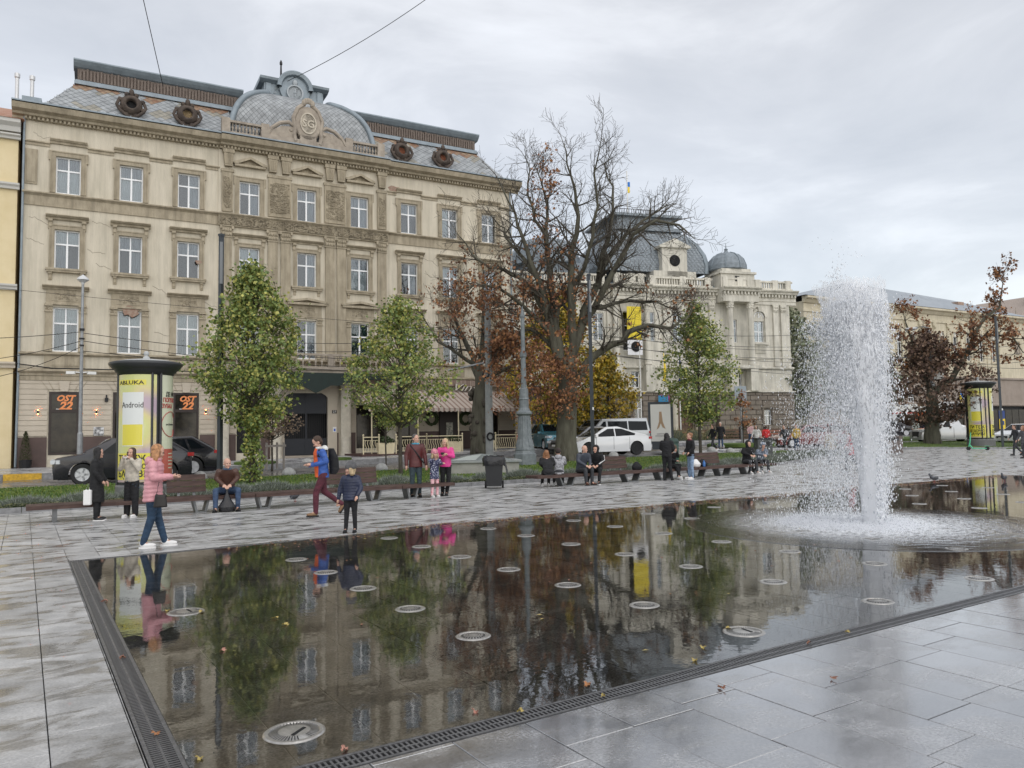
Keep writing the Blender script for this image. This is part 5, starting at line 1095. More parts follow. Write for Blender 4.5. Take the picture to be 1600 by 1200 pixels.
maple('small dark round topiary tree at the terrace railing behind the couple', 13.2, 30.9, 3.1, .5, 1.7, 2.3, 5, nc=40, per=30, leaf=.08, key='g', tr=.03)
maple('thin young tree with a few reddish leaves before the museum corner', 39.7, 34.2, 3.4, .85, 1.2, 2.0, 6, nc=26, per=22, leaf=.11, key='b', tr=.045)
maple('bright yellow autumn tree glowing behind the bare chestnut trunk', 28.3, 39.0, 9.6, 3.3, .8, 4.6, 7, nc=420, per=40, leaf=.16, key='y', tr=.12)
maple('second yellow autumn tree peeping out right of the chestnut trunk', 31.2, 37.6, 5.8, 1.9, .7, 2.8, 8, nc=170, per=36, leaf=.15, key='y', tr=.1)
for i, (x, y, h, r) in enumerate(((66.0, 52, 14.5, 5.0), (72, 55, 14.0, 5.0), (78, 51, 12.0, 4.5))):
    maple(('hazy grey-green tree just right of the museum corner', 'hazy grey-green tree standing behind the fountain spray', 'lower grey-green tree between the spray and the chestnut')[i], x, y, h, r, 2, 7, 20+i, nc=300, per=30, leaf=.34, key='o', tr=.25)
rd = random.Random(77)
def rustree(x, y):
    r_ = maple('brown-leaved chestnut tree beside the street lamp at right', x, y, 7.9, 4.0, 1.5, 3.9, 9, nc=330, per=26, leaf=.18, key='d', tr=.36, name='chestnut_tree')
    return r_
# ---- chestnuts built limb by limb
LIMBS = [
    ([(0.0, 0, 0.0), (0.01, 0, 0.99), (0.11, 0, 2.53), (0.18, 0, 4.08), (0.25, 0, 5.01)], [0.66, 0.5, 0.46, 0.46, 0.42]),
    ([(0.03, -0.0, 3.77), (-0.5, -0.11, 5.62), (-0.9, -0.23, 7.48), (-1.31, -0.34, 9.33), (-1.9, -0.46, 11.19), (-2.38, -0.57, 12.58), (-2.87, -0.69, 13.97), (-3.35, -0.8, 15.05)], [0.36, 0.32, 0.27, 0.22, 0.16, 0.11, 0.07, 0.04]),
    ([(-0.17, 0.0, 4.7), (-0.46, 0.2, 6.86), (-0.68, 0.4, 9.02), (-0.78, 0.6, 10.88), (-0.87, 0.8, 12.73), (-0.78, 1.0, 14.28), (-1.11, 1.2, 15.67), (-1.37, 1.4, 16.44)], [0.34, 0.3, 0.26, 0.21, 0.15, 0.1, 0.06, 0.03]),
    ([(0.26, -0.0, 4.7), (0.44, -0.29, 6.86), (0.46, -0.57, 9.02), (0.52, -0.86, 10.88), (0.92, -1.14, 12.73), (0.77, -1.43, 14.12), (0.38, -1.71, 15.36), (0.18, -2.0, 16.44)], [0.36, 0.32, 0.28, 0.22, 0.15, 0.1, 0.06, 0.03]),
    ([(0.38, 0.0, 5.01), (1.02, 0.09, 6.86), (1.55, 0.17, 8.4), (2.08, 0.26, 9.95), (2.57, 0.34, 11.8), (2.86, 0.43, 13.35), (2.92, 0.51, 14.89), (2.5, 0.6, 16.13)], [0.36, 0.32, 0.28, 0.24, 0.18, 0.12, 0.08, 0.04]),
    ([(1.99, 0.0, 9.64), (2.89, 0.52, 11.19), (3.59, 1.04, 12.27), (4.56, 1.56, 13.19), (5.63, 2.08, 13.97), (6.39, 2.6, 14.43)], [0.24, 0.2, 0.16, 0.11, 0.07, 0.03]),
    ([(1.12, -0.0, 6.86), (2.02, -0.47, 8.25), (2.92, -0.93, 9.95), (3.72, -1.4, 11.49), (4.89, -1.87, 12.11), (5.98, -2.33, 11.65), (6.61, -2.8, 10.72)], [0.28, 0.24, 0.2, 0.16, 0.12, 0.08, 0.03]),
    ([(0.55, -0.0, 3.77), (1.15, -0.05, 4.7), (2.07, -0.1, 5.38), (3.14, -0.15, 5.78), (3.75, -0.2, 6.4), (4.52, -0.25, 6.61), (5.76, -0.3, 6.4), (6.52, -0.35, 6.86), (6.88, -0.4, 7.48)], [0.36, 0.3, 0.26, 0.24, 0.2, 0.16, 0.11, 0.07, 0.03]),
    ([(-0.9, -0.0, 7.48), (-1.54, -0.2, 8.71), (-2.33, -0.4, 9.49), (-3.11, -0.6, 9.89), (-3.88, -0.8, 10.01), (-4.82, -1.0, 10.81), (-5.55, -1.2, 11.96)], [0.24, 0.2, 0.17, 0.14, 0.12, 0.08, 0.03]),
    ([(-1.18, 0.0, 9.02), (-1.72, 0.36, 10.1), (-2.58, 0.72, 11.49), (-3.15, 1.08, 12.36), (-3.23, 1.44, 13.04), (-3.95, 1.8, 13.81)], [0.2, 0.17, 0.13, 0.1, 0.07, 0.03]),
    ([(-0.09, 0.0, 5.01), (-1.19, 0.4, 6.24), (-2.13, 0.8, 6.71), (-3.04, 1.2, 6.24), (-3.65, 1.6, 5.62)], [0.2, 0.15, 0.11, 0.07, 0.03]),
    ([(0.4, -0.0, 8.71), (1.22, -0.6, 9.95), (1.65, -1.2, 11.49), (1.93, -1.8, 13.04), (1.75, -2.4, 14.58), (2.1, -3.0, 15.98)], [0.2, 0.16, 0.13, 0.1, 0.07, 0.03]),
    ([(0.95, 0.0, 7.48), (2.18, 0.55, 7.79), (3.72, 1.1, 8.25), (5.26, 1.65, 8.25), (6.51, 2.2, 7.79)], [0.2, 0.16, 0.12, 0.08, 0.03]),
    ([(-0.57, -0.0, 6.24), (-2.14, -0.65, 7.79), (-3.4, -1.3, 8.71), (-4.63, -1.95, 8.71), (-5.7, -2.6, 8.1)], [0.2, 0.15, 0.11, 0.07, 0.03]),
    ([(-0.82, 0.0, 11.49), (-1.46, 0.05, 13.04), (-1.8, 0.1, 14.43), (-1.67, 0.15, 15.82), (-1.93, 0.2, 16.59)], [0.14, 0.11, 0.08, 0.05, 0.03]),
]
def grow(mb, p, d, ln, r, lvl, rd, tips, up=.25, maxl=3):
    n = 4; pts = [p]; rs = [r]; q = Vector(p); v = Vector(d)
    if lvl >= 4: n = 2
    for i in range(n):
        v = (v+Vector((rd.gauss(0, .16), rd.gauss(0, .16), rd.gauss(0, .12)+up*.22))).normalized(); q = q+v*ln/n; pts.append(q.copy()); rs.append(max(.006, r*(1-(i+1)/n*.72)))
    mb.tube(pts, rs, 5 if r > .05 else (4 if r > .025 else 3), cap=False)
    if lvl >= maxl:
        if maxl < 4 or rd.random() < .3: tips.append((pts[-1], v)); tips.append((pts[1], v))
        return
    k = rd.choice((4, 4, 5, 5))
    for j in range(k):
        t = .25+.75*(j+rd.random())/k; i = min(n-1, int(t*n)); pp = pts[i].lerp(pts[i+1], t*n-i); dv = (pts[i+1]-pts[i]).normalized()
        ax = dv.cross(Vector((rd.gauss(0, 1), rd.gauss(0, 1), rd.gauss(0, 1)))); ax.normalize(); nd = (Matrix.Rotation(radians(rd.uniform(28, 58)), 3, ax) @ dv)
        grow(mb, pp, nd, ln*rd.uniform(.5, .72), max(.008, rs[i]*.55), lvl+1, rd, tips, up, maxl)
def limb_tree(label, x, y, az, limbs, seed, leaves, dens=.62, group=None, scale=1., l0=2.5, fl=.10, maxl=3, skip=.22, up=.25):
    rd = random.Random(seed); r_ = thing('chestnut_tree', label, 'tree', (x, y, hgt(x, y)), -az, group); tk = MB(); br = MB(); tips = []
    for li, (pts, rs) in enumerate(limbs):
        P = [Vector(p)*scale for p in pts]; R = [q*scale*(1. if li == 0 or scale < 1 or len(limbs) < 8 else .64) for q in rs]; P = [Vector((p.x*(.90 if len(limbs) > 8 else 1), p.y, p.z*(1-.085*sm(3.5, 14, p.z) if len(limbs) > 8 else 1))) for p in P]
        if li == 0:
            P2 = [P[0]-Vector((0, 0, .25))]+P; tk.tube(P2, [R[0]*1.12]+R, 16)
            for k in range(7):
                a = k*.9+.3; tk.tube([tuple(P[0]+Vector((R[0]*.95*cos(a), R[0]*.95*sin(a), -.15))), tuple(P[1]+Vector((R[1]*.8*cos(a), R[1]*.8*sin(a), 0))), tuple(P[2]+Vector((R[2]*.7*cos(a), R[2]*.7*sin(a), 0)))], [.10*scale, .08*scale, .05*scale], 6)
            continue
        # smooth with midpoints and small kinks
        Q = []; RR = []
        for a, b, ra, rb_ in zip(P, P[1:], R, R[1:]):
            Q.append(a); RR.append(ra); Q.append((a+b)/2+Vector((rd.gauss(0, .07), rd.gauss(0, .12), rd.gauss(0, .06)))*scale); RR.append((ra+rb_)/2)
        Q.append(P[-1]); RR.append(R[-1]); tk.tube(Q, RR, 8, cap=False)
        tot = sum((b-a).length for a, b in zip(Q, Q[1:])); acc = 0
        for a, b, ra, rb_ in zip(Q, Q[1:], RR, RR[1:]):
            sl = (b-a).length; dv = (b-a).normalized(); n = int(sl/dens/scale+rd.random())
            for k in range(n):
                t = rd.random(); f = (acc+sl*t)/tot
                if f < skip: continue
                ax = dv.cross(Vector((rd.gauss(0, 1), rd.gauss(0, 1), rd.gauss(0, 1)))); ax.normalize(); nd = (Matrix.Rotation(radians(rd.uniform(35, 70)), 3, ax) @ dv)
                grow(br, a.lerp(b, t), nd, l0*scale*(1.0-.45*f)*rd.uniform(.7, 1.15), (ra+(rb_-ra)*t)*.42+.012, 1, rd, tips, up, maxl)
            acc += sl
        grow(br, Q[-1], (Q[-1]-Q[-2]).normalized(), 1.3*scale, RR[-1], 1, rd, tips, up, maxl)
    tk.build('trunk', M_BARKG if scale == 1 else M_BARK, r_, smooth=True); br.build('branches', M_BARK, r_)
    pts = []
    for p, v in tips:
        w_ = leaves(p)
        if rd.random() < w_:
            for k in range(rd.randrange(3, 8)): pts.append(p+Vector((rd.gauss(0, .12), rd.gauss(0, .12), rd.gauss(-.05, .12)))*1.0)
    if pts: leafmesh('leaves', pts, fl, LF['b'], r_, rd, .7, shape=7)
    return r_, len(tips), len(pts)
def bigleaf(p):
    f = 0
    if p.z < 10.5 and p.x < 1.0: f = .30 if p.z < 8.8 else .10
    if p.z < 6.5 and p.x < 1.6: f = .8
    if p.x >= 1.0 and p.z < 9: f = .03
    if -1.5 < p.x < 0 and p.z < 15: f = max(f, .13)
    return f
r1 = limb_tree('tall wide bare chestnut with rust leaves left on its lower boughs', 22.18, 29.99, radians(36.5), LIMBS, 4, bigleaf, fl=.13, dens=.34, l0=2.0)
# hanging rust foliage round the fork of the big chestnut
rd = random.Random(31); pts = []
for c, s_, n in (((-1.0, -.6, 3.9), (.95, .9, 1.1), 2500), ((-2.2, .2, 5.6), (1.3, 1.2, .9), 1000), ((.1, -.9, 3.4), (.45, .5, .9), 700), ((-4.2, 0, 8.0), (1.2, 1.0, 1.0), 380), ((-3.4, .3, 6.8), (1.4, 1.0, .8), 340), ((.6, -.8, 6.5), (.6, .6, 1.8), 350)):
    cl = [Vector((c[0]+rd.gauss(0, s_[0]), c[1]+rd.gauss(0, s_[1]), c[2]+rd.gauss(0, s_[2]))) for _ in range(n//26)]
    for q in cl:
        for k in range(26): pts.append(q+Vector((rd.gauss(0, .22), rd.gauss(0, .22), rd.gauss(0, .12))))
big = [o for o in sc.objects if o.name.startswith('chestnut_tree')][0]
leafmesh('low_leaves', [p for p in pts if p.z > 2.0], .125, LF['b'], big, rd, .7, shape=7)
# dark knobbly tree by the concrete pole, smaller
L2 = [([(0, 0, 0), (0, 0, 1.2), (.05, 0, 2.6), (.15, 0, 3.9), (.1, 0, 4.6)], [.44, .40, .38, .28, .24]), ([(.1, 0, 4.2), (-.2, .1, 5.4), (-.7, .2, 6.4), (-1.2, .3, 7.6), (-1.5, .4, 8.8)], [.2, .16, .12, .08, .03]),
      ([(.1, 0, 4.4), (.25, -.1, 5.6), (.4, -.2, 7.0), (.3, -.3, 8.4), (.4, -.3, 9.6)], [.18, .15, .12, .08, .03]), ([(.15, 0, 4.0), (1.0, .2, 4.5), (1.9, .3, 4.9), (2.8, .4, 5.5)], [.16, .12, .08, .03]),
      ([(0, 0, 4.9), (-1.1, -.3, 5.6), (-2.1, -.4, 6.2), (-2.8, -.5, 7.4)], [.12, .09, .06, .03])]
limb_tree('dark knobbly chestnut trunk with burrs next to the concrete pole', 20.7, 35.9, radians(30), L2, 12, lambda p: .09 if p.z > 5.5 else .03, fl=.15, dens=.6, l0=2.2, maxl=3, skip=.1)
t2 = [o for o in sc.objects if o.name.startswith('chestnut_tree')][-1]
g = MB(); rd = random.Random(2)
for k in range(34): a = rd.uniform(0, 6.3); z = rd.uniform(.2, 3.6); g.ball((.40*cos(a), .40*sin(a), z), rd.uniform(.1, .2), 7, 5)
g.build('burrs', M_BARK, t2)
# brown tree at right
rt_ = rustree(55.6, 30.6); rt_.rotation_euler = (0, 0, -radians(61))
L3 = [([(0, 0, 0), (0, 0, 1), (.1, 0, 2.2), (.1, 0, 3.4), (.2, 0, 4.2)], [.62, .5, .42, .4, .3]), ([(.2, 0, 3.6), (1.4, .2, 4.6), (2.4, .2, 6.4), (3.2, .2, 8.2), (4.6, .3, 9.6), (4.9, .3, 11.4)], [.24, .2, .17, .13, .08, .03]), ([(.1, 0, 4), (-.6, .3, 5.6), (-.9, .3, 7.4), (-1.4, .3, 9.3)], [.22, .18, .12, .03]), ([(2.4, .2, 6.4), (3.8, .3, 7.7), (5.2, .4, 7.6), (5.8, .4, 6.4)], [.12, .1, .07, .03])]
a0 = sc.objects[:]
bt, nt_, np_ = limb_tree('x', 0, 0, 0, L3, 15, lambda p: .5, fl=.17, dens=.55, l0=1.9, maxl=3, skip=.15)
for ch in list(bt.children): ch.parent = rt_; ch.name = 'bough' if ch.name.startswith('trunk') else ('twigs' if ch.name.startswith('branch') else 'bough_leaves')
bpy.data.objects.remove(bt)
# ================================================================= shrubs, flowers, grass
M_LAV = [mat('lavender_grey', (.15, .17, .145), .85, var=.25, vs_=9), mat('lavender_pale', (.24, .26, .23), .85, var=.2)]
def shrub(label, x, y, rx, ry, h, n, mats, seed, nm_='lavender_shrub', cat='shrub', group=None, ln=.16):
    rd = random.Random(seed); r_ = thing(nm_, label, cat, (x, y, hgt(x, y)+.05), 0, group); g = MB()
    for k in range(n):
        a = rd.uniform(0, 6.3); q = sqrt(rd.random()); px, py = rx*q*cos(a), ry*q*sin(a); zt = h*sqrt(max(0, 1-q*q*.85))*rd.uniform(.55, 1); d = Vector((cos(a)*q*.7+rd.gauss(0, .25), sin(a)*q*.7+rd.gauss(0, .25), 1)).normalized()*ln*rd.uniform(.6, 1.2); w_ = Vector((rd.gauss(0, 1), rd.gauss(0, 1), 0)).normalized()*.013
        g.mi = rd.randrange(len(mats)); p = Vector((px, py, zt-.5*ln)); g.add([tuple(p-w_), tuple(p+d), tuple(p+w_)], [(0, 1, 2)])
    g.build('foliage', mats, r_); c = MB(); c.lathe([(rx*.92, -.05), (rx*.85, h*.35), (rx*.55, h*.7), (.001, h*.82)], 12); 
    c.v = [(a, b*ry/rx, z) for a, b, z in c.v]; c.build('stems', mat('shrub_core', (.05, .06, .04), .9), r_); return r_
labs = ['low grey lavender clump at the left end of the bed by the first bench', 'wide grey lavender clump behind the woman in the black coat', 'grey lavender clump at the foot of the large advertising column', 'grey lavender behind the first wooden backrest', 'lavender clump to the right of the seated man in brown', 'lavender clump between the seated man and the man with the backpack', 'lavender clump behind the man with the backpack', 'lavender clump behind the second wooden backrest', 'lavender clump left of the couple with the girl', 'lavender clump between the pink jacket and the wheeled bin', 'lavender clump to the right of the wheeled bin', 'lavender clump behind the two women seen from the back', 'lavender clump behind the third wooden backrest', 'lavender clump beside the green floodlight box', 'lavender clump behind the standing woman in black', 'lavender clump behind the bags on the bench', 'lavender clump behind the fourth wooden backrest']
xs = [.1, 1.4, 2.6, 3.7, 5.0, 6.0, 7.1, 8.4, 9.8, 11.6, 13.1, 14.6, 16.6, 18.0, 19.3, 20.8, 22.2]
for i, x in enumerate(xs): shrub(labs[i], x, lawn_lo(x)+.75+.1*(i % 3), .62+.12*(i % 2), .38, .30+.04*(i % 3), 900, M_LAV, i, group='lavender clumps along the kerb')
xs2 = [23.8, 25.4, 27, 28.7, 30.4, 32.2, 34, 36]
for i, x in enumerate(xs2): shrub(['lavender mound at the start of the hedge behind the hooded pair', 'second lavender mound of the hedge right of the hooded pair', 'third lavender mound of the hedge seen through light spray', 'fourth lavender mound of the hedge, mid row', 'fifth lavender mound of the hedge left of the water jet', 'sixth lavender mound of the hedge near its tip', 'seventh lavender mound of the hedge near its tip', 'last lavender mound at the tip of the lawn'][i], x, lawn_lo(x)+.8, .95, .55, .42, 1000, M_LAV, 40+i, group='lavender hedge at the tip of the lawn')
for i, (x, y) in enumerate(((57.2, 25.2), (59.0, 25.0), (60.8, 25.2))): shrub(['grey shrub under the dark pole at right', 'grey shrub right of the dark pole', 'grey shrub at the right picture edge'][i], x, y, 1.0, .6, .6, 900, M_LAV, 60+i)
M_GR = [mat('pampas_straw', (.34, .28, .16), .85, var=.2), mat('pampas_green', (.15, .16, .06), .85, var=.2)]
for i in range(9): x = 36.2+i*2.1; shrub(['tall straw-coloured ornamental grass clump right of the green bin', 'ornamental grass clump second from the information board', 'ornamental grass clump behind the round street tree', 'ornamental grass clump left of the walking men', 'ornamental grass clump behind the walking men', 'ornamental grass clump right of the walking men', 'ornamental grass clump near the thin young tree', 'ornamental grass clump behind the woman in red', 'ornamental grass clump at the museum corner'][i], x, 45.4, 1.15, .6, 1.15, 520, M_GR, 70+i, 'ornamental_grass', 'grass clump', 'ornamental grasses before the museum', .6)
rd = random.Random(8); g = MB(); M_FL = mat('cream_flowers', (.58, .58, .38), .8, var=.2, vs_=20); M_FLG = mat('flower_leaves', (.10, .13, .05), .8)
for k in range(5200):
    x = rd.choice((rd.uniform(-3, .8), rd.uniform(1.8, 3.2), rd.uniform(9.8, 15.0), rd.uniform(13, 24), rd.uniform(-1, 24))); y = lawn_lo(x)+.16+abs(rd.gauss(0, .13)); z = hgt(x, y)+.08+.12*rd.random(); s_ = .022*rd.uniform(.6, 1.3); g.mi = 0 if rd.random() < .55 else 1
    g.add([(x-s_, y, z), (x, y-s_, z+s_*.6), (x+s_, y, z), (x, y+s_, z-s_*.3)], [(0, 1, 2, 3)])
o = g.build('flower_border', [M_FL, M_FLG], kind='stuff', label='strip of small cream flowers along the kerb', category='flowers')
g = MB(); M_G1 = [mat('grass_blade', (.09, .16, .02), .6, var=.3, vs_=3), mat('grass_blade_yellow', (.17, .20, .035), .6), mat('grass_blade_deep', (.045, .10, .014), .6)]
for k in range(60000):
    u = rd.random()
    if u < .72: x = rd.uniform(-4, 27); y = rd.uniform(21.6, 29.9)
    elif u < .85: x = rd.uniform(27, 38); y = rd.uniform(lawn_lo(x)+.3, 29.9)
    elif u < .95: x = rd.uniform(46.5, 66); y = rd.uniform(28.6-4.5*sm(47, 56, x), 32.4)
    else: x = rd.uniform(33, 60); y = rd.uniform(43.6, 49.5)
    z = hgt(x, y)+.05; h_ = rd.uniform(.025, .065); w_ = .006+.0004*y; a = rd.uniform(0, 3.1); dx, dy = w_*cos(a), w_*sin(a); g.mi = rd.randrange(3)
    g.add([(x-dx, y-dy, z), (x+dx, y+dy, z), (x+rd.gauss(0, .02), y+rd.gauss(0, .02), z+h_)], [(0, 1, 2)])
g.build('grass', M_G1, kind='stuff', label='short green lawn grass', category='grass')
# ---- fallen leaves
LM = [mat('fallen_orange', (.34, .15, .06), .5, var=.2, vs_=30), mat('fallen_yellow', (.40, .31, .10), .5, var=.2, vs_=30), mat('fallen_brown', (.22, .10, .06), .5, var=.2, vs_=30), mat('fallen_pink', (.40, .20, .15), .5, var=.2, vs_=30)]
def fallen(x, y, s_, mi, lab, z=.008):
    rd = random.Random(int(x*100+y*10)); g = MB(); n = 9; P = []
    for k in range(2*n): a = 2*pi*k/(2*n); q = s_*(1 if k % 2 else .55)*(1+.3*cos(a)); P.append((q*cos(a), q*.62*sin(a), .010*sin(a*2)+.012*rd.random()))
    g.add([(0, 0, .004)]+P, [(0, i+1, (i+1) % (2*n)+1) for i in range(2*n)]); b = g.build('blade', LM[mi]); tag(b, lab, 'leaf'); b.name = 'fallen_leaf'; b.location = (x, y, z); b.rotation_euler = (0, 0, rd.uniform(0, 6)); return b
for x, y, s_, mi, lab in ((1.45, 3.97, .05, 3, 'curled pinkish leaf between the big steel cover and the front drain'), (3.14, 4.07, .06, 0, 'orange leaf floating just behind the front drain'), (2.29, 4.05, .045, 3, 'pale pink leaf behind the drain in the pool foreground'), (2.5, 3.9, .04, 1, 'yellow leaf lying on the lip of the front drain'), (1.97, 7.16, .06, 1, 'bright yellow leaf floating in the reflection of the green tree'), (1.96, 6.86, .055, 1, 'pale yellow skeleton leaf just nearer than the bright yellow one'), (1.33, 6.33, .045, 3, 'buff leaf floating in the left part of the pool'), (3.07, 3.82, .035, 1, 'small yellow leaf on the front drain grating'), (5.6, 3.85, .03, 1, 'small yellow leaf on the far part of the front drain'), (5.1, 3.83, .045, 2, 'brown leaf lying on the front drain grating below the steel cover'), (4.51, 3.22, .045, 2, 'brown leaf on the wet slabs in front of the drain'), (3.78, 3.5, .05, 2, 'crumpled brown leaf on the slabs below the tree reflection'), (4.37, 4.23, .055, 1, 'pale yellow leaf with a stalk near the leaf-covered steel cover'), (4.07, 4.02, .05, 1, 'ragged yellow leaf near the drain left of the steel cover'), (.66, 4.78, .05, 0, 'orange leaf stuck in the left drain grating'), (.80, 4.3, .045, 1, 'yellow leaf at the near corner of the left drain'), (.74, 8.98, .06, 3, 'pinkish leaf near the far end of the left drain'), (.66, 6.57, .05, 2, 'brown leaf on the left drain'), (1.2, 8.1, .06, 1, 'yellow leaf on the drowned steel cover'), (1.46, 7.85, .07, 1, 'larger yellow leaf beside the drowned steel cover'), (4.95, 4.5, .06, 1, 'yellow leaf lying on the back of the leaf-covered steel cover')):
    fallen(x, y, s_*.72, mi, lab, .008 if y > 3.93 and x > .74 else .012)
g = MB(); rd = random.Random(12)
for k in range(5200):
    u = rd.random()
    if u < .8: x = rd.uniform(2.5, 27); y = 12.1+.55*sm(3, 6, x)+abs(rd.gauss(0, .22))*(1 if rd.random() < .5 else -1)-.15+.35*noise.noise((x*.6, 0, 2)); 
    elif u < .87: x = rd.gauss(.66, .07); y = rd.uniform(4.2, 12)
    else: x = rd.uniform(1, 24); y = rd.uniform(4.2, 21)
    if x < 6 and rd.random() > (x-2)/5: continue
    s_ = .013+.018*rd.random(); a = rd.uniform(0, 6); g.mi = rd.choice((0, 1, 2, 2, 3)); dx, dy = s_*cos(a), s_*sin(a); z = .007
    g.add([(x-dx, y-dy, z), (x+dy*.5, y-dx*.5, z+.008*rd.random()), (x+dx, y+dy, z+.002), (x-dy*.5, y+dx*.5, z+.008*rd.random())], [(0, 1, 2, 3)])
g.build('leaf_litter', LM, kind='stuff', label='small fallen leaves washed along the far edge of the pool', category='leaves')
# ================================================================= fountain
M_DROP = bpy.data.materials.new('water_drops_white'); M_DROP.use_nodes = True; t = M_DROP.node_tree; t.nodes.clear(); o_ = t.nodes.new('ShaderNodeOutputMaterial'); m1 = t.nodes.new('ShaderNodeMixShader'); d1 = t.nodes.new('ShaderNodeBsdfDiffuse'); d2 = t.nodes.new('ShaderNodeBsdfTranslucent'); d1.inputs[0].default_value = (.97, .98, 1, 1); d2.inputs[0].default_value = (.97, .98, 1, 1); m1.inputs[0].default_value = .45; t.links.new(d1.outputs[0], m1.inputs[1]); t.links.new(d2.outputs[0], m1.inputs[2]); t.links.new(m1.outputs[0], o_.inputs[0]); M_DRK = mat('water_drops_clear', (.40, .43, .47), .08, spec=1.0, ior=1.6)
JX, JY = 12.14, 7.75; LAT = Vector((.539, -.842, 0)); DEP = Vector((.842, .539, 0))
ft = thing('water_jet', 'tall white water jet rising from the pool with spray drifting to its left', 'fountain', (JX, JY, 0))
def drops(name, P, S, stretch_, frac, seed):
    rs = np.random.RandomState(seed); n = len(P); o = np.array([[1, 0, 0], [-1, 0, 0], [0, 1, 0], [0, -1, 0], [0, 0, 1], [0, 0, -1]], float)
    V = P[:, None, :]+o[None]*S[:, None, None]*np.array([1, 1, stretch_])[None, None]; V = V.reshape(-1, 3)
    f0 = np.array([[0, 2, 4], [2, 1, 4], [1, 3, 4], [3, 0, 4], [2, 0, 5], [1, 2, 5], [3, 1, 5], [0, 3, 5]]); F = (f0[None]+np.arange(n)[:, None, None]*6).reshape(-1, 3)
    me = bpy.data.meshes.new(name); me.vertices.add(len(V)); me.vertices.foreach_set('co', V.ravel()); me.loops.add(F.size); me.loops.foreach_set('vertex_index', F.ravel()); me.polygons.add(len(F)); me.polygons.foreach_set('loop_start', np.arange(len(F))*3)
    mi = np.repeat((rs.rand(n) < frac).astype(int), 8); me.materials.append(M_DROP); me.materials.append(M_DRK); me.polygons.foreach_set('material_index', mi); me.polygons.foreach_set('use_smooth', [True]*len(F)); me.update(); me.validate(); return link(name, me, ft, kind='stuff')
rs = np.random.RandomState(4); la, de = np.array(LAT), np.array(DEP); zz = np.array([0, 0, 1.])
n = 34000; z = rs.rand(n)**.8*4.1; cen = .0+.02*z-.26*(z/4)**2.0; wd = .16+.055*z+.11*np.clip(z-1.8, 0, 3)**1.15*.5; aa = rs.rand(n)*2*pi; rr_ = np.abs(.52+.30*rs.randn(n)); q = np.stack([rr_*np.cos(aa), rr_*np.sin(aa)], 1)
fade = rs.rand(n) < np.clip(1.2-(z-3.15-.35*np.sin(q[:, 0]*5+1))*1.1, .05, 1); x = cen+q[:, 0]*wd; y = q[:, 1]*wd*.9
P = (x[:, None]*la+y[:, None]*de+z[:, None]*zz)[fade]; drops('jet_core', P, rs.uniform(.003, .0085, len(P)), 4.0, .05, 1)
n = 80000; t = rs.rand(n); sp = rs.gamma(2.0, .27, n); z = 3.75*(1-t**1.7)+.05; x = -.16-sp*(.16+t**1.1*.98)+rs.randn(n)*.07; y = rs.randn(n)*.38*(.4+t)
k = (rs.rand(n) < .95) & (x > -1.95); P = (x[:, None]*la+y[:, None]*de+z[:, None]*zz)[k]; drops('drifting_spray', P, rs.gamma(2.0, .0018, len(P)).clip(.0016, .009), 2.6, .12, 2)
n = 12000; z = rs.rand(n)*3.8; x = .04+.04*z+np.abs(rs.randn(n))*(.08+.085*np.sin(z/3.8*pi)); y = rs.randn(n)*.25; P = (x[:, None]*la+y[:, None]*de+z[:, None]*zz); drops('right_spray', P, rs.gamma(2.2, .0026, n).clip(.0025, .012), 2.4, .16, 3)
n = 9000; z = 3.1+rs.gamma(2.2, .19, n); x = -.30+rs.randn(n)*.20*(1.35-.12*z)*(1+.6*np.sin(z*4))+.14*np.sin(z*7); y = rs.randn(n)*.2; P = (x[:, None]*la+y[:, None]*de+z[:, None]*zz); drops('top_plume', P, rs.gamma(2.0, .0024, n).clip(.002, .011), 2.0, .3, 5)
n = 34000; a = rs.rand(n)*2*pi; r = np.abs(.80+rs.randn(n)*.26); z = np.abs(rs.randn(n))*.05*np.exp(-((r-.85)/.5)**2)+.004; x = -.38+r*np.cos(a)*1.0; y = r*np.sin(a)*.95; P = (x[:, None]*la+y[:, None]*de+z[:, None]*zz); drops('splash_ring', P, rs.uniform(.002, .006, n), 1.3, .08, 6)
n = 30000; a = rs.rand(n)*2*pi; r = np.minimum(.2+np.abs(rs.randn(n))*.95, 2.8)*(1+.12*np.sin(a*3)); z = np.abs(rs.randn(n))*.010+.004; x = -.1+r*np.cos(a); y = r*np.sin(a); P = (x[:, None]*la+y[:, None]*de+z[:, None]*zz); drops('pool_splashes', P, rs.uniform(.0015, .0045, n), 1.0, .1, 7)
# the solid white heart of the jet: ragged nested sheets of falling water
wj = bpy.data.materials.new('white_water'); wj.use_nodes = True; t = wj.node_tree; t.nodes.clear(); L = t.links.new
o_ = t.nodes.new('ShaderNodeOutputMaterial'); mA = t.nodes.new('ShaderNodeMixShader'); mB = t.nodes.new('ShaderNodeMixShader'); tr = t.nodes.new('ShaderNodeBsdfTransparent'); d1 = t.nodes.new('ShaderNodeBsdfDiffuse'); d2 = t.nodes.new('ShaderNodeBsdfTranslucent'); d1.inputs[0].default_value = (.95, .96, .98, 1); d2.inputs[0].default_value = (.95, .96, .98, 1); mB.inputs[0].default_value = .4
tc = t.nodes.new('ShaderNodeTexCoord'); mp = t.nodes.new('ShaderNodeMapping'); mp.inputs['Scale'].default_value = (1, 1, .28); L(tc.outputs['Object'], mp.inputs[0]); nn = t.nodes.new('ShaderNodeTexNoise'); nn.inputs['Scale'].default_value = 30; nn.inputs['Detail'].default_value = 6; nn.inputs['Roughness'].default_value = .7; L(mp.outputs[0], nn.inputs[0])
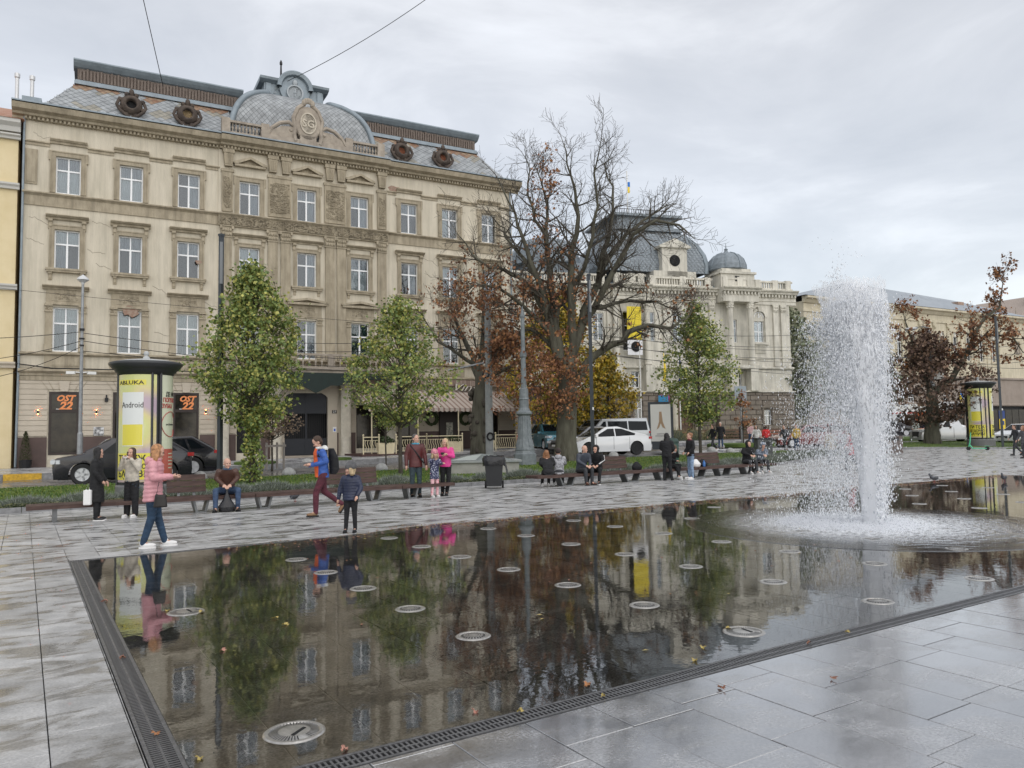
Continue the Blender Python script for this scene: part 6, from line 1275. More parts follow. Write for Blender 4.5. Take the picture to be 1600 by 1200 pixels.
sx = t.nodes.new('ShaderNodeSeparateXYZ'); L(tc.outputs['Object'], sx.inputs[0]); mr = t.nodes.new('ShaderNodeMapRange'); mr.inputs[1].default_value = 0; mr.inputs[2].default_value = 4.1; mr.inputs[3].default_value = .14; mr.inputs[4].default_value = -.13; L(sx.outputs[2], mr.inputs[0])
ad = t.nodes.new('ShaderNodeMath'); L(nn.outputs[0], ad.inputs[0]); L(mr.outputs[0], ad.inputs[1]); m2 = t.nodes.new('ShaderNodeMapRange'); m2.inputs[1].default_value = .33; m2.inputs[2].default_value = .50; m2.inputs[4].default_value = .97; L(ad.outputs[0], m2.inputs[0])
L(d1.outputs[0], mB.inputs[1]); L(d2.outputs[0], mB.inputs[2]); L(m2.outputs[0], mA.inputs[0]); L(tr.outputs[0], mA.inputs[1]); L(mB.outputs[0], mA.inputs[2]); L(mA.outputs[0], o_.inputs[0])
for k, f_ in enumerate((.45, .75, 1.0)):
    g = MB(); vs = []; fs = []; NZ, NA = 90, 36
    for i in range(NZ+1):
        z = 4.15*i/NZ; cen = .02*z-.26*(z/4)**2; wd = (.16+.058*z+.065*max(0, z-1.8)**1.15)*f_
        for j in range(NA):
            a = 2*pi*j/NA; q = wd*(1+.22*noise.noise((cos(a)*2.2, sin(a)*2.2, z*1.6+k*5))+.10*noise.noise((cos(a)*7, sin(a)*7, z*5))); p = LAT*(cen+q*cos(a))+DEP*(q*.9*sin(a)); vs.append((p.x, p.y, z+.12*noise.noise((cos(a)*3, sin(a)*3, k))*(z/4)))
    for i in range(NZ):
        for j in range(NA): fs.append((i*NA+j, i*NA+(j+1) % NA, (i+1)*NA+(j+1) % NA, (i+1)*NA+j))
    g.add(vs, fs); g.build('water_sheet', wj, ft, smooth=True)
# churned water surface round the jet: real ripples
g = MB(); NR, NA = 150, 200; rd = random.Random(3); vs = []; fs = []
for i in range(NR+1):
    r = 3.0*i/NR
    for j in range(NA):
        a = 2*pi*j/NA; X, Y = r*cos(a), r*sin(a); amp = .0075*max(0, 1-(r/3.0)**2.5)
        h = .009+amp*(.5*sin(r*24+5*noise.noise((X*1.3, Y*1.3, 0)))+1.5*noise.noise((X*9, Y*9, 2))+.8*noise.noise((X*24, Y*24, 5))) - (.0068 if i == NR else 0)
        vs.append((X, Y, max(.0052, h) if i < NR else .0036))
for i in range(NR):
    for j in range(NA): fs.append((i*NA+j, (i+1)*NA+j, (i+1)*NA+(j+1) % NA, i*NA+(j+1) % NA))
g.add(vs, fs)
fm_ = bpy.data.materials.new('churned_water'); fm_.use_nodes = True; t = fm_.node_tree; t.nodes.clear(); L = t.links.new
o_ = t.nodes.new('ShaderNodeOutputMaterial'); m1 = t.nodes.new('ShaderNodeMixShader'); m2 = t.nodes.new('ShaderNodeMixShader'); tr = t.nodes.new('ShaderNodeBsdfTransparent'); gl = t.nodes.new('ShaderNodeBsdfGlossy'); df = t.nodes.new('ShaderNodeBsdfDiffuse'); fr = t.nodes.new('ShaderNodeFresnel')
gl.inputs['Roughness'].default_value = .12; df.inputs[0].default_value = (.80, .82, .85, 1); fr.inputs[0].default_value = 1.7
tc = t.nodes.new('ShaderNodeTexCoord'); ln_ = t.nodes.new('ShaderNodeVectorMath'); ln_.operation = 'LENGTH'; L(tc.outputs['Object'], ln_.inputs[0]); mr = t.nodes.new('ShaderNodeMapRange'); mr.inputs[1].default_value = .6; mr.inputs[2].default_value = 2.5; mr.inputs[3].default_value = .92; mr.inputs[4].default_value = .0; L(ln_.outputs['Value'], mr.inputs[0])
nn = t.nodes.new('ShaderNodeTexNoise'); nn.inputs['Scale'].default_value = 14; nn.inputs['Detail'].default_value = 5; L(tc.outputs['Object'], nn.inputs[0]); mu_ = t.nodes.new('ShaderNodeMath'); mu_.operation = 'MULTIPLY'; m3 = t.nodes.new('ShaderNodeMapRange'); m3.inputs[1].default_value = .32; m3.inputs[2].default_value = .56; L(nn.outputs[0], m3.inputs[0]); L(m3.outputs[0], mu_.inputs[0]); L(mr.outputs[0], mu_.inputs[1])
L(fr.outputs[0], m1.inputs[0]); L(tr.outputs[0], m1.inputs[1]); L(gl.outputs[0], m1.inputs[2]); L(mu_.outputs[0], m2.inputs[0]); L(m1.outputs[0], m2.inputs[1]); L(df.outputs[0], m2.inputs[2]); L(m2.outputs[0], o_.inputs[0])
g.build('churned_water', fm_, ft, (-.05, .08, 0), smooth=True)
# ================================================================= benches
M_WD = mat('dark_red_brown_wood', (.05, .03, .026), .55, spec=.3, vs_=2.5, col2=(.10, .062, .052), stretch=(1, 10, 6), bump=.3, bs=12)
M_LEG = mat('grey_bench_steel', (.16, .165, .17), .45, .4, var=.15)
def plankbox(ln, d, h_): mb = MB(); b = .006; mb.box(0, ln, 0, d, 0, h_-b); mb.add([(0, 0, h_-b), (ln, 0, h_-b), (ln, d, h_-b), (0, d, h_-b), (b, b, h_), (ln-b, b, h_), (ln-b, d-b, h_), (b, d-b, h_)], [(0, 1, 5, 4), (1, 2, 6, 5), (2, 3, 7, 6), (3, 0, 4, 7), (4, 5, 6, 7)]); return mb
SZ = .36; nb = 0
def bench(label, x, y, a, ln, legs, back=None, post=False, lw=.18):
    r_ = thing('bench', label, 'bench', (x, y, 0), a, 'wooden benches round the pool')
    me = plankbox(ln, .128, .085).mesh('seat_plank', M_WD)
    for k in range(5): link('seat_plank', me, r_, (0, k*.136, SZ-.085-random.uniform(0, .003)))
    for lx in legs:
        lx -= x; g = MB()
        if post: g.bx((lx, .2, SZ/2-.05), (.09, .1, SZ-.085)); g.box(lx-.09, lx+.09, .1, .34, 0, .012)
        else:
            q = lw; zt = SZ-.086; e = .05
            for s_ in (-1, 1): g.prism([(lx+s_*q, zt), (lx+s_*(q-e), zt), (lx+s_*(q*.62-e), .0), (lx+s_*q*.62, .0)], .12, .42, 'y')
            g.box(lx-q*.62+e, lx+q*.62-e, .12, .42, 0, .03)
        fixn(g.build('leg_frame', M_LEG, r_))
    if back:
        b0, b1 = back; b0 -= x; b1 -= x; me = plankbox(b1-b0, .045, .125).mesh('back_plank', M_WD)
        for k in range(3): o = link('back_plank', me, r_, (b0, .62+.03*k, SZ+.08+k*.135)); o.rotation_euler = (-.16, 0, 0)
        for q in (b0+.25, b1-.25): g = MB(); g.bx((q, .7, SZ+.18), (.06, .03, .52), 0, -.16); g.build('back_bracket', M_LEG, r_)
B0 = 18.2; B2 = 18.98
bench('backless end of the wooden bench row at far left', .07, B0, 0, 2.45, [.57], None, True)
bench('wooden bench with a backrest behind the woman in the pink puffer jacket', 2.54, B0+.01, 0, 2.0, [3.39], (2.75, 3.58))
bench('wooden bench section to the right of the man in the brown jacket', 4.56, B0+.02, 0, 1.9, [4.8])
bench('wooden bench with a backrest behind the man with the backpack and the child', 6.48, B0+.03, 0, 1.75, [7.55], (6.25, 7.8))
bench('short backless bench end beside the family of three', 8.25, B0+.04, .03, 1.55, [8.6])
bench('backless left end of the right bench row under the two women seen from behind', 12.96, B2, -.02, 2.6, [14.15], None, False, .3)
bench('wooden bench with a backrest right of the hooded young man', 15.58, B2-.03, .01, 2.2, [16.8], (15.95, 17.0), False, .36)
bench('wooden bench section beside the standing woman in black', 17.8, B2, .01, 1.9, [18.28], None, False, .36)
bench('wooden bench with a backrest holding a white bag and a blue bottle', 19.72, B2+.02, .02, 1.9, [19.9, 21.2], (19.9, 21.5), False, .36)
bench('right end of the bench row under the hooded pair', 21.64, B2+.05, .03, 2.3, [22.6], None, False, .36)
# ================================================================= poles
M_PG = mat('anthracite_pole', (.055, .062, .07), .45, .3, var=.1); M_GALV = mat('galvanised_steel', (.28, .29, .30), .45, .5, var=.2, vs_=4); M_CONC = mat('concrete_pole_grey', (.22, .235, .235), .8, vs_=3, col2=(.30, .31, .30)); M_CAST = mat('chipped_grey_cast_iron', (.13, .15, .16), .6, vs_=6, col2=(.20, .22, .23), bump=.4)
for (x, y, lab) in ((5.78, 28.04, 'dark grey slim light column in front of the left maple'), (21.94, 27.61, 'dark grey slim light column in front of the big chestnut trunk'), (54.99, 25.59, 'dark grey slim light column beside the right advertising column')):
    r_ = thing('light_column', lab, 'lamp post', (x, y, hgt(x, y)), -.2, 'modern dark light columns')
    g = MB(); g.tube([(0, 0, 0), (0, 0, 8.75)], [.10, .09], 4); g.tube([(0, 0, 8.72), (0, 0, 8.8)], .11, 4); g.build('column', M_PG, r_)
    g = MB(); g.box(-.05, .05, -.1, -.075, 7.0, 8.5); g.build('light_strip', mat('led_cover', (.14, .15, .16), .25), r_); g = MB(); g.lathe([(.16, 0), (.16, .05), (.11, .06)], 10); g.build('base_flange', M_PG, r_); g = MB(); g.box(-.03, .03, -.13, -.08, 2.5, 2.62); g.build('clamp', M_WHT, r_)
x, y = 2.09, 38.47; r_ = thing('camera_pole', 'thin galvanised pole with a small lamp and white cameras before the first shop door', 'lamp post', (x, y, hgt(x, y)+.1), -radians(4))
g = MB(); g.tube([(0, 0, 0), (0, 0, 1.6), (0, 0, 1.7), (0, 0, 8.3)], [.12, .12, .085, .055], 10); g.build('pole', M_GALV, r_); g = MB(); g.lathe([(.05, 8.2), (.08, 8.3), (.25, 8.42), (.2, 8.52), (.06, 8.62), (.01, 8.66)], 14); g.build('lamp_head', mat('pale_lamp_shade', (.55, .56, .57), .4), r_)
for s_ in (-1, 1): g = MB(); g.tube([(0, 0, 4.3), (s_*.3, -.05, 4.32)], .03, 5); g.bx((s_*.4, -.1, 4.28), (.34, .12, .12), s_*.25); g.build('security_camera', M_WHT, r_)
g = MB(); g.bx((0, 0, 6.2), (.2, .2, .1)); g.bx((0, 0, 5.8), (.22, .22, .06)); g.bx((0, 0, 5.5), (.18, .3, .05)); g.build('cable_clamp', M_IRON, r_)
x, y = 20.2, 33.9; CP_ = Vector((x, y, hgt(x, y)))
r_ = thing('tram_pole', 'thick pale concrete tram pole carrying two black wreaths and a bracket arm', 'pole', CP_, -radians(20))
g = MB(); g.tube([(0, 0, -.2), (0, 0, 8.4)], [.21, .165], 12); g.build('pole', M_CONC, r_); g = MB(); g.tube([(0, 0, 5.0), (-2.1, 0, 4.55)], .05, 7); g.build('bracket_arm', M_GALV, r_)
for z, dx in ((1.15, 0), (4.35, -.18)): g = MB(); g.tube([(dx+.16*cos(k*pi/6), -.24, z+.18*sin(k*pi/6)) for k in range(13)], .05, 6); g.build('wreath', M_IRON, r_)
for z in (6.3, 6.9, 7.4, 5.4): g = MB(); g.lathe([(.20, z), (.20, z+.08)], 12); g.build('band', M_GALV, r_)
x, y = 19.2, 29.1; r_ = thing('ornate_column', 'ornate cast iron pole with a fluted chipped grey pedestal on the lawn', 'pole', (x, y, hgt(x, y)), 0)
g = MB(); g.lathe([(.52, -.1), (.52, .52), (.47, .56), (.44, .68), (.46, .72)], 8); g.build('plinth', M_CAST, r_)
g = MB(); g.lathe([(.44, .72), (.42, .80), (.32, 1.2), (.28, 1.9), (.27, 2.25), (.30, 2.27), (.38, 2.33), (.38, 2.40), (.27, 2.5), (.22, 2.62), (.22, 2.95), (.25, 3.0), (.22, 3.05), (.2, 3.4), (.2, 3.46), (.16, 3.5)], 16); g.build('pedestal', M_CAST, r_)
g = MB(); g.lathe([(.13, 3.5), (.11, 4.9), (.16, 4.95), (.16, 5.1), (.10, 5.2), (.09, 6.7), (.12, 6.8), (.05, 7.1), (.01, 7.3)], 12); g.build('shaft', M_CAST, r_)
for a in range(8): g = MB(); t_ = a*pi/4; g.tube([(.40*cos(t_), .40*sin(t_), .85), (.29*cos(t_), .29*sin(t_), 1.3), (.26*cos(t_), .26*sin(t_), 2.2)], .035, 5); g.build('rib', M_CAST, r_)
x, y = 56.95, 31.8; SL = Vector((55.6, 30.4, hgt(55.6, 30.4))); r_ = thing('street_lamp', 'grey street lamp with a curved arm and white box beside the brown tree', 'lamp post', SL, -radians(60))
g = MB(); g.tube([(0, 0, 0), (0, 0, 5.6), (0, 0, 8.2)], [.22, .16, .12], 10); g.tube([(0, 0, 8.1), (-.05, 0, 8.45), (-.35, 0, 8.6), (-.9, 0, 8.58)], .06, 7); g.build('pole', M_GALV, r_)
g = MB(); g.ball((-1.15, 0, 8.5), .2, 10, 6, (2.2, 1, .6)); g.build('lamp_head', mat('pale_lamp_shade', (.55, .56, .57), .4), r_); g = MB(); g.box(.15, .75, -.3, -.1, 4.7, 5.15); g.build('box', M_WHT, r_); g = MB(); g.tube([(0, 0, 6.5), (-2.5, 0, 6.35)], .05, 6); g.build('arm', M_GALV, r_)
# ================================================================= advertising columns
def grad_mat(name, cols, scale=.9, seed=0.):
    m = bpy.data.materials.new(name); m.use_nodes = True; t = m.node_tree; b = t.nodes['Principled BSDF']; tcn = t.nodes.new('ShaderNodeTexCoord'); mpn = t.nodes.new('ShaderNodeMapping'); mpn.inputs['Location'].default_value = (seed, 0, 0); nn = t.nodes.new('ShaderNodeTexNoise'); nn.inputs['Scale'].default_value = scale; nn.inputs['Detail'].default_value = 0
    t.links.new(tcn.outputs['Object'], mpn.inputs[0]); t.links.new(mpn.outputs[0], nn.inputs['Vector']); r = t.nodes.new('ShaderNodeValToRGB'); e = r.color_ramp.elements; e[0].position = .3; e[0].color = (*cols[0], 1); e[1].position = .7; e[1].color = (*cols[-1], 1)
    for k, c in enumerate(cols[1:-1]): q = e.new(.3+.4*(k+1)/(len(cols)-1)); q.color = (*c, 1)
    t.links.new(nn.outputs[0], r.inputs[0]); t.links.new(r.outputs[0], b.inputs['Base Color']); b.inputs['Roughness'].default_value = .25; b.inputs['Coat Weight'].default_value = .6; return m
M_P1 = grad_mat('poster_pastel', [(.40, .30, .36), (.58, .50, .22), (.54, .56, .20), (.60, .60, .38)], 1.0)
M_PY = mat('poster_yellow', (.66, .58, .06), .3, coat=.5); M_PC = mat('poster_cream', (.55, .57, .42), .3, coat=.5); M_PR = mat('poster_red', (.42, .10, .07), .3, coat=.5); M_PB = mat('poster_black_ink', (.02, .02, .02), .4); M_PRI = mat('poster_red_ink', (.40, .05, .05), .4); M_CY = mat('column_dark_steel', (.05, .052, .055), .4, .4); M_PHW = mat('phone_white', (.66, .68, .66), .3)
def curved(par, name, R, a0, a1, z0, z1, m_, th=.012, n=14):
    g = MB(); P = [a0+(a1-a0)*i/n for i in range(n+1)]; vs = []
    for r_, in ((R,), (R+th,)):
        for a in P:
            for z in (z0, z1): vs.append((r_*sin(a), -r_*cos(a), z))
    m = 2*(n+1); fs = []
    for i in range(n): fs += [(m+2*i, m+2*i+2, m+2*i+3, m+2*i+1), (2*i, 2*i+1, 2*i+3, 2*i+2), (2*i, 2*i+2, m+2*i+2, m+2*i), (2*i+1, m+2*i+1, m+2*i+3, 2*i+3)]
    fs += [(0, m, m+1, 1), (2*n, 2*n+1, m+2*n+1, m+2*n)]; g.add(vs, fs); return g.build(name, m_, par)
def ctext(par, s_, size, R, a, z, m_, bold=.0, sx=1., name='lettering', align='CENTER', off=.019):
    vs, fs = text(s_, size, .002, bold, align); g = MB(); g.add([((R+off+c)*sin(a+x*sx/R), -(R+off+c)*cos(a+x*sx/R), z+y) for x, y, c in vs], fs); return g.build(name, m_, par)
def adcolumn(label, x, y, sc_, rz, sides):
    r_ = thing('advertising_column', label, 'advertising column', (x, y, hgt(x, y)), rz); r_.scale = (sc_, sc_, sc_); R = .70
    g = MB(); g.lathe([(.76, -.1), (.76, .42), (.74, .46), (.70, .47)], 32); g.build('base', mat('column_base_grey', (.14, .14, .14), .5, var=.1), r_)
    g = MB(); g.lathe([(R-.03, .46), (R-.03, 3.62)], 32)
    for a in (-2.1, 0.02, 2.1):
        for da in (-.17, .17): g.tube([((R+.01)*sin(a+da), -(R+.01)*cos(a+da), .46), ((R+.01)*sin(a+da), -(R+.01)*cos(a+da), 3.6)], .035, 6)
    g.build('body', M_CY, r_)
    g = MB(); g.lathe([(R+.02, 3.55), (R+.05, 3.62), (R+.10, 3.64), (R+.12, 3.70), (R+.16, 3.72), (R+.27, 3.84), (R+.28, 3.90), (R+.22, 3.93)], 40); g.build('cornice', M_CY, r_, smooth=True)
    g = MB(); g.lathe([(R+.24, 3.925), (.6, 3.99), (.2, 4.04), (.10, 4.05), (.08, 4.10), (.05, 4.12), (.05, 4.15)], 40); g.ball((0, 0, 4.20), .075, 12, 8); g.build('roof', mat('column_roof_grey', (.40, .41, .41), .45), r_, smooth=True)
    for a, kind in sides:
        a0, a1 = a-.84, a+.84; 
        if kind == 'android':
            curved(r_, 'poster', R, a0, a1, .55, 3.55, M_P1); curved(r_, 'poster_band', R+.013, a-.80, a+.45, 3.25, 3.40, M_PY, .002); ctext(r_, 'ABLUKA', .15, R, a-.17, 3.27, M_PB, .002, 1.35)
            curved(r_, 'phone', R+.013, a-.52, a+.36, 1.55, 3.05, M_PHW, .002); curved(r_, 'phone_lower', R+.0155, a-.50, a+.34, 1.57, 2.15, M_PY, .001); ctext(r_, 'Android', .23, R, a-.08, 2.62, M_PB, .0, .82)
            curved(r_, 'poster_block', R+.013, a-.84, a+.62, .62, 1.35, M_PY, .002); ctext(r_, 'ТИ ТЕЖ', .25, R, a-.12, 1.12, M_PB, .006, .85); ctext(r_, 'ЦЕ ЩОЙНО', .19, R, a-.12, .92, M_PB, .004, .8); ctext(r_, 'БАЧИВ?', .25, R, a-.12, .70, M_PB, .006, .9)
        else:
            curved(r_, 'poster', R, a0, a1, .55, 3.55, M_PC); curved(r_, 'poster_foot', R+.013, a0, a1, .55, 1.45, M_PR, .002)
            ctext(r_, 'ДЕ НАЙ', .17, R, a-.58, 2.95, M_PB, .004, .8, align='LEFT'); ctext(r_, 'ПОПУЛЯР', .17, R, a-.72, 2.78, M_PRI, .004, .8, align='LEFT'); ctext(r_, 'ЗУБКА', .17, R, a-.78, 2.61, M_PRI, .004, .8, align='LEFT')
            g = MB(); P = []
            for k in range(22): t_ = .6+k*.25; aa = a-.25+.52*cos(t_); P.append(((R+.02)*sin(aa), -(R+.02)*cos(aa), 2.15+.36*sin(t_)))
            g.tube(P, .012, 4); g.build('red_circle', M_PRI, r_); ctext(r_, 'на Шевченка', .075, R, a-.25, 2.12, M_PB, .0, .9)
            for k in range(5): curved(r_, 'small_print', R+.0155, a-.4, a-.05, .9+k*.1, .93+k*.1, M_PC, .001)
    return r_
adcolumn('large round advertising column with yellow Android posters behind the women at left', 2.80, 23.0, .95, .26, ((-.82, 'android'), (1.0, 'other'), (3.1, 'android')))
adcolumn('smaller looking round advertising column with yellow posters beside the green scooter', 55.5, 27.2, 1.12, -.85, ((-.42, 'android'), (1.45, 'android'), (3.4, 'other')))
# ================================================================= street furniture
M_PLA = mat('black_bin_plastic', (.022, .023, .025), .35, bump=.15); M_BAG = mat('black_plastic_bag', (.015, .015, .017), .22, bump=.6, bs=9)
r_ = thing('wheeled_bin', 'black wheeled refuse bin with its lid folded open and a plastic bag', 'bin', (12.0, 19.9, 0), -.55)
g = MB(); vs = []
for z, w_, d in ((.08, .22, .24), (.85, .28, .32), (.9, .30, .34)): vs += [(-w_, -d, z), (w_, -d, z), (w_, d, z), (-w_, d, z)]
g.add(vs, [(0, 1, 5, 4), (1, 2, 6, 5), (2, 3, 7, 6), (3, 0, 4, 7), (4, 5, 9, 8), (5, 6, 10, 9), (6, 7, 11, 10), (7, 4, 8, 11), (3, 2, 1, 0), (8, 9, 10, 11)]); g.build('body', M_PLA, r_)
for s_ in (-1, 1): g = MB(); g.lathe([(.11, -.03), (.11, .03)], 16, (s_*.26, .22, .11), 'x'); g.lathe([(.001, s_*.032), (.06, s_*.032)], 12, (s_*.26, .22, .11), 'x'); g.build('wheel', M_IRON, r_)
g = MB(); g.add([(.28, -.3, .93), (.30, .3, .93), (.40, .25, .45), (.38, -.22, .42), (.31, -.3, .93), (.33, .3, .93), (.43, .25, .45), (.41, -.22, .42)], [(0, 1, 2, 3), (7, 6, 5, 4), (0, 4, 5, 1), (3, 2, 6, 7), (0, 3, 7, 4), (1, 5, 6, 2)]); g.build('lid', mat('bin_lid_plastic', (.05, .05, .055), .3), r_)
g = MB(); rd = random.Random(3); vs = []; n = 22
for j, (z, k) in enumerate(((.70, 1.02), (.86, 1.08), (.97, 1.0), (.98, .7), (.93, .3))):
    for i in range(n): a = 2*pi*i/n; c, s_ = cos(a), sin(a); m_ = max(abs(c), abs(s_)); vs.append((.31*k*c/m_*rd.uniform(.95, 1.08), .35*k*s_/m_*rd.uniform(.95, 1.08), z+rd.uniform(-.05, .03)))
g.add(vs, [(j*n+i, j*n+(i+1) % n, (j+1)*n+(i+1) % n, (j+1)*n+i) for j in range(4) for i in range(n)]); g.build('bag_liner', M_BAG, r_, smooth=True)
r_ = thing('ventilation_hatch', 'low concrete shaft with a grey sheet metal lid on the lawn by the bin', 'hatch', (15.3, 26.2, .06), -.42)
g = MB(); g.box(-1.45, 1.35, -.55, 1.0, -.1, .48); g.build('concrete_base', mat('stained_concrete', (.26, .255, .23), .85, vs_=2, col2=(.36, .35, .32), bump=.2), r_); g = MB(); g.box(-1.55, 1.45, -.65, 1.1, .48, .56); g.build('slab', M_CONC, r_)
g = MB(); g.prism([(-1.3, .56), (1.1, .56), (.6, .72), (.0, .79), (-.7, .72)], -.45, .8, 'y'); fixn(g.build('lid', mat('painted_lid', (.20, .22, .22), .4), r_)); g = MB(); g.prism([(-1.32, .575), (-.35, .575), (-.1, .80), (-.6, .745)], -.5, -.45, 'y'); fixn(g.build('lid_flap', mat('pale_sheet', (.40, .43, .42), .35, .3), r_))
M_BOL = mat('stone_hemisphere', (.34, .34, .33), .8, var=.2, vs_=6)
for i, (x, y, lab) in enumerate(((5.64, 30.8, 'stone dome bollard behind the backrest left of the seated man in brown'), (8.99, 30.8, 'stone dome bollard on the verge between the maple and the backpack man'), (13.0, 30.9, 'stone dome bollard behind the child in the navy jacket'), (11.9, 37.6, 'dark stone dome bollard by the terrace kerb above the child'), (24.6, 33.5, 'yellowish stone dome bollard left of the big chestnut trunk'), (25.9, 30.9, 'stone dome bollard in front of the sill of the white car'), (33.8, 31.5, 'stone dome bollard behind the fourth backrest'), (33.9, 30.2, 'left of two stone dome bollards right of the jeans woman'), (34.7, 29.9, 'right of two stone dome bollards near the hooded pair'), (37.4, 34.1, 'stone dome bollard in the pale pavement below the walking men'), (45.0, 35.8, 'stone dome bollard in the pavement beside the spray'))):
    g = MB(); g.lathe([(.27, -.05), (.27, .04), (.25, .12), (.18, .21), (.09, .26), (.001, .275)], 18); o = g.build('dome_bollard', M_BOL, None, (x, y, hgt(x, y)+.03), smooth=True); tag(o, lab, 'bollard', 'stone dome bollards along the street')
def infoboard(lab, x, y, rz):
    r_ = thing('information_board', lab, 'display board', (x, y, hgt(x, y)), rz); g = MB(); g.box(-.75, .75, -.12, .12, .35, 2.9); g.box(-.55, .55, -.1, .1, 0, .35); g.build('case', M_PG, r_); g = MB(); g.box(-.6, .6, -.14, -.12, .5, 2.75); g.build('panel', mat('pale_panel', (.60, .60, .56), .3, coat=.5), r_); g = MB(); g.prism([(-.08, 2.3), (.06, 2.3), (.12, 1.7), (.28, 1.25), (.1, 1.35), (0, 1.6), (-.1, 1.35), (-.26, 1.2), (-.1, 1.7)], -.15, -.14, 'y'); fixn(g.build('picture', mat('tan_print', (.38, .26, .16), .6), r_)); g = MB(); g.box(-.35, .35, -.15, -.14, .8, .86); g.box(-.25, .25, -.15, -.14, .92, .98); g.build('print_lines', mat('grey_print', (.35, .34, .33), .6), r_, kind='stuff')
infoboard('pale information display in a dark case in front of the museum door', 32.8, 34.6, -.75)
r_ = thing('litter_bin', 'dark green round litter bin below the information display', 'bin', (24.9, 25.6, hgt(24.9, 25.6)), 0); g = MB(); g.lathe([(.30, 0), (.31, .1), (.31, .95), (.28, 1.0)], 18); g.build('body', mat('bin_green', (.02, .06, .045), .4), r_, smooth=True); g = MB(); g.lathe([(.33, .98), (.33, 1.06), (.25, 1.18), (.1, 1.22), (.001, 1.22)], 18); g.build('lid', mat('bin_green_dark', (.015, .04, .032), .4), r_)
def sqbin(lab, x, y, m_, w_=.34, h_=1.05): r_ = thing('litter_bin', lab, 'bin', (x, y, hgt(x, y)), -.6); g = MB(); g.box(-w_, w_, -w_, w_, 0, h_); g.build('body', m_, r_); g = MB(); g.box(-w_-.03, w_+.03, -w_-.03, w_+.03, h_, h_+.06); g.box(-w_*.6, w_*.6, -w_-.01, -w_+.02, h_*.72, h_*.9); g.build('top', M_IRON, r_)
sqbin('dark square litter bin in front of the woman in the red jacket', 29.3, 24.1, mat('dark_panel', (.06, .065, .065), .5), .34, 1.1); sqbin('square brown stone litter bin at the end of the right lawn kerb', 42.6, 26.0, mat('speckled_brown_stone', (.14, .115, .105), .7, var=.35, vs_=25), .55, 1.0)
r_ = thing('floodlight_box', 'small green floodlight box among the lavender behind the bench', 'light box', (19.0, 22.9, .05), -.4); g = MB(); g.bx((0, 0, .3), (.55, .35, .22), 0, .3); g.build('housing', mat('box_green', (.10, .17, .14), .4), r_); g = MB(); g.box(-.05, .05, -.05, .05, 0, .25); g.build('stand', M_IRON, r_)
# blue parking sign, cross-bar supports
r_ = thing('road_sign', 'small blue and orange sign on a pole beside the museum door', 'sign', (36.5, 38.2, .62), -.6); g = MB(); g.tube([(0, 0, 0), (0, 0, 3.4)], .04, 6); g.build('pole', M_GALV, r_); g = MB(); g.box(-.33, .33, -.06, -.03, 2.8, 3.4); g.build('plate', mat('sign_blue', (.03, .22, .42), .4), r_); g = MB(); g.box(-.25, .25, -.06, -.03, 2.2, 2.75); g.build('lower_plate', mat('sign_orange', (.55, .22, .05), .4), r_)
r_ = thing('road_sign', 'grey back of a rectangular road sign near the museum corner', 'sign', (42.2, 36.5, .65), -.5); g = MB(); g.tube([(0, 0, 0), (0, 0, 4.1)], .05, 6); g.build('pole', M_GALV, r_); g = MB(); g.box(-.42, .42, -.06, -.03, 2.9, 4.0); g.build('plate', mat('sign_back_grey', (.26, .30, .33), .5), r_)
r_ = thing('wayfinding_panel', 'orange totem panel behind the standing man near the brown tree', 'sign', (68.5, 38.6, .66), -.9); g = MB(); g.box(-.5, .5, -.1, .1, 0, 2.3); g.build('panel', mat('totem_orange', (.60, .13, .03), .5), r_); g = MB(); g.box(-.3, .3, -.12, -.1, .4, 1.6); g.build('opening', M_IRON, r_)
r_ = thing('kiosk', 'white kiosk with a red stripe behind the silver pickup', 'kiosk', (73.0, 41.6, .66), -.9); g = MB(); g.box(-2.2, 2.2, -1, 1, 0, 3.1); g.build('cabin', M_WHT, r_); g = MB(); g.box(-2.25, 2.25, -1.05, -1.0, 2.2, 2.35); g.build('red_stripe', mat('stripe_red', (.45, .06, .05), .5), r_); g = MB(); g.box(-1.9, 1.9, -1.04, -1.0, .9, 2.1); g.build('window', M_DKGL, r_)
# ---- kick scooter
M_MINT = mat('mint_green_paint', (.10, .50, .28), .35)
r_ = thing('kick_scooter', 'mint green electric scooter parked by the right advertising column', 'scooter', (50.0, 24.7, hgt(50, 24.7)), -radians(64)+pi)
for s_, px in ((1, .52), (-1, -.48)): g = MB(); g.lathe([(.05, -.03), (.11, -.035), (.125, -.015), (.125, .015), (.11, .035), (.05, .03)], 18, (px, 0, .125), 'y'); g.build('wheel', M_IRON, r_)
g = MB(); g.box(-.45, .32, -.08, .08, .1, .15); g.tube([(.3, 0, .14), (.45, 0, .36)], .035, 7); g.build('deck', M_MINT, r_); g = MB(); g.tube([(.52, 0, .15), (.42, 0, .5), (.36, 0, 1.12)], .032, 8); g.build('stem', M_MINT, r_); g = MB(); g.tube([(.36, -.25, 1.12), (.36, .25, 1.12)], .022, 7); g.build('handlebar', M_IRON, r_); g = MB(); g.bx((-.48, 0, .27), (.28, .08, .02), 0); g.build('mudguard', M_MINT, r_)
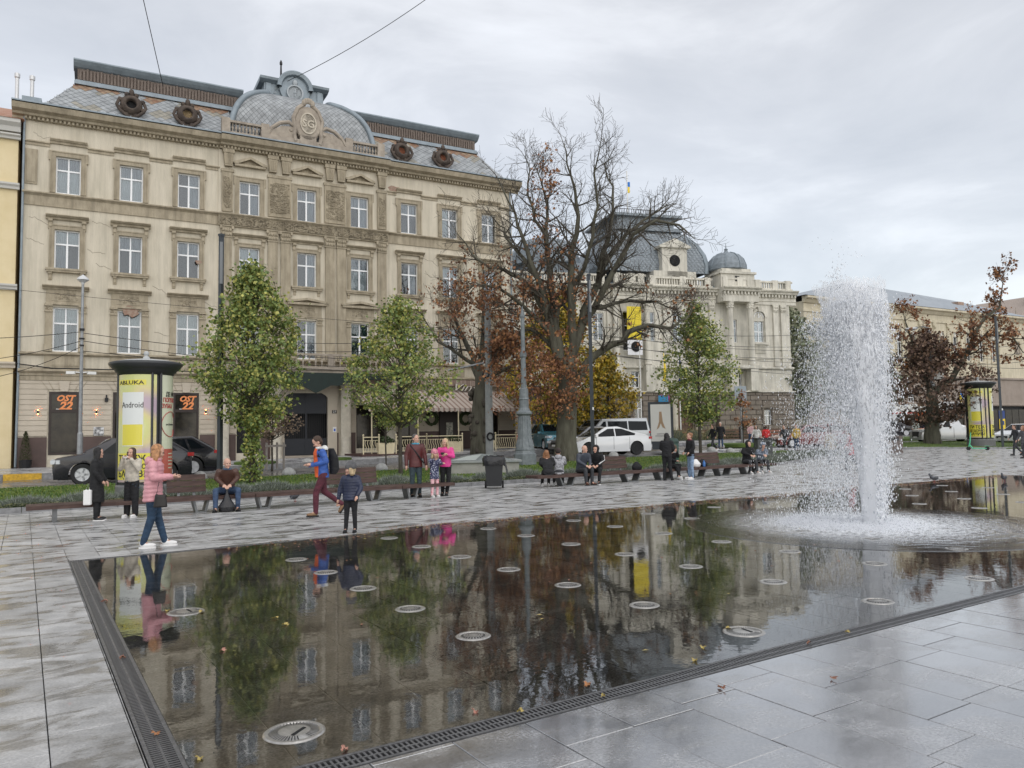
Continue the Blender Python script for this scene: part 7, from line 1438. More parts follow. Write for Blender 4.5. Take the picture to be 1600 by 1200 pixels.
# ================================================================= vehicles
M_TYRE = mat('tyre_rubber', (.018, .018, .019), .75); M_ALLOY = mat('alloy_rim', (.58, .59, .61), .35, .2); M_CGL = mat('car_glass', (.006, .008, .010), .05, spec=.22, ior=1.45); M_HL = mat('headlamp_glass', (.6, .62, .65), .08, spec=1); M_TL = mat('tail_lamp_red', (.45, .015, .015), .15, coat=1); M_TRIM = mat('car_black_trim', (.02, .02, .022), .5)
def wheel(par, x, y, R, s_, dark=False):
    g = MB(); g.lathe([(R*.62, -.10), (R*.9, -.115), (R, -.08), (R, .08), (R*.9, .115), (R*.62, .10)], 26, (0, 0, 0), 'y', cap=False); w_ = g.build('wheel', M_TYRE, par, (x, y, R), smooth=False)
    g = MB(); g.lathe([(R*.64, s_*.09), (R*.60, s_*.105), (R*.56, s_*.08), (R*.55, s_*.02), (.001, s_*.02)], 24, (0, 0, 0), 'y')
    for k in range(5 if not dark else 9):
        a = k*2*pi/(5 if not dark else 9); d = Vector((cos(a), 0, sin(a))); p = Vector((-sin(a), 0, cos(a))); 
        q = [d*R*.1-p*.035, d*R*.58-p*.03, d*R*.58+p*.03, d*R*.1+p*.035]; g.add([(v.x, s_*.06, v.z) for v in q]+[(v.x, s_*.09, v.z) for v in q], [(0, 1, 2, 3), (7, 6, 5, 4), (0, 4, 5, 1), (1, 5, 6, 2), (2, 6, 7, 3), (3, 7, 4, 0)])
    g.lathe([(R*.16, s_*.05), (R*.16, s_*.1), (.001, s_*.1)], 12, (0, 0, 0), 'y'); g.build('rim', M_TRIM if dark else M_ALLOY, w_)
def car(label, x, y, rz, L_, W_, H_, top, belt, wx, R, paint, glass, roofw=.80, group=None, cat='car', name='parked_car', lights=True, dark=False, clad=None, z=None, windscreen=(2, 3), rear=(4, 5)):
    r_ = thing(name, label, cat, (x, y, (hgt(x, y)-.02) if z is None else z), rz, group)
    hw = lambda zz_: W_/2*(1-(1-roofw)*max(0, min(1, (zz_-belt)/(H_-belt)))) * (1-.05*max(0, (.45-zz_)/.45))
    out_ = [(px, pz) for px, pz in top]; bot = []; zb_ = .22
    for cx in sorted(wx, reverse=True):          # outline runs front(-x) over the roof to the back(+x), then under
        bot.append((cx+R*1.16, zb_))
        for k in range(9): a = k*pi/8; bot.append((cx+R*1.16*cos(a), max(zb_, R+R*1.16*sin(a)) if 0 < k < 8 else zb_+.05))
        bot.append((cx-R*1.16, zb_))
    o2 = []; marks = []
    for (ax, az_), (bx_, bz) in zip(out_, out_[1:]):
        o2.append((ax, az_))
        if (az_-belt)*(bz-belt) < 0: t_ = (belt-az_)/(bz-az_); marks.append(len(o2)); o2.append((ax+(bx_-ax)*t_, belt))
    o2.append(out_[-1]); out_ = o2
    P = out_+[(top[-1][0]-.02, zb_)]+bot+[(top[0][0]+.02, zb_)]
    bm = bmesh.new(); Lf = [bm.verts.new((px, -hw(pz), pz)) for px, pz in P]; Rt = [bm.verts.new((px, hw(pz), pz)) for px, pz in P]; n = len(P)
    i0, i1 = marks[0], marks[-1]
    for V, rev in ((Lf, 0), (Rt, 1)):
        for q in (V[:i0+1]+V[i1:], V[i0:i1+1]): bm.faces.new(q[::-1] if rev else q)
    for i in range(n): bm.faces.new((Lf[i], Rt[i], Rt[(i+1) % n], Lf[(i+1) % n]))
    edges = [e for i in range(len(out_)-1) for V in (Lf, Rt) for e in V[i].link_edges if e.other_vert(V[i]) == V[i+1]]
    bmesh.ops.bevel(bm, geom=edges, offset=.07, segments=3, profile=.6, affect='EDGES')
    cross = [e for e in bm.edges if e.calc_length() > W_*.6 and abs(e.verts[0].co.y-e.verts[1].co.y) > W_*.6 and e.verts[0].co.z > .5]
    try: bmesh.ops.bevel(bm, geom=cross, offset=.05, segments=2, profile=.5, affect='EDGES')
    except Exception: pass
    bmesh.ops.triangulate(bm, faces=[f for f in bm.faces if len(f.verts) > 4]); bmesh.ops.recalc_face_normals(bm, faces=bm.faces)
    me = bpy.data.meshes.new('body'); bm.to_mesh(me); bm.free(); me.materials.append(paint); me.shade_smooth(); me.set_sharp_from_angle(angle=radians(32)) if hasattr(me, 'set_sharp_from_angle') else None; link('body', me, r_)
    for poly in glass:
        for s_ in (-1, 1):
            g = MB(); P_ = poly; g.add([(px, s_*(hw(pz)+.006), pz) for px, pz in P_]+[(px, s_*(hw(pz)-.02), pz) for px, pz in P_], [tuple(range(len(P_))), tuple(range(2*len(P_)-1, len(P_)-1, -1))]+[(i, len(P_)+i, len(P_)+(i+1) % len(P_), (i+1) % len(P_)) for i in range(len(P_))]); fixn(g.build('side_window', M_CGL, r_))
    for nm_, (i, j) in (('windscreen', windscreen), ('rear_window', rear)):
        a, b = Vector((top[i][0], 0, top[i][1])), Vector((top[j][0], 0, top[j][1])); nrm = Vector((b.z-a.z, 0, -(b.x-a.x))).normalized()*-.012
        if nrm.z < 0: nrm = -nrm
        p0, p1 = a.lerp(b, .08), a.lerp(b, .90); k0, k1 = hw(p0.z)-.10, hw(p1.z)-.09; g = MB(); q = [(p0+nrm), (p1+nrm)]
        g.quad((q[0].x, -k0, q[0].z), (q[0].x, k0, q[0].z), (q[1].x, k1, q[1].z), (q[1].x, -k1, q[1].z)); g.build(nm_, M_CGL, r_)
    for cx in wx:
        for s_ in (-1, 1): wheel(r_, cx, s_*(W_/2-.12), R, s_, dark)
    g = MB()
    for cx in wx: g.lathe([(R*1.13, -(W_/2-.02)), (R*1.13, W_/2-.02)], 18, (cx, 0, R), 'y', pi, 0)
    g.box(-L_/2+.15, L_/2-.15, -W_/2+.12, W_/2-.12, .2, .32); g.build('wheel_wells', M_TRIM, r_)
    x0, x1 = top[0][0], top[-1][0]; zl = top[1][1]
    for s_ in (-1, 1):
        g = MB(); g.bx((x0+.13, s_*(W_/2-.17), zl-.10), (.30, .34, .13), s_*.45); g.build('headlight', M_HL, r_)
        g = MB(); g.bx((x1-.09, s_*(W_/2-.14), belt-.08), (.22, .32, .13), -s_*.3); g.build('tail_light', M_TL, r_)
        g = MB(); g.bx((top[2][0]+.28, s_*(W_/2+.07), belt+.06), (.13, .2, .12)); g.build('wing_mirror', paint if clad is None else M_TRIM, r_)
        for k in (0, 1): g = MB(); g.bx((.0+k*.95-.15, s_*(W_/2+.004), belt-.14), (.2, .02, .03)); g.build('door_handle', M_ALLOY if dark is False else paint, r_)
    for s_ in (-1, 1):
        for q_ in (-.98, .04, .98): g = MB(); g.box(q_-.008, q_+.008, s_*(W_/2-.004)-.006, s_*(W_/2-.004)+.010, .34, belt-.02); g.build('door_gap', M_IRON, r_)
        g = MB(); g.box(x0+.02, x0+.35, s_*(W_/2-.35)-.14, s_*(W_/2-.35)+.14, .36, .44); g.build('fog_lamp', M_TRIM, r_)
    g = MB(); g.box(x0-.02, x0+.05, -.45, .45, .42, zl-.14); g.build('grille', M_TRIM, r_); g = MB(); g.box(x0-.035, x0-.02, -.26, .26, .36, .47); g.box(x1-.0, x1+.02, -.26, .26, .6, .71); g.build('number_plate', M_WHT, r_, kind='stuff')
    if clad: g = MB(); g.box(-L_/2+.5, L_/2-.5, -W_/2-.01, W_/2+.01, .24, .38); g.build('sill_cladding', clad, r_)
    return r_
def suvtop(L_, H_): return [(-L_/2, .52), (-L_/2+.05, .92), (-L_/2+1.0, 1.10), (-L_/2+1.72, H_-.05), (L_/2-.95, H_), (L_/2-.18, 1.15), (L_/2, .95), (L_/2, .45)]
P_BLK = mat('black_car_paint', (.012, .012, .018), .25, .1, coat=.5); P_NAVY = mat('dark_grey_car_paint', (.014, .014, .018), .2, .1, coat=.6); P_WHT = mat('white_car_paint', (.74, .75, .77), .25, coat=1); P_SIL = mat('silver_car_paint', (.42, .43, .44), .3, .5, coat=1); P_TEAL = mat('teal_car_paint', (.03, .16, .22), .3, .3, coat=1); P_RED = mat('red_car_paint', (.15, .035, .035), .25, coat=1); P_GRY = mat('grey_car_paint', (.16, .16, .17), .3, .4, coat=1)
def suvglass(L_, H_, b=1.08): return [[(-L_/2+1.42, b), (-L_/2+1.98, H_-.13), (-.02, H_-.10), (-.02, b)], [(.06, b), (.06, H_-.10), (L_/2-1.25, H_-.12), (L_/2-1.1, b)], [(L_/2-1.02, b+.02), (L_/2-1.16, H_-.13), (L_/2-.95, H_-.14), (L_/2-.50, b+.04)]]
L_, H_ = 4.4, 1.66
car('black older off-road wagon with silver rims parked behind the woman in the black coat', 3.1, 31.2, -A1+.02, L_, 1.85, H_, suvtop(L_, H_), 1.06, (-1.32, 1.32), .37, P_BLK, suvglass(L_, H_))
L_, H_ = 4.7, 1.62
car('glossy dark grey large car with multi-spoke silver rims behind the advertising column', 4.3, 33.4, -A1+.02, L_, 1.95, H_, suvtop(L_, H_), 1.06, (-1.4, 1.4), .39, P_NAVY, suvglass(L_, H_))
L_, H_ = 4.6, 1.56; tt = [(-L_/2, .48), (-L_/2+.08, .74), (-L_/2+1.0, .98), (-L_/2+1.95, H_-.03), (.35, H_), (L_/2-.35, 1.10), (L_/2, .98), (L_/2, .45)]
car('white rounded electric car with black wheels just right of the chestnut trunk', 26.7, 32.5, -A1-.16, L_, 1.88, H_, tt, 1.0, (-1.42, 1.42), .36, P_WHT, [[(-L_/2+1.2, 1.01), (-.25, 1.43), (.1, 1.44), (.1, 1.03)], [(.17, 1.03), (.17, 1.44), (.55, 1.43), (1.35, 1.16), (1.3, 1.07)]], dark=True)
L_, H_ = 4.9, 1.92; tt = [(-L_/2, .55), (-L_/2+.1, .95), (-L_/2+.75, 1.15), (-L_/2+1.45, H_-.06), (L_/2-.2, H_), (L_/2-.04, 1.1), (L_/2, .9), (L_/2, .4)]
car('silver passenger van with black rear parked behind the white car', 30.0, 36.2, -A1-.05, L_, 1.95, H_, tt, 1.12, (-1.55, 1.5), .34, P_SIL, [[(-L_/2+.95, 1.15), (-L_/2+1.55, 1.70), (-.75, 1.72), (-.75, 1.15)], [(-.62, 1.16), (-.62, 1.72), (.75, 1.72), (.75, 1.16)], [(.84, 1.16), (.84, 1.72), (2.15, 1.70), (2.2, 1.16)]], .88, cat='van', name='parked_van')
L_, H_ = 4.0, 1.62
car('teal small off-road car facing us left of the chestnut trunk', 27.2, 38.3, radians(180-90-38)+.35, L_, 1.75, H_, suvtop(L_, H_), 1.02, (-1.2, 1.2), .35, P_TEAL, suvglass(L_, H_, 1.04))
L_, H_ = 4.3, 1.5; st = [(-L_/2, .48), (-L_/2+.08, .72), (-L_/2+1.1, .95), (-L_/2+1.9, H_-.03), (.55, H_), (L_/2-.45, 1.05), (L_/2, .92), (L_/2, .45)]; sg = [[(-L_/2+1.35, .98), (-.2, 1.38), (.05, 1.39), (.05, .98)], [(.12, .98), (.12, 1.39), (.6, 1.37), (1.3, 1.02)]]
car('grey car seen between the chestnut trunk and the white car', 27.6, 35.2, -A1-.1, L_, 1.8, H_, st, .96, (-1.3, 1.3), .32, P_GRY, sg)
car('red car half hidden by the fountain spray', 43.4, 32.3, -.45, L_, 1.8, H_, st, .96, (-1.3, 1.3), .32, P_RED, sg); car('dark wine coloured car behind the water jet', 47.2, 33.6, -.6, L_, 1.8, H_, st, .96, (-1.3, 1.3), .32, mat('wine_car_paint', (.10, .02, .025), .25, coat=1), sg)
L_, H_ = 4.9, 1.75; pk = [(-L_/2, .58), (-L_/2+.07, .98), (-L_/2+1.25, 1.15), (-L_/2+1.95, H_-.04), (.5, H_), (.78, 1.12), (L_/2, 1.08), (L_/2, .5)]
car('silver pickup truck facing us left of the right advertising column', 60.6, 32.2, -radians(62)-.1+radians(35), L_, 1.85, H_, pk, 1.14, (-1.5, 1.5), .39, P_SIL, [[(-L_/2+1.55, 1.16), (-L_/2+2.05, 1.62), (-.2, 1.64), (-.2, 1.16)]], cat='pickup truck', name='pickup_truck')
L_, H_ = 4.3, 1.5
car('white hatchback entering at the right edge behind the walking pair', 64.6, 28.6, -.25, L_, 1.8, H_, st, .96, (-1.3, 1.3), .32, P_WHT, sg)
L_, H_ = 4.5, 1.65; car('black car with glowing red tail lights beyond the water jet', 70.5, 43.0, -radians(59)+.3+pi, L_, 1.85, H_, suvtop(L_, H_), 1.06, (-1.32, 1.32), .37, P_BLK, suvglass(L_, H_))
L_ = 4.3; car('white car behind the walking man near the orange panel', 74.0, 40.0, -radians(59)+.4, L_, 1.8, 1.5, st, .96, (-1.3, 1.3), .32, P_WHT, sg); car('silver car seen through the right fringe of the spray', 66.5, 43.5, -.6, L_, 1.8, 1.5, st, .96, (-1.3, 1.3), .32, P_SIL, sg)
# ================================================================= overhead wires
def wire(lab, a, b, sag, r=.012, n=14):
    a, b = Vector(a), Vector(b); pts = [a.lerp(b, i/n)-Vector((0, 0, sag*4*(i/n)*(1-i/n))) for i in range(n+1)]; g = MB(); g.tube(pts, r, 4); o = g.build('overhead_wire', M_IRON); tag(o, lab, 'wire', 'overhead wires'); return o
cp = Vector((2.09, 38.47, 0)); W0 = H0
for k, (z0, p2, z1, s_, lab) in enumerate(((6.45, (-6, 43.0), 6.3, .2, 'thin wire leaving the camera pole towards the yellow house, highest'), (6.05, (-6, 43.0), 5.2, .45, 'sagging wire from the camera pole to the yellow house, middle'), (5.8, (-5, 43.5), 4.5, .7, 'lowest sagging cable from the camera pole to the yellow house'), (6.4, (14.0, 37.5), 5.6, .15, 'wire from the camera pole to the right above the shop doors'), (6.05, (14.0, 37.5), 5.2, .2, 'second wire from the camera pole to the right above the shop doors'), (5.6, (14.0, 37.5), 5.0, .1, 'third wire from the camera pole to the right above the shop doors'))):
    wire(lab, (cp.x, cp.y, z0), (*p2, z1), s_, .014)
wire('wire crossing the lower facade above the balcony', (9.5, 36, 6.1), (20.6, 32.6, 6.7), .25, .013); wire('second wire crossing the lower facade above the balcony', (9.5, 36, 5.7), (20.6, 32.6, 6.3), .25, .013); wire('long thin wire strung along the upper facade', (-4, 44.2, 9.2), (22, 42.5, 8.3), .1, .01)
wire('thin cable running up into the sky from the left roof', (6.2, 45.5, 21.4), (3.0, 37.0, 26.8), .0, .02); wire('cable rising from the roof lantern to the upper right', (12.9, 44.6, 22.9), (21.3, 36.5, 28.6), .45, .022)
for k in range(7): wire(['highest tram wire in front of the museum wing', 'second tram wire in front of the museum wing', 'third tram wire before the museum columns', 'fourth tram wire before the museum columns', 'fifth tram wire before the museum windows', 'sixth tram wire low before the museum', 'lowest tram wire before the museum plinth'][k], (21, 33, 6.2+.25*k), (70, 45, 7.0+.75*k-(k % 2)*1.2), .35+.1*k, .016)
for k in range(5): wire(['highest tram wire before the beige building', 'second tram wire before the beige building', 'third tram wire before the beige building', 'fourth tram wire before the beige building', 'lowest tram wire before the beige building'][k], (55.6, 30.4, 6.4+.25*k), (92, 38, 8.8+.5*k-(k % 2)*1.5), .5, .02)
# ================================================================= pigeons and bags
M_PIG = mat('pigeon_grey', (.10, .105, .12), .7, var=.3, vs_=20)
def pigeon(lab, x, y, rz):
    r_ = thing('pigeon', lab, 'pigeon', (x, y, 0), rz); g = MB(); g.lathe([(.001, -.13), (.03, -.10), (.062, -.03), (.068, .03), (.045, .09), (.02, .12)], 10, (0, 0, 0), 'x'); 
    g.v = [(a, b*.85, c*.9+.12+a*.25) for a, b, c in g.v]; g.tube([(.09, 0, .15), (.12, 0, .20), (.135, 0, .225)], [.04, .026, .026], 8); g.ball((.14, 0, .235), .03, 8, 6); g.add([(-.10, -.02, .10), (-.10, .02, .10), (-.21, .03, .075), (-.21, -.03, .075)], [(0, 1, 2, 3)]); g.build('body', M_PIG, r_, smooth=True)
    g = MB(); g.lathe([(.008, 0), (.001, .03)], 6, (.165, 0, .232), 'x'); g.build('beak', M_IRON, r_)
    for s_ in (-1, 1): g = MB(); g.tube([(.0, s_*.025, .08), (.005, s_*.03, .0)], .006, 5); g.tube([(.0, s_*.03, .004), (.04, s_*.03, .004)], .006, 4); g.build('leg', mat('pigeon_leg', (.3, .08, .07), .6), r_); g = MB(); g.ball((-.03, s_*.055, .13), .05, 8, 5, (1.8, .35, .8)); g.build('wing', mat('pigeon_wing', (.06, .062, .07), .7, var=.3, vs_=15), r_)
pigeon('dark pigeon standing under the bench left of the man with the backpack', 5.9, 19.7, .3); pigeon('pigeon on the wet paving at the far edge of the pool behind the jet', 22.5, 12.4, 2.8); pigeon('pigeon standing near the right edge of the picture', 24.0, 11.2, 3.3)
# ================================================================= people
QUEUE = []
def soft(name, mb, mats, parent, vox, smooth_it=2, fac=.6):
    o = mb.build(name, mats, parent); m = o.modifiers.new('r', 'REMESH'); m.mode = 'VOXEL'; m.voxel_size = vox; m.use_smooth_shade = True
    s_ = o.modifiers.new('s', 'SMOOTH'); s_.iterations = smooth_it; s_.factor = fac; QUEUE.append(o); return o
def cap_(mb, a, b, ra, rb, n=10):
    a, b = Vector(a), Vector(b); mb.tube([a, b], [ra, rb], n); mb.ball(a, ra, n, 6); mb.ball(b, rb, n, 6); return mb
def loft(mb, rings, n=20):
    """rings: (centre, rx, ry, tilt about x)"""
    vs = []
    for c, rx, ry, tl in rings:
        for i in range(n):
            a = 2*pi*i/n; x, y = rx*cos(a), ry*sin(a); vs.append((c[0]+x, c[1]+y*cos(tl), c[2]+y*sin(tl)))
    m = len(rings); fs = [(j*n+i, j*n+(i+1) % n, (j+1)*n+(i+1) % n, (j+1)*n+i) for j in range(m-1) for i in range(n)]+[tuple(range(n-1, -1, -1)), tuple((m-1)*n+i for i in range(n))]
    return mb.add(vs, fs)
def cloth(name, col, **k): return mat(name, col, k.pop('rough', .8), var=k.pop('var', .28), vs_=k.pop('vs_', 7), bump=k.pop('bump', 1.0), bs=k.pop('bs', 9), stretch=k.pop('stretch', (1, 1, 1.6)), **k)
SKIN = mat('skin', (.52, .31, .23), .5, var=.08, vs_=14); EYEM = mat('eye_dark', (.03, .02, .02), .2); LIP = mat('lips', (.40, .14, .12), .5)
BLK = cloth('black_cloth', (.013, .013, .015), rough=.85); JEANS = cloth('blue_denim', (.045, .075, .14)); LJEANS = cloth('light_denim', (.20, .28, .40)); NAVY = cloth('navy_cloth', (.022, .028, .055)); CHAR = cloth('charcoal_cloth', (.035, .037, .042))
WSH = mat('white_shoe', (.72, .71, .70), .5); BSH = mat('brown_shoe', (.10, .045, .03), .5); KSH = mat('black_shoe', (.015, .015, .016), .5); TSH = mat('tan_boot', (.22, .13, .07), .7)
HAIRS = {'black': mat('black_hair', (.010, .008, .008), .45, bump=.5, bs=60, stretch=(3, 3, .3)), 'brown': mat('brown_hair', (.055, .03, .018), .5, bump=.5, bs=60, stretch=(3, 3, .3)), 'ginger': mat('strawberry_hair', (.40, .20, .09), .5, var=.45, vs_=20, bump=.5, bs=50), 'blonde': mat('blonde_hair', (.45, .34, .20), .5, var=.3, vs_=20, bump=.5, bs=50), 'grey': mat('grey_hair', (.35, .33, .31), .6), 'salt': mat('dark_grey_hair', (.09, .085, .08), .6), 'auburn': mat('auburn_hair', (.24, .11, .05), .5, var=.3, vs_=20)}
STAND = dict(hip=.90, legs=(((-.095, .02, .49), (-.10, 0, .08)), ((.095, .02, .49), (.11, .02, .08))), arms=(((-.25, -.02, 1.13), (-.26, .08, .88)), ((.25, -.02, 1.13), (.26, .08, .88))), lean=0., toe=(0, 0))
def person(label, x, y, t, h, pose=STAND, skin_v=.014, jacket=None, trousers=BLK, shoes=KSH, hair=None, hairlen=0, hat=None, hood=None, puffer=0, hem=.80, coat=False, head=(0, 0), extra=None, bun=False, z=None, beard=False, bulk=1., collar=None, sole=None, name='person', group=None, cat='person', hs=1.):
    v = Vector((x, y, 0)).normalized(); lat = Vector((v.y, -v.x, 0)); tt = radians(t); f = -v*cos(tt)-lat*sin(tt); rz = atan2(-f.x, f.y)
    r_ = thing(name, label, cat, (x, y, hgt(x, y) if z is None else z), rz, group); s_ = h/1.7; r_.scale = (s_, s_, s_); sk = skin_v/s_; cv = max(sk*1.25, .016)
    hp = pose['hip']; ln = pose.get('lean', 0); sit = pose.get('sit', False); hip = Vector((0, 0, hp)); tors = .50
    def T(u, dx=0, dy=0):      # point along the spine
        a = ln*(.6+.4*u); return hip+Vector((dx, sin(a)*u*tors+dy*cos(a), cos(a)*u*tors))
    sh = [T(.93, -.175), T(.93, .175)]; neck = T(1.06); hd = T(1.06)+Vector((0, sin(ln*.5-head[1])*.06+.025, .125*cos(ln*.5)+.09*(hs-1)))
    arms = pose['arms']; legs = pose['legs']
    arms = [tuple(Vector(q) for q in a) for a in arms]; legs = [tuple(Vector(q) for q in l) for l in legs]
    hx = [Vector((-.085, 0, hp-.02)), Vector((.085, 0, hp-.02))]
    yaw = -radians(head[0]); HM = Matrix.Translation(hd) @ Matrix.Rotation(yaw, 4, 'Z') @ Matrix.Rotation(head[1], 4, 'X') @ Matrix.Scale(hs, 4)
    hpnt = lambda a, b, c: HM @ Vector((a, b, c))
    # ---- the body: one continuous skin
    b = MB(); loft(b, [(T(-.12), .14, .10, 0), (T(.1), .135, .095, ln), (T(.45), .125, .09, ln), (T(.8), .155, .10, ln), (T(.95), .14, .085, ln), (T(1.02), .06, .055, ln)])
    cap_(b, neck-Vector((0, .005, .04)), hd-Vector((0, .01, .05)), .056, .052)
    HB = MB(); HB.ball((0, -.005, .035), 1, 18, 12, (.078, .095, .088)); HB.ball((0, .018, -.045), 1, 14, 10, (.056, .068, .072)); HB.ball((0, .078, -.092), .022, 8, 6); HB.add([(-.014, .085, -.035), (.014, .085, -.035), (0, .118, -.038), (0, .085, .022), (0, .07, -.01)], [(0, 1, 2), (0, 2, 3), (1, 3, 2), (0, 3, 4), (1, 4, 3), (0, 4, 1)])
    for q in (-1, 1): HB.ball((q*.078, -.005, -.01), .024, 8, 6, (.5, .9, 1.3)); HB.ball((q*.035, .066, -.03), .028, 8, 6); HB.ball((q*.03, .080, .018), .016, 8, 5, (1.5, .6, .7))
    b.add([tuple(HM @ Vector(p)) for p in HB.v], HB.f)
    for k in (0, 1):
        el, wr = arms[k]; cap_(b, sh[k], el, .048, .038); cap_(b, el, wr, .038, .027)
        hdv = pose.get('hands', (None, None))[k]; hv = (Vector(hdv) if hdv else (wr-el)).normalized(); sd = hv.cross(Vector((0, 0, 1)))
        if sd.length < .3: sd = Vector((0, 1, 0))
        sd.normalize(); nn = hv.cross(sd); pm = wr+hv*.075; pv = MB()
        cap_(b, wr, wr+hv*.05, .027, .032); b.ball(wr+hv*.065, .04, 10, 6, (.9, .9, .9))
        for q, (o_, l_) in enumerate(((-.030, .058), (-.010, .070), (.010, .066), (.029, .052))):
            st = wr+hv*.085+sd*o_; m_ = st+hv*l_*.55+nn*.006; e_ = m_+hv*l_*.35+nn*.026; cap_(b, st, m_, .0115, .0105, 6); cap_(b, m_, e_, .0105, .009, 6)
        st = wr+hv*.04+sd*(.036 if k else -.036); cap_(b, st, st+hv*.045+sd*(.028 if k else -.028)+nn*.02, .014, .011, 6)
        kn, an = legs[k]; cap_(b, hx[k], kn, .075, .052); cap_(b, kn, an, .052, .036); cap_(b, an, an+Vector((0, .10, -.03)), .036, .028)
    soft('body', b, SKIN, r_, sk, 1, .5)
    for q in (-1, 1): e = MB(); e.ball(hpnt(q*.031, .086, .004), .0105, 8, 6); e.build('eye', EYEM, r_)
    e = MB(); e.ball((0, 0, 0), 1, 8, 5, (.024, .008, .007)); e.v = [tuple(hpnt(a_, b_+.088, c_-.066)) for a_, b_, c_ in e.v]; e.build('mouth', LIP, r_)
    # ---- trousers
    g = MB(); g.ball((0, -.005, hp+.0), 1, 14, 8, (.150*bulk, .115*bulk, .11)); 
    wd = pose.get('wide', 1.)
    for k in (0, 1): kn, an = legs[k]; a2 = an+(kn-an).normalized()*.0; cap_(g, hx[k], kn, .092*bulk, .068*wd); cap_(g, kn, a2, .068*wd, .052*wd)
    if trousers: soft('trousers', g, trousers, r_, cv)
    # ---- shoes
    for k in (0, 1):
        kn, an = legs[k]; yw = pose.get('toe', (0, 0))[k]; tip = pose.get('tip', (0, 0))[k]; g = MB(); g.ball((0, .075, -.035), 1, 14, 8, (.046, .125, .038)); g.ball((0, 0, 0), 1, 12, 8, (.042, .056, .062)); M = Matrix.Translation(an) @ Matrix.Rotation(-yw, 4, 'Z') @ Matrix.Rotation(tip, 4, 'X')
        g.v = [tuple(M @ Vector(p)) for p in g.v]; so_ = soft('shoe', g, shoes, r_, .014, 1); g = MB(); g.lathe([(1, -.085), (1, -.058)], 16); g.v = [tuple(M @ Vector((a_*.05, b_*.13+.065, c_))) for a_, b_, c_ in g.v]; g.build('sole', sole or (shoes if shoes in (WSH,) else M_TYRE), so_)
    # ---- jacket or coat
    if jacket:
        g = MB(); B_ = bulk; rr = [(-.17 if not sit else -.10, .165, .125), (0, .165, .125), (.2, .158, .118), (.5, .160, .118), (.75, .180, .122), (.9, .175, .115), (.99, .12, .09), (1.05, .078, .072)]
        if coat: rr = [((hem-hp)/tors, .185, .15)]+[((hem-hp)/tors*.5, .178, .14)]+rr[1:]
        else: rr[0] = (((hem-hp)/tors) if not sit else -.1, .17, .128)
        if puffer:
            n = puffer; u0, u1 = rr[0][0], .95; R2 = []
            def ip(u):
                for (a_, x1, y1), (b2, x2, y2) in zip(rr, rr[1:]):
                    if a_ <= u <= b2: w_ = (u-a_)/(b2-a_+1e-9); return x1+(x2-x1)*w_, y1+(y2-y1)*w_
                return rr[-1][1], rr[-1][2]
            for i in range(n*4+1): u = u0+(u1-u0)*i/(n*4); px_, py_ = ip(u); k_ = (.010, .020, .024, .016)[i % 4]-.012; R2.append((u, px_+k_, py_+k_))
            rr = R2+rr[-2:]
        loft(g, [(T(u), a_*B_, b_*B_, ln) for u, a_, b_ in rr], 22)
        for k in (0, 1):
            el, wr = arms[k]; w2 = wr+(el-wr).normalized()*.01; s0 = sh[k]+Vector((0, 0, -.01))
            if puffer:
                for a_, b_, ra, rb in ((s0, el, .076, .066), (el, w2, .066, .050)):
                    n = max(2, int((b_-a_).length/.062)); 
                    for i in range(n): p0, p1 = a_.lerp(b_, i/n), a_.lerp(b_, (i+1)/n); r0 = ra+(rb-ra)*(i+.5)/n; g.tube([p0, p0.lerp(p1, .25), p0.lerp(p1, .5), p0.lerp(p1, .75), p1], [r0-.012, r0+.002, r0+.005, r0+.002, r0-.012], 12)
                    g.ball(b_, rb*.92, 10, 6)
                g.ball(s0, .078, 12, 8)
            else: cap_(g, s0, el, .070*B_, .060); cap_(g, el, w2, .060, .046)
        soft('coat' if coat else 'jacket', g, jacket, r_, cv, 1 if puffer else 3, .4 if puffer else .6)
    if collar: g = MB(); g.tube([tuple(T(1.03)+Vector((.085*cos(a_), .075*sin(a_), .012*sin(a_)))) for a_ in [i*pi/8 for i in range(17)]], .030, 8); soft('collar', g, collar, r_, .018)
    if hood is not None:
        m_, up_ = hood
        if up_:
            g = MB(); g.ball((0, -.022, .03), 1, 18, 12, (.108, .122, .130)); g.ball((0, -.03, -.08), 1, 14, 8, (.095, .095, .07)); keep = []
            hv = [tuple(hpnt(*p)) for p in g.v]; fs = [f_ for f_ in g.f if not (sum(g.v[i][1] for i in f_)/len(f_) > .062 and abs(sum(g.v[i][0] for i in f_)/len(f_)) < .075 and -.13 < sum(g.v[i][2] for i in f_)/len(f_) < .10)]
            q = MB(); q.add(hv, fs); o = q.build('hood', m_, r_, smooth=True); md = o.modifiers.new('t', 'SOLIDIFY'); md.thickness = .018; QUEUE.append(o)
        else: g = MB(); g.ball(T(1.02, 0, -.085), 1, 14, 8, (.125, .075, .085)); g.tube([tuple(T(1.05)+Vector((.09*cos(a_), .085*sin(a_)-.01, .01))) for a_ in [i*pi/8 for i in range(17)]], .034, 8); soft('hood', g, m_, r_, .018)
    if hair:
        g = MB(); (g.ball((0, -.022, .045), 1, 18, 12, (.088, .098, .092)) if hat is None else None); g.ball((0, -.05, -.01), 1, 14, 10, (.082, .062, .075))
        if hairlen: 
            for k in range(9):
                a_ = pi+(k-4)*.36; q = [(.075*sin(a_), .04+.078*cos(a_), .03), (.092*sin(a_), .03+.088*cos(a_), -.07), (.098*sin(a_), .022+.085*cos(a_), -.07-hairlen*.55), (.08*sin(a_), .01+.075*cos(a_), -.09-hairlen)]; g.tube(q, [.03, .034, .032, .02], 7)
        if bun: g.ball((0, -.10, .07), .045, 8, 6)
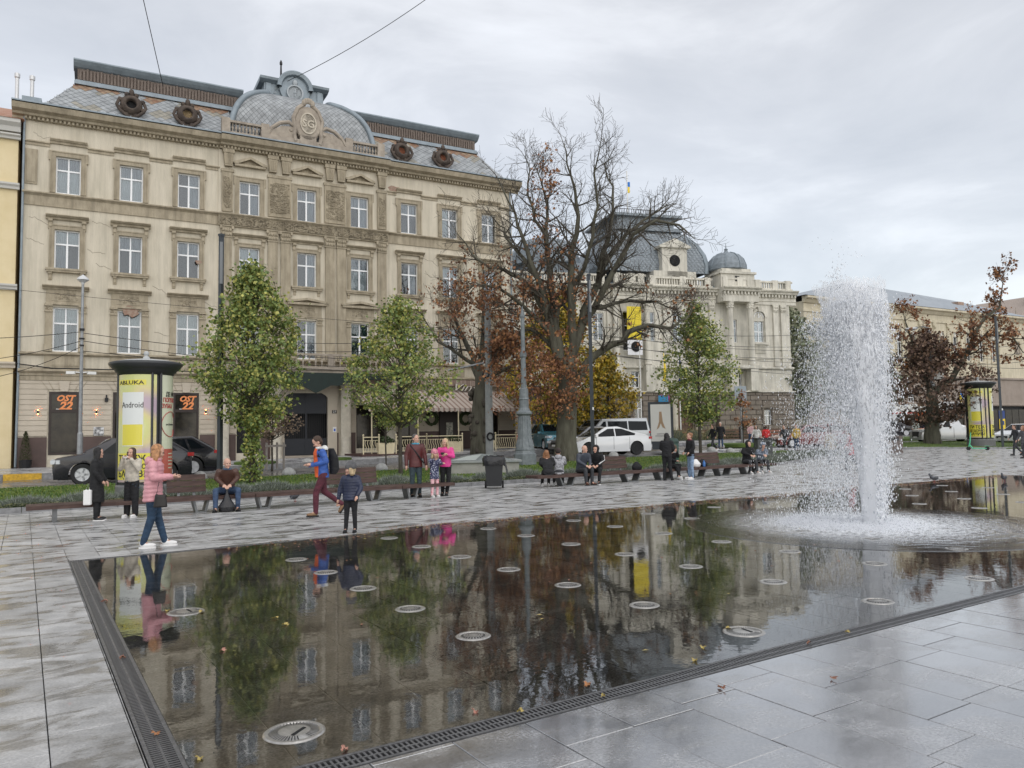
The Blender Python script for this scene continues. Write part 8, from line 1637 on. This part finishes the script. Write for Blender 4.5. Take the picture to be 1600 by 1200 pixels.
        g.v = [tuple(hpnt(*p)) for p in g.v]; soft('hair', g, HAIRS[hair], r_, max(.014, sk), 1, .5)
    if beard: g = MB(); g.ball((0, .035, -.09), 1, 12, 8, (.056, .062, .042)); g.v = [tuple(hpnt(*p)) for p in g.v]; soft('beard', g, HAIRS[beard], r_, .014, 1)
    if hat is not None: g = MB(); g.ball((0, -.012, .058), 1, 18, 12, (.100, .114, .108)); g.tube([(.090*cos(a_), -.01+.104*sin(a_), .035) for a_ in [i*pi/10 for i in range(21)]], .014, 7); g.v = [tuple(hpnt(*p)) for p in g.v]; soft('hat', g, hat, r_, .016, 1)
    if extra: extra(r_, T, hpnt, arms, legs, s_)
    return r_
def A(**k): d = dict(STAND); d.update(k); return d
def bagthing(label, name, r_, build, cat='bag'):
    """something carried: a thing of its own placed where the carrier holds it"""
    g, m_ = build; M = Matrix.Translation(r_.location) @ Matrix.Rotation(r_.rotation_euler.z, 4, 'Z') @ Matrix.Diagonal((*r_.scale, 1)); o0 = Vector(g.org); g.v = [tuple(Vector(p)-o0) for p in g.v]; o = soft(name, g, m_, None, .014, 1); o.location = M @ o0; o.rotation_euler = r_.rotation_euler; o.scale = r_.scale; return tag(o, label, cat)
def G(org): g = MB(); g.org = org; return g
# --- foreground people
p = person('woman in a long black coat with long black hair standing by the left bench', 1.30, 18.1, -75, 1.52, A(arms=(((-.24, .0, 1.12), (-.20, .14, .90)), ((.24, .02, 1.12), (.18, .16, .92)))), .014, cloth('black_wool', (.012, .012, .013)), BLK, KSH, 'black', .34, coat=True, hem=.42, head=(-10, -.1), bulk=1.12, sole=WSH)
g = G((.24, -.12, .6)); g.box(.17, .30, -.20, -.04, .38, .72); g.tube([(.22, -.16, .72), (.23, -.12, .86), (.22, -.08, .72)], .010, 5); bagthing('white carrier bag hanging beside the woman in the black coat', 'carrier_bag', p, (g, WSH))
p = person('young woman in a cream fleece jacket lifting a phone to her face', 1.98, 18.3, 35, 1.50, A(arms=(((-.25, .10, 1.16), (-.10, .20, 1.42)), ((.25, .10, 1.16), (.10, .20, 1.42))), hands=((.5, .3, .4), (-.5, .3, .4)), wide=1.35), .014, cloth('cream_fleece', (.55, .50, .42), bump=.8, bs=50), BLK, WSH, 'brown', .22, hem=.86, bulk=1.08)
g = G((0, .27, 1.46)); g.box(-.075, .075, .255, .270, 1.43, 1.50); bagthing('pale phone held up by the young woman in the cream jacket', 'phone', p, (g, WSH), 'phone')
g = G((-.2, .2, .8)); g.add([(-.30, .1, .70), (.10, .32, .98), (.12, .34, .97), (-.28, .12, .69), (-.34, .02, .73), (.06, .22, 1.0)], [(0, 1, 5, 4), (3, 2, 1, 0), (4, 5, 2, 3), (0, 4, 3), (1, 2, 5)]); bagthing('folded dark blue umbrella held out by the young woman in cream', 'folded_umbrella', p, (g, mat('umbrella_blue', (.02, .06, .11), .4, var=.5, vs_=6)), 'umbrella')
walk = A(hip=.88, legs=(((-.09, .14, .50), (-.10, .10, .08)), ((.09, -.02, .49), (.10, -.26, .10))), arms=(((-.22, .02, 1.13), (-.10, .28, 1.12)), ((.23, .04, 1.13), (.14, .30, 1.14))), hands=((.4, .6, .1), (-.3, .6, .15)), lean=.04, tip=(0, -.25))
walk2 = A(hip=.88, legs=(((-.09, .06, .49), (-.10, .17, .085)), ((.09, .0, .49), (.10, -.12, .085))), arms=walk['arms'], hands=walk['hands'], lean=.05)
p = person('woman in a pink quilted jacket with strawberry blonde hair looking at her phone', 1.70, 13.0, -80, 1.61, walk2, .012, mat('pink_quilted_nylon', (.60, .29, .32), .38, var=.1, vs_=5, bump=.15), cloth('dark_blue_jeans', (.02, .045, .085)), WSH, 'ginger', .10, puffer=9, hem=.74, hood=(mat('pink_quilted_nylon', (0, 0, 0)), False), head=(0, -.22), bulk=1.12)
g = G((.1, .4, 1.16)); g.box(.02, .16, .37, .385, 1.15, 1.23); bagthing('black phone in the hands of the woman in the pink jacket', 'phone', p, (g, M_IRON), 'phone')
g = G((.24, .10, .75)); loft(g, [(Vector((.27, .16, .66)), .05, .11, 0), (Vector((.27, .16, .86)), .04, .085, 0)], 14); g.tube([(.27, .10, .85), (.25, .13, 1.06), (.24, .19, 1.06), (.27, .22, .85)], .010, 6); bagthing('dark brown handbag hanging from the arm of the woman in pink quilted jacket', 'handbag', p, (g, mat('dark_leather', (.015, .012, .011), .4)))
SIT = dict(hip=.47, sit=True, legs=(((-.13, .40, .47), (-.14, .44, .08)), ((.13, .40, .47), (.15, .46, .08))), arms=(((-.225, .16, .74), (-.08, .36, .60)), ((.225, .16, .74), (.08, .36, .60))), hands=((.4, .5, -.3), (-.4, .5, -.3)), lean=.42, toe=(-.2, .2))
def Sx(**k): d = dict(SIT); d.update(k); return d
p = person('bald older man in a brown leather jacket sitting on the bench with a black bag', 3.98, 18.52, 0, 1.70, Sx(legs=(((-.24, .38, .47), (-.23, .40, .08)), ((.24, .38, .47), (.24, .44, .08)))), .012, mat('brown_leather', (.075, .035, .025), .38, var=.2, vs_=6, bump=.3), JEANS, KSH, None, head=(-20, -.05), collar=cloth('blue_sweater', (.06, .10, .17)), bulk=1.10, z=0)
g = MB(); g.ball((0, -.055, .0), 1, 14, 8, (.084, .052, .05)); kid = [c for c in p.children if c.name.startswith('body')]
pg_ = G((0, .42, .2)); loft(pg_, [(Vector((0, .45, .01)), .17, .13, 0), (Vector((0, .45, .12)), .19, .14, 0), (Vector((0, .44, .26)), .10, .07, 0), (Vector((0, .40, .42)), .03, .03, 0), (Vector((0, .38, .58)), .03, .02, 0)], 16); bagthing('black plastic bag drooping between the seated man and the paving', 'plastic_bag', p, (pg_, M_BAG))
stride = A(hip=.88, legs=(((-.09, .16, .50), (-.10, .17, .085)), ((.09, -.04, .50), (.10, -.42, .22))), arms=(((-.23, -.02, 1.13), (-.08, .24, 1.06)), ((.24, -.02, 1.13), (.06, .27, 1.05))), hands=((.4, .6, .2), (-.4, .6, .2)), lean=.10, tip=(0, -1.0))
def pack(r_, T, H_, arms, legs, s_):
    for q in (-1, 1): g = MB(); g.tube([T(.5, q*.14, -.13), T(.75, q*.13, .10), T(.98, q*.11, .06), T(.95, q*.11, -.12)], .020, 7); g.build('backpack_strap', BLK, r_)
p = person('man in a blue jacket over an orange hoodie walking with a black backpack', 5.30, 15.72, 78, 1.70, stride, .012, cloth('bright_blue_shell', (.035, .10, .36), rough=.5), cloth('burgundy_trousers', (.085, .018, .03)), TSH, 'brown', 0, hood=(cloth('white_fleece', (.6, .6, .58)), False), head=(0, -.55), beard='brown', extra=pack, hem=.80)
g = MB(); loft(g, [(Vector((0, .085, .80)), .075, .075, 0), (Vector((0, .11, 1.05)), .08, .075, 0), (Vector((0, .14, 1.30)), .085, .06, 0), (Vector((0, .10, 1.42)), .06, .06, 0)], 14); soft('orange_hoodie', g, cloth('orange_hoodie', (.62, .11, .03)), p, .018)
g = G((0, -.2, 1.15)); loft(g, [(Vector((0, -.21, .86)), .13, .07, 0), (Vector((0, -.24, .95)), .15, .10, 0), (Vector((0, -.22, 1.2)), .15, .10, 0), (Vector((0, -.17, 1.40)), .10, .06, 0)], 16); bagthing('black backpack on the back of the man in the blue jacket', 'backpack', p, (g, BLK), 'backpack')
g = G((0, .33, 1.07)); g.box(-.04, .05, .30, .40, 1.09, 1.10); bagthing('phone in the hands of the man with the backpack', 'phone', p, (g, M_IRON), 'phone')
p = person('small child in a navy padded jacket and grey beanie standing by the pool', 4.78, 12.72, 15, 1.16, A(arms=(((-.27, .02, 1.10), (-.20, .14, .92)), ((.27, .0, 1.10), (.31, .02, .84))), legs=(((-.10, .02, .49), (-.11, .0, .08)), ((.10, .02, .49), (.12, .04, .08)))), .012, mat('navy_nylon', (.018, .024, .055), .35, var=.2, bump=.15), BLK, KSH, 'blonde', .03, hat=cloth('grey_knit', (.12, .12, .125), bump=.7, bs=70), puffer=8, hem=.80, hood=(mat('navy_nylon', (0, 0, 0)), False), head=(60, 0), bulk=1.18, name='child', cat='child', hs=1.28)
p = person('man in a dark red leather jacket standing left of the girl', 8.80, 18.62, -12, 1.69, A(arms=(((-.25, .0, 1.12), (-.27, .08, .86)), ((.25, .0, 1.12), (.26, .06, .86)))), .012, mat('maroon_leather', (.085, .018, .018), .38, var=.2, vs_=6, bump=.3), cloth('slate_trousers', (.035, .055, .065)), KSH, 'salt', 0, head=(-25, 0), collar=cloth('sky_blue_hood', (.08, .35, .50)), bulk=1.1, hem=.80)
g = MB(); g.tube([T_ for T_ in [(-.20, .13, .90), (-.02, .15, 1.15), (.15, .08, 1.38), (.12, -.05, 1.42)]], .018, 6); g.build('bag_strap', BLK, p)
p = person('girl with a pink beanie and spotted navy coat pointing at the phone', 9.22, 18.35, -30, 1.22, A(arms=(((-.20, .16, 1.22), (-.16, .36, 1.24)), ((.26, .16, 1.28), (.22, .42, 1.38))), legs=(((-.10, .02, .49), (-.11, .0, .08)), ((.10, .02, .49), (.14, .04, .08)))), .012, mat('spotted_navy', (.02, .024, .075), .6, vs_=30, col2=(.40, .42, .50), detail=0, ramp=(.60, .64)), mat('pink_pattern_leggings', (.70, .42, .45), .7, vs_=11, col2=(.60, .10, .14), detail=1, ramp=(.58, .62)), WSH, 'blonde', .05, hat=cloth('pink_knit', (.62, .24, .30), bump=.7, bs=70), hem=.66, bulk=1.1, name='child', cat='child', hs=1.28)
p = person('smiling blonde woman in a hot pink jacket holding out a phone', 9.66, 18.55, 12, 1.56, A(arms=(((-.24, .04, 1.14), (-.10, .24, 1.20)), ((.25, .04, 1.12), (.04, .26, 1.16))), hands=((.3, .7, .3), (-.5, .5, .3)), legs=(((-.09, .02, .49), (-.03, .02, .08)), ((.09, .02, .49), (.10, .0, .08)))), .012, mat('hot_pink_nylon', (.62, .045, .24), .42, var=.12, bump=.3, bs=14), BLK, KSH, 'blonde', .2, hem=.84, head=(18, -.1), bulk=1.05)
g = G((-.02, .34, 1.25)); g.box(-.05, .07, .335, .35, 1.20, 1.28); bagthing('phone the family is looking at', 'phone', p, (g, M_IRON), 'phone')
g = G((.28, -.05, .92)); loft(g, [(Vector((.29, -.06, .76)), .07, .11, 0), (Vector((.29, -.06, .9)), .09, .13, 0), (Vector((.28, -.05, 1.06)), .06, .10, 0)], 14); g.tube([(.27, -.03, 1.05), (.22, .05, 1.28), (.15, .05, 1.40)], .012, 6); bagthing('black shoulder bag of the woman in the hot pink jacket', 'handbag', p, (g, BLK))
# --- right bench row
p = person('woman in black seen from behind sitting at the left end of the right bench row', 13.55, 19.25, 168, 1.60, Sx(lean=.5, legs=(((-.10, .36, .47), (-.16, .30, .08)), ((.10, .36, .47), (.06, .30, .08)))), .016, BLK, BLK, WSH, 'auburn', .14, bulk=1.15, z=0)
p = person('person in a grey checked coat and dark beanie seen from behind on the bench', 13.98, 19.3, 176, 1.60, Sx(lean=.35), .016, mat('grey_check_cloth', (.16, .16, .17), .8, vs_=14, col2=(.34, .34, .36), detail=2, ramp=(.42, .55)), CHAR, WSH, None, hat=cloth('dark_brown_knit', (.035, .025, .022)), hood=(mat('grey_check_cloth', (0, 0, 0)), False), bulk=1.1, z=0)
p = person('bald man in a dark blue-grey padded coat sitting with folded hands', 14.86, 19.32, -35, 1.72, Sx(lean=.32, legs=(((-.12, .40, .47), (-.12, .40, .08)), ((.12, .40, .47), (.14, .46, .08)))), .014, mat('slate_padded', (.045, .052, .07), .5, var=.15, bump=.3), CHAR, BSH, None, head=(-10, 0), bulk=1.18, z=0)
p = person('young man in a black hooded jacket with white sleeve stripes on the bench', 15.50, 19.32, 8, 1.68, Sx(lean=.30, legs=(((-.14, .40, .47), (-.12, .44, .08)), ((.16, .40, .47), (.26, .46, .08)))), .014, BLK, BLK, KSH, 'black', 0, hood=(BLK, True), head=(15, 0), bulk=1.05, z=0, sole=WSH)
for q in (0, 1): g = MB(); a_ = SIT['arms'][q]; s0 = (-.235 if q == 0 else .235, .02, .90); g.tube([s0, (a_[0][0]*1.22, a_[0][1]+.01, a_[0][2]+.02), (a_[1][0]*1.5, a_[1][1], a_[1][2]+.045)], .016, 5); g.build('sleeve_stripe', WSH, p)
p = person('woman in black with long dark hair standing before the seated girl', 18.0, 18.75, 200, 1.58, A(arms=(((-.24, .06, 1.13), (-.12, .22, 1.02)), ((.24, .06, 1.13), (.12, .22, 1.02))), legs=(((-.10, .04, .49), (-.10, -.04, .08)), ((.10, .02, .49), (.14, .06, .08))), lean=.06), .014, BLK, BLK, KSH, 'black', .28, hem=.84, bulk=1.12, head=(20, -.2))
p = person('girl in a black coat with white scarf sitting with her hand at her mouth', 18.72, 19.3, -40, 1.58, Sx(lean=.32, arms=(((-.22, .14, .82), (-.04, .26, 1.02)), ((.24, .14, .76), (.02, .30, .66))), hands=((.2, .0, .6), (-.6, .2, 0)), legs=(((-.08, .38, .50), (.06, .44, .12)), ((.10, .40, .47), (.0, .46, .08)))), .014, BLK, BLK, WSH, 'brown', .06, hood=(cloth('grey_scarf', (.45, .44, .44)), False), hat=cloth('olive_knit', (.10, .075, .05)), z=0)
p = person('woman in a black jacket and light blue jeans standing facing her friends', 19.0, 18.65, 62, 1.58, A(arms=(((-.24, .0, 1.12), (-.18, .14, .98)), ((.24, .0, 1.12), (.16, .16, .98)))), .014, BLK, LJEANS, WSH, 'auburn', .0, bun=True, hem=.82, bulk=1.08, collar=cloth('maroon_scarf', (.13, .015, .03)))
p = person('person in a black hooded coat seated near the right end of the benches', 22.75, 19.5, -35, 1.68, Sx(lean=.25, arms=(((-.23, .10, .80), (-.10, .34, .70)), ((.24, .10, .80), (.08, .36, .70)))), .016, BLK, CHAR, WSH, 'black', 0, hood=(BLK, True), bulk=1.15, z=0)
HG = cloth('grey_blue_hoodie', (.17, .20, .25)); p = person('person in a grey-blue hoodie bent over a phone at the bench end', 23.5, 19.5, -25, 1.62, Sx(lean=.48, arms=(((-.22, .16, .76), (-.05, .42, .72)), ((.22, .16, .76), (.05, .42, .72)))), .016, HG, CHAR, WSH, None, hood=(HG, True), head=(0, -.5), z=0)
# bags on the bench
for org, bld, lab, nm_ in (((19.95, 19.35, .36), 'white', 'white crumpled carrier bag on the bench beside the jeans woman', 'carrier_bag'), ((20.3, 19.35, .36), 'dark', 'black rucksack lying on the bench next to the backrest', 'rucksack'), ((17.3, 19.45, .36), 'dark', 'dark bag lying on the bench behind the seated girl', 'bag')):
    g = MB(); rd = random.Random(int(org[0]*10)); loft(g, [(Vector((0, 0, 0)), .17, .13, 0), (Vector((.01, 0, .10)), .20, .15, 0), (Vector((-.02, 0, .20)), .13, .09, 0), (Vector((0, 0, .27)), .05, .04, 0)], 14); o = soft(nm_, g, WSH if bld == 'white' else BLK, None, .02); o.location = org; tag(o, lab, 'bag')
g = MB(); g.lathe([(.045, 0), (.048, .02), (.048, .15), (.02, .19), (.02, .22)], 14); o = g.build('water_bottle', mat('blue_plastic', (.04, .14, .38), .2), None, (20.15, 19.15, .36), smooth=True); tag(o, 'blue bottle standing on the bench in front of the white bag', 'bottle')
# --- passers-by further off
wk = A(hip=.88, legs=(((-.09, .14, .50), (-.10, .18, .085)), ((.09, -.02, .50), (.10, -.32, .16))), arms=(((-.25, -.06, 1.13), (-.26, -.02, .90)), ((.25, .06, 1.13), (.26, .20, .92))), lean=.05, tip=(0, -.7)); F = .024
far = [
 ('man in a dark jacket and jeans striding left past the ornamental grasses', 34.4, 31.9, 60, 1.62, BLK, CHAR, 'brown', wk), ('man in a black coat with hands folded behind the striding man', 36.9, 33.6, 10, 1.68, BLK, JEANS, 'grey', STAND),
 ('slim woman in a pale pink top walking beyond the benches', 43.0, 36.4, -20, 1.55, cloth('pale_pink_cloth', (.5, .33, .33)), JEANS, 'blonde', wk), ('woman in a white jacket and blue jeans walking beyond the benches', 37.4, 31.2, 20, 1.55, cloth('white_cloth', (.55, .54, .52)), JEANS, 'brown', wk),
 ('woman in a bright red jacket behind the square litter bin', 39.6, 32.3, 175, 1.45, cloth('bright_red_cloth', (.50, .03, .03)), CHAR, 'brown', STAND), ('person in dark clothes walking at the edge of the spray', 38.2, 29.8, 40, 1.60, CHAR, CHAR, 'brown', wk),
 ('person with a yellow jacket half veiled by the spray', 39.0, 29.6, 30, 1.62, cloth('mustard_cloth', (.55, .36, .05)), JEANS, 'brown', STAND), ('person in a beige coat with a backpack seen through the spray', 32.0, 22.4, 160, 1.60, cloth('beige_cloth', (.42, .36, .28)), CHAR, 'brown', STAND),
 ('person in a red coat hidden behind the water jet', 26.6, 17.8, 90, 1.62, cloth('dark_red_cloth', (.42, .04, .05)), CHAR, 'black', wk), ('man in a dark jacket of the pair at the right edge', 44.6, 20.1, 65, 1.68, CHAR, CHAR, 'brown', wk),
 ('woman in a long grey coat with a tan bag at the right edge', 41.0, 18.1, 50, 1.62, cloth('grey_coat_cloth', (.10, .10, .11)), CHAR, 'auburn', wk), ('man in a pale jacket standing by the orange panel near the brown tree', 66.5, 38.0, 15, 1.62, cloth('pale_grey_cloth', (.38, .40, .38)), CHAR, 'grey', STAND),
 ('person in a dark blue jacket walking by the white car', 68.2, 38.2, 75, 1.62, NAVY, JEANS, 'brown', wk), ('person bending in dark clothes left of the brown tree trunk', 61.2, 37.0, 90, 1.55, BLK, BLK, 'salt', A(lean=.35)),
]
for lab, x, y, t, h, jk, tr_, hr, ps in far:
    rr_ = person(lab, x, y, t, h, ps, F, jk, tr_, KSH if 'jeans' not in lab else WSH, hr, .1 if 'woman' in lab else 0, coat=('coat' in lab), hem=(.45 if 'long' in lab else .62) if 'coat' in lab else .80)
dg = bpy.context.evaluated_depsgraph_get()
for o in QUEUE:
    me = bpy.data.meshes.new_from_object(o.evaluated_get(dg)); me.name = o.name
    for i, m_ in enumerate(o.data.materials):
        if i < len(me.materials): me.materials[i] = m_
        else: me.materials.append(m_)
    o.modifiers.clear(); o.data = me
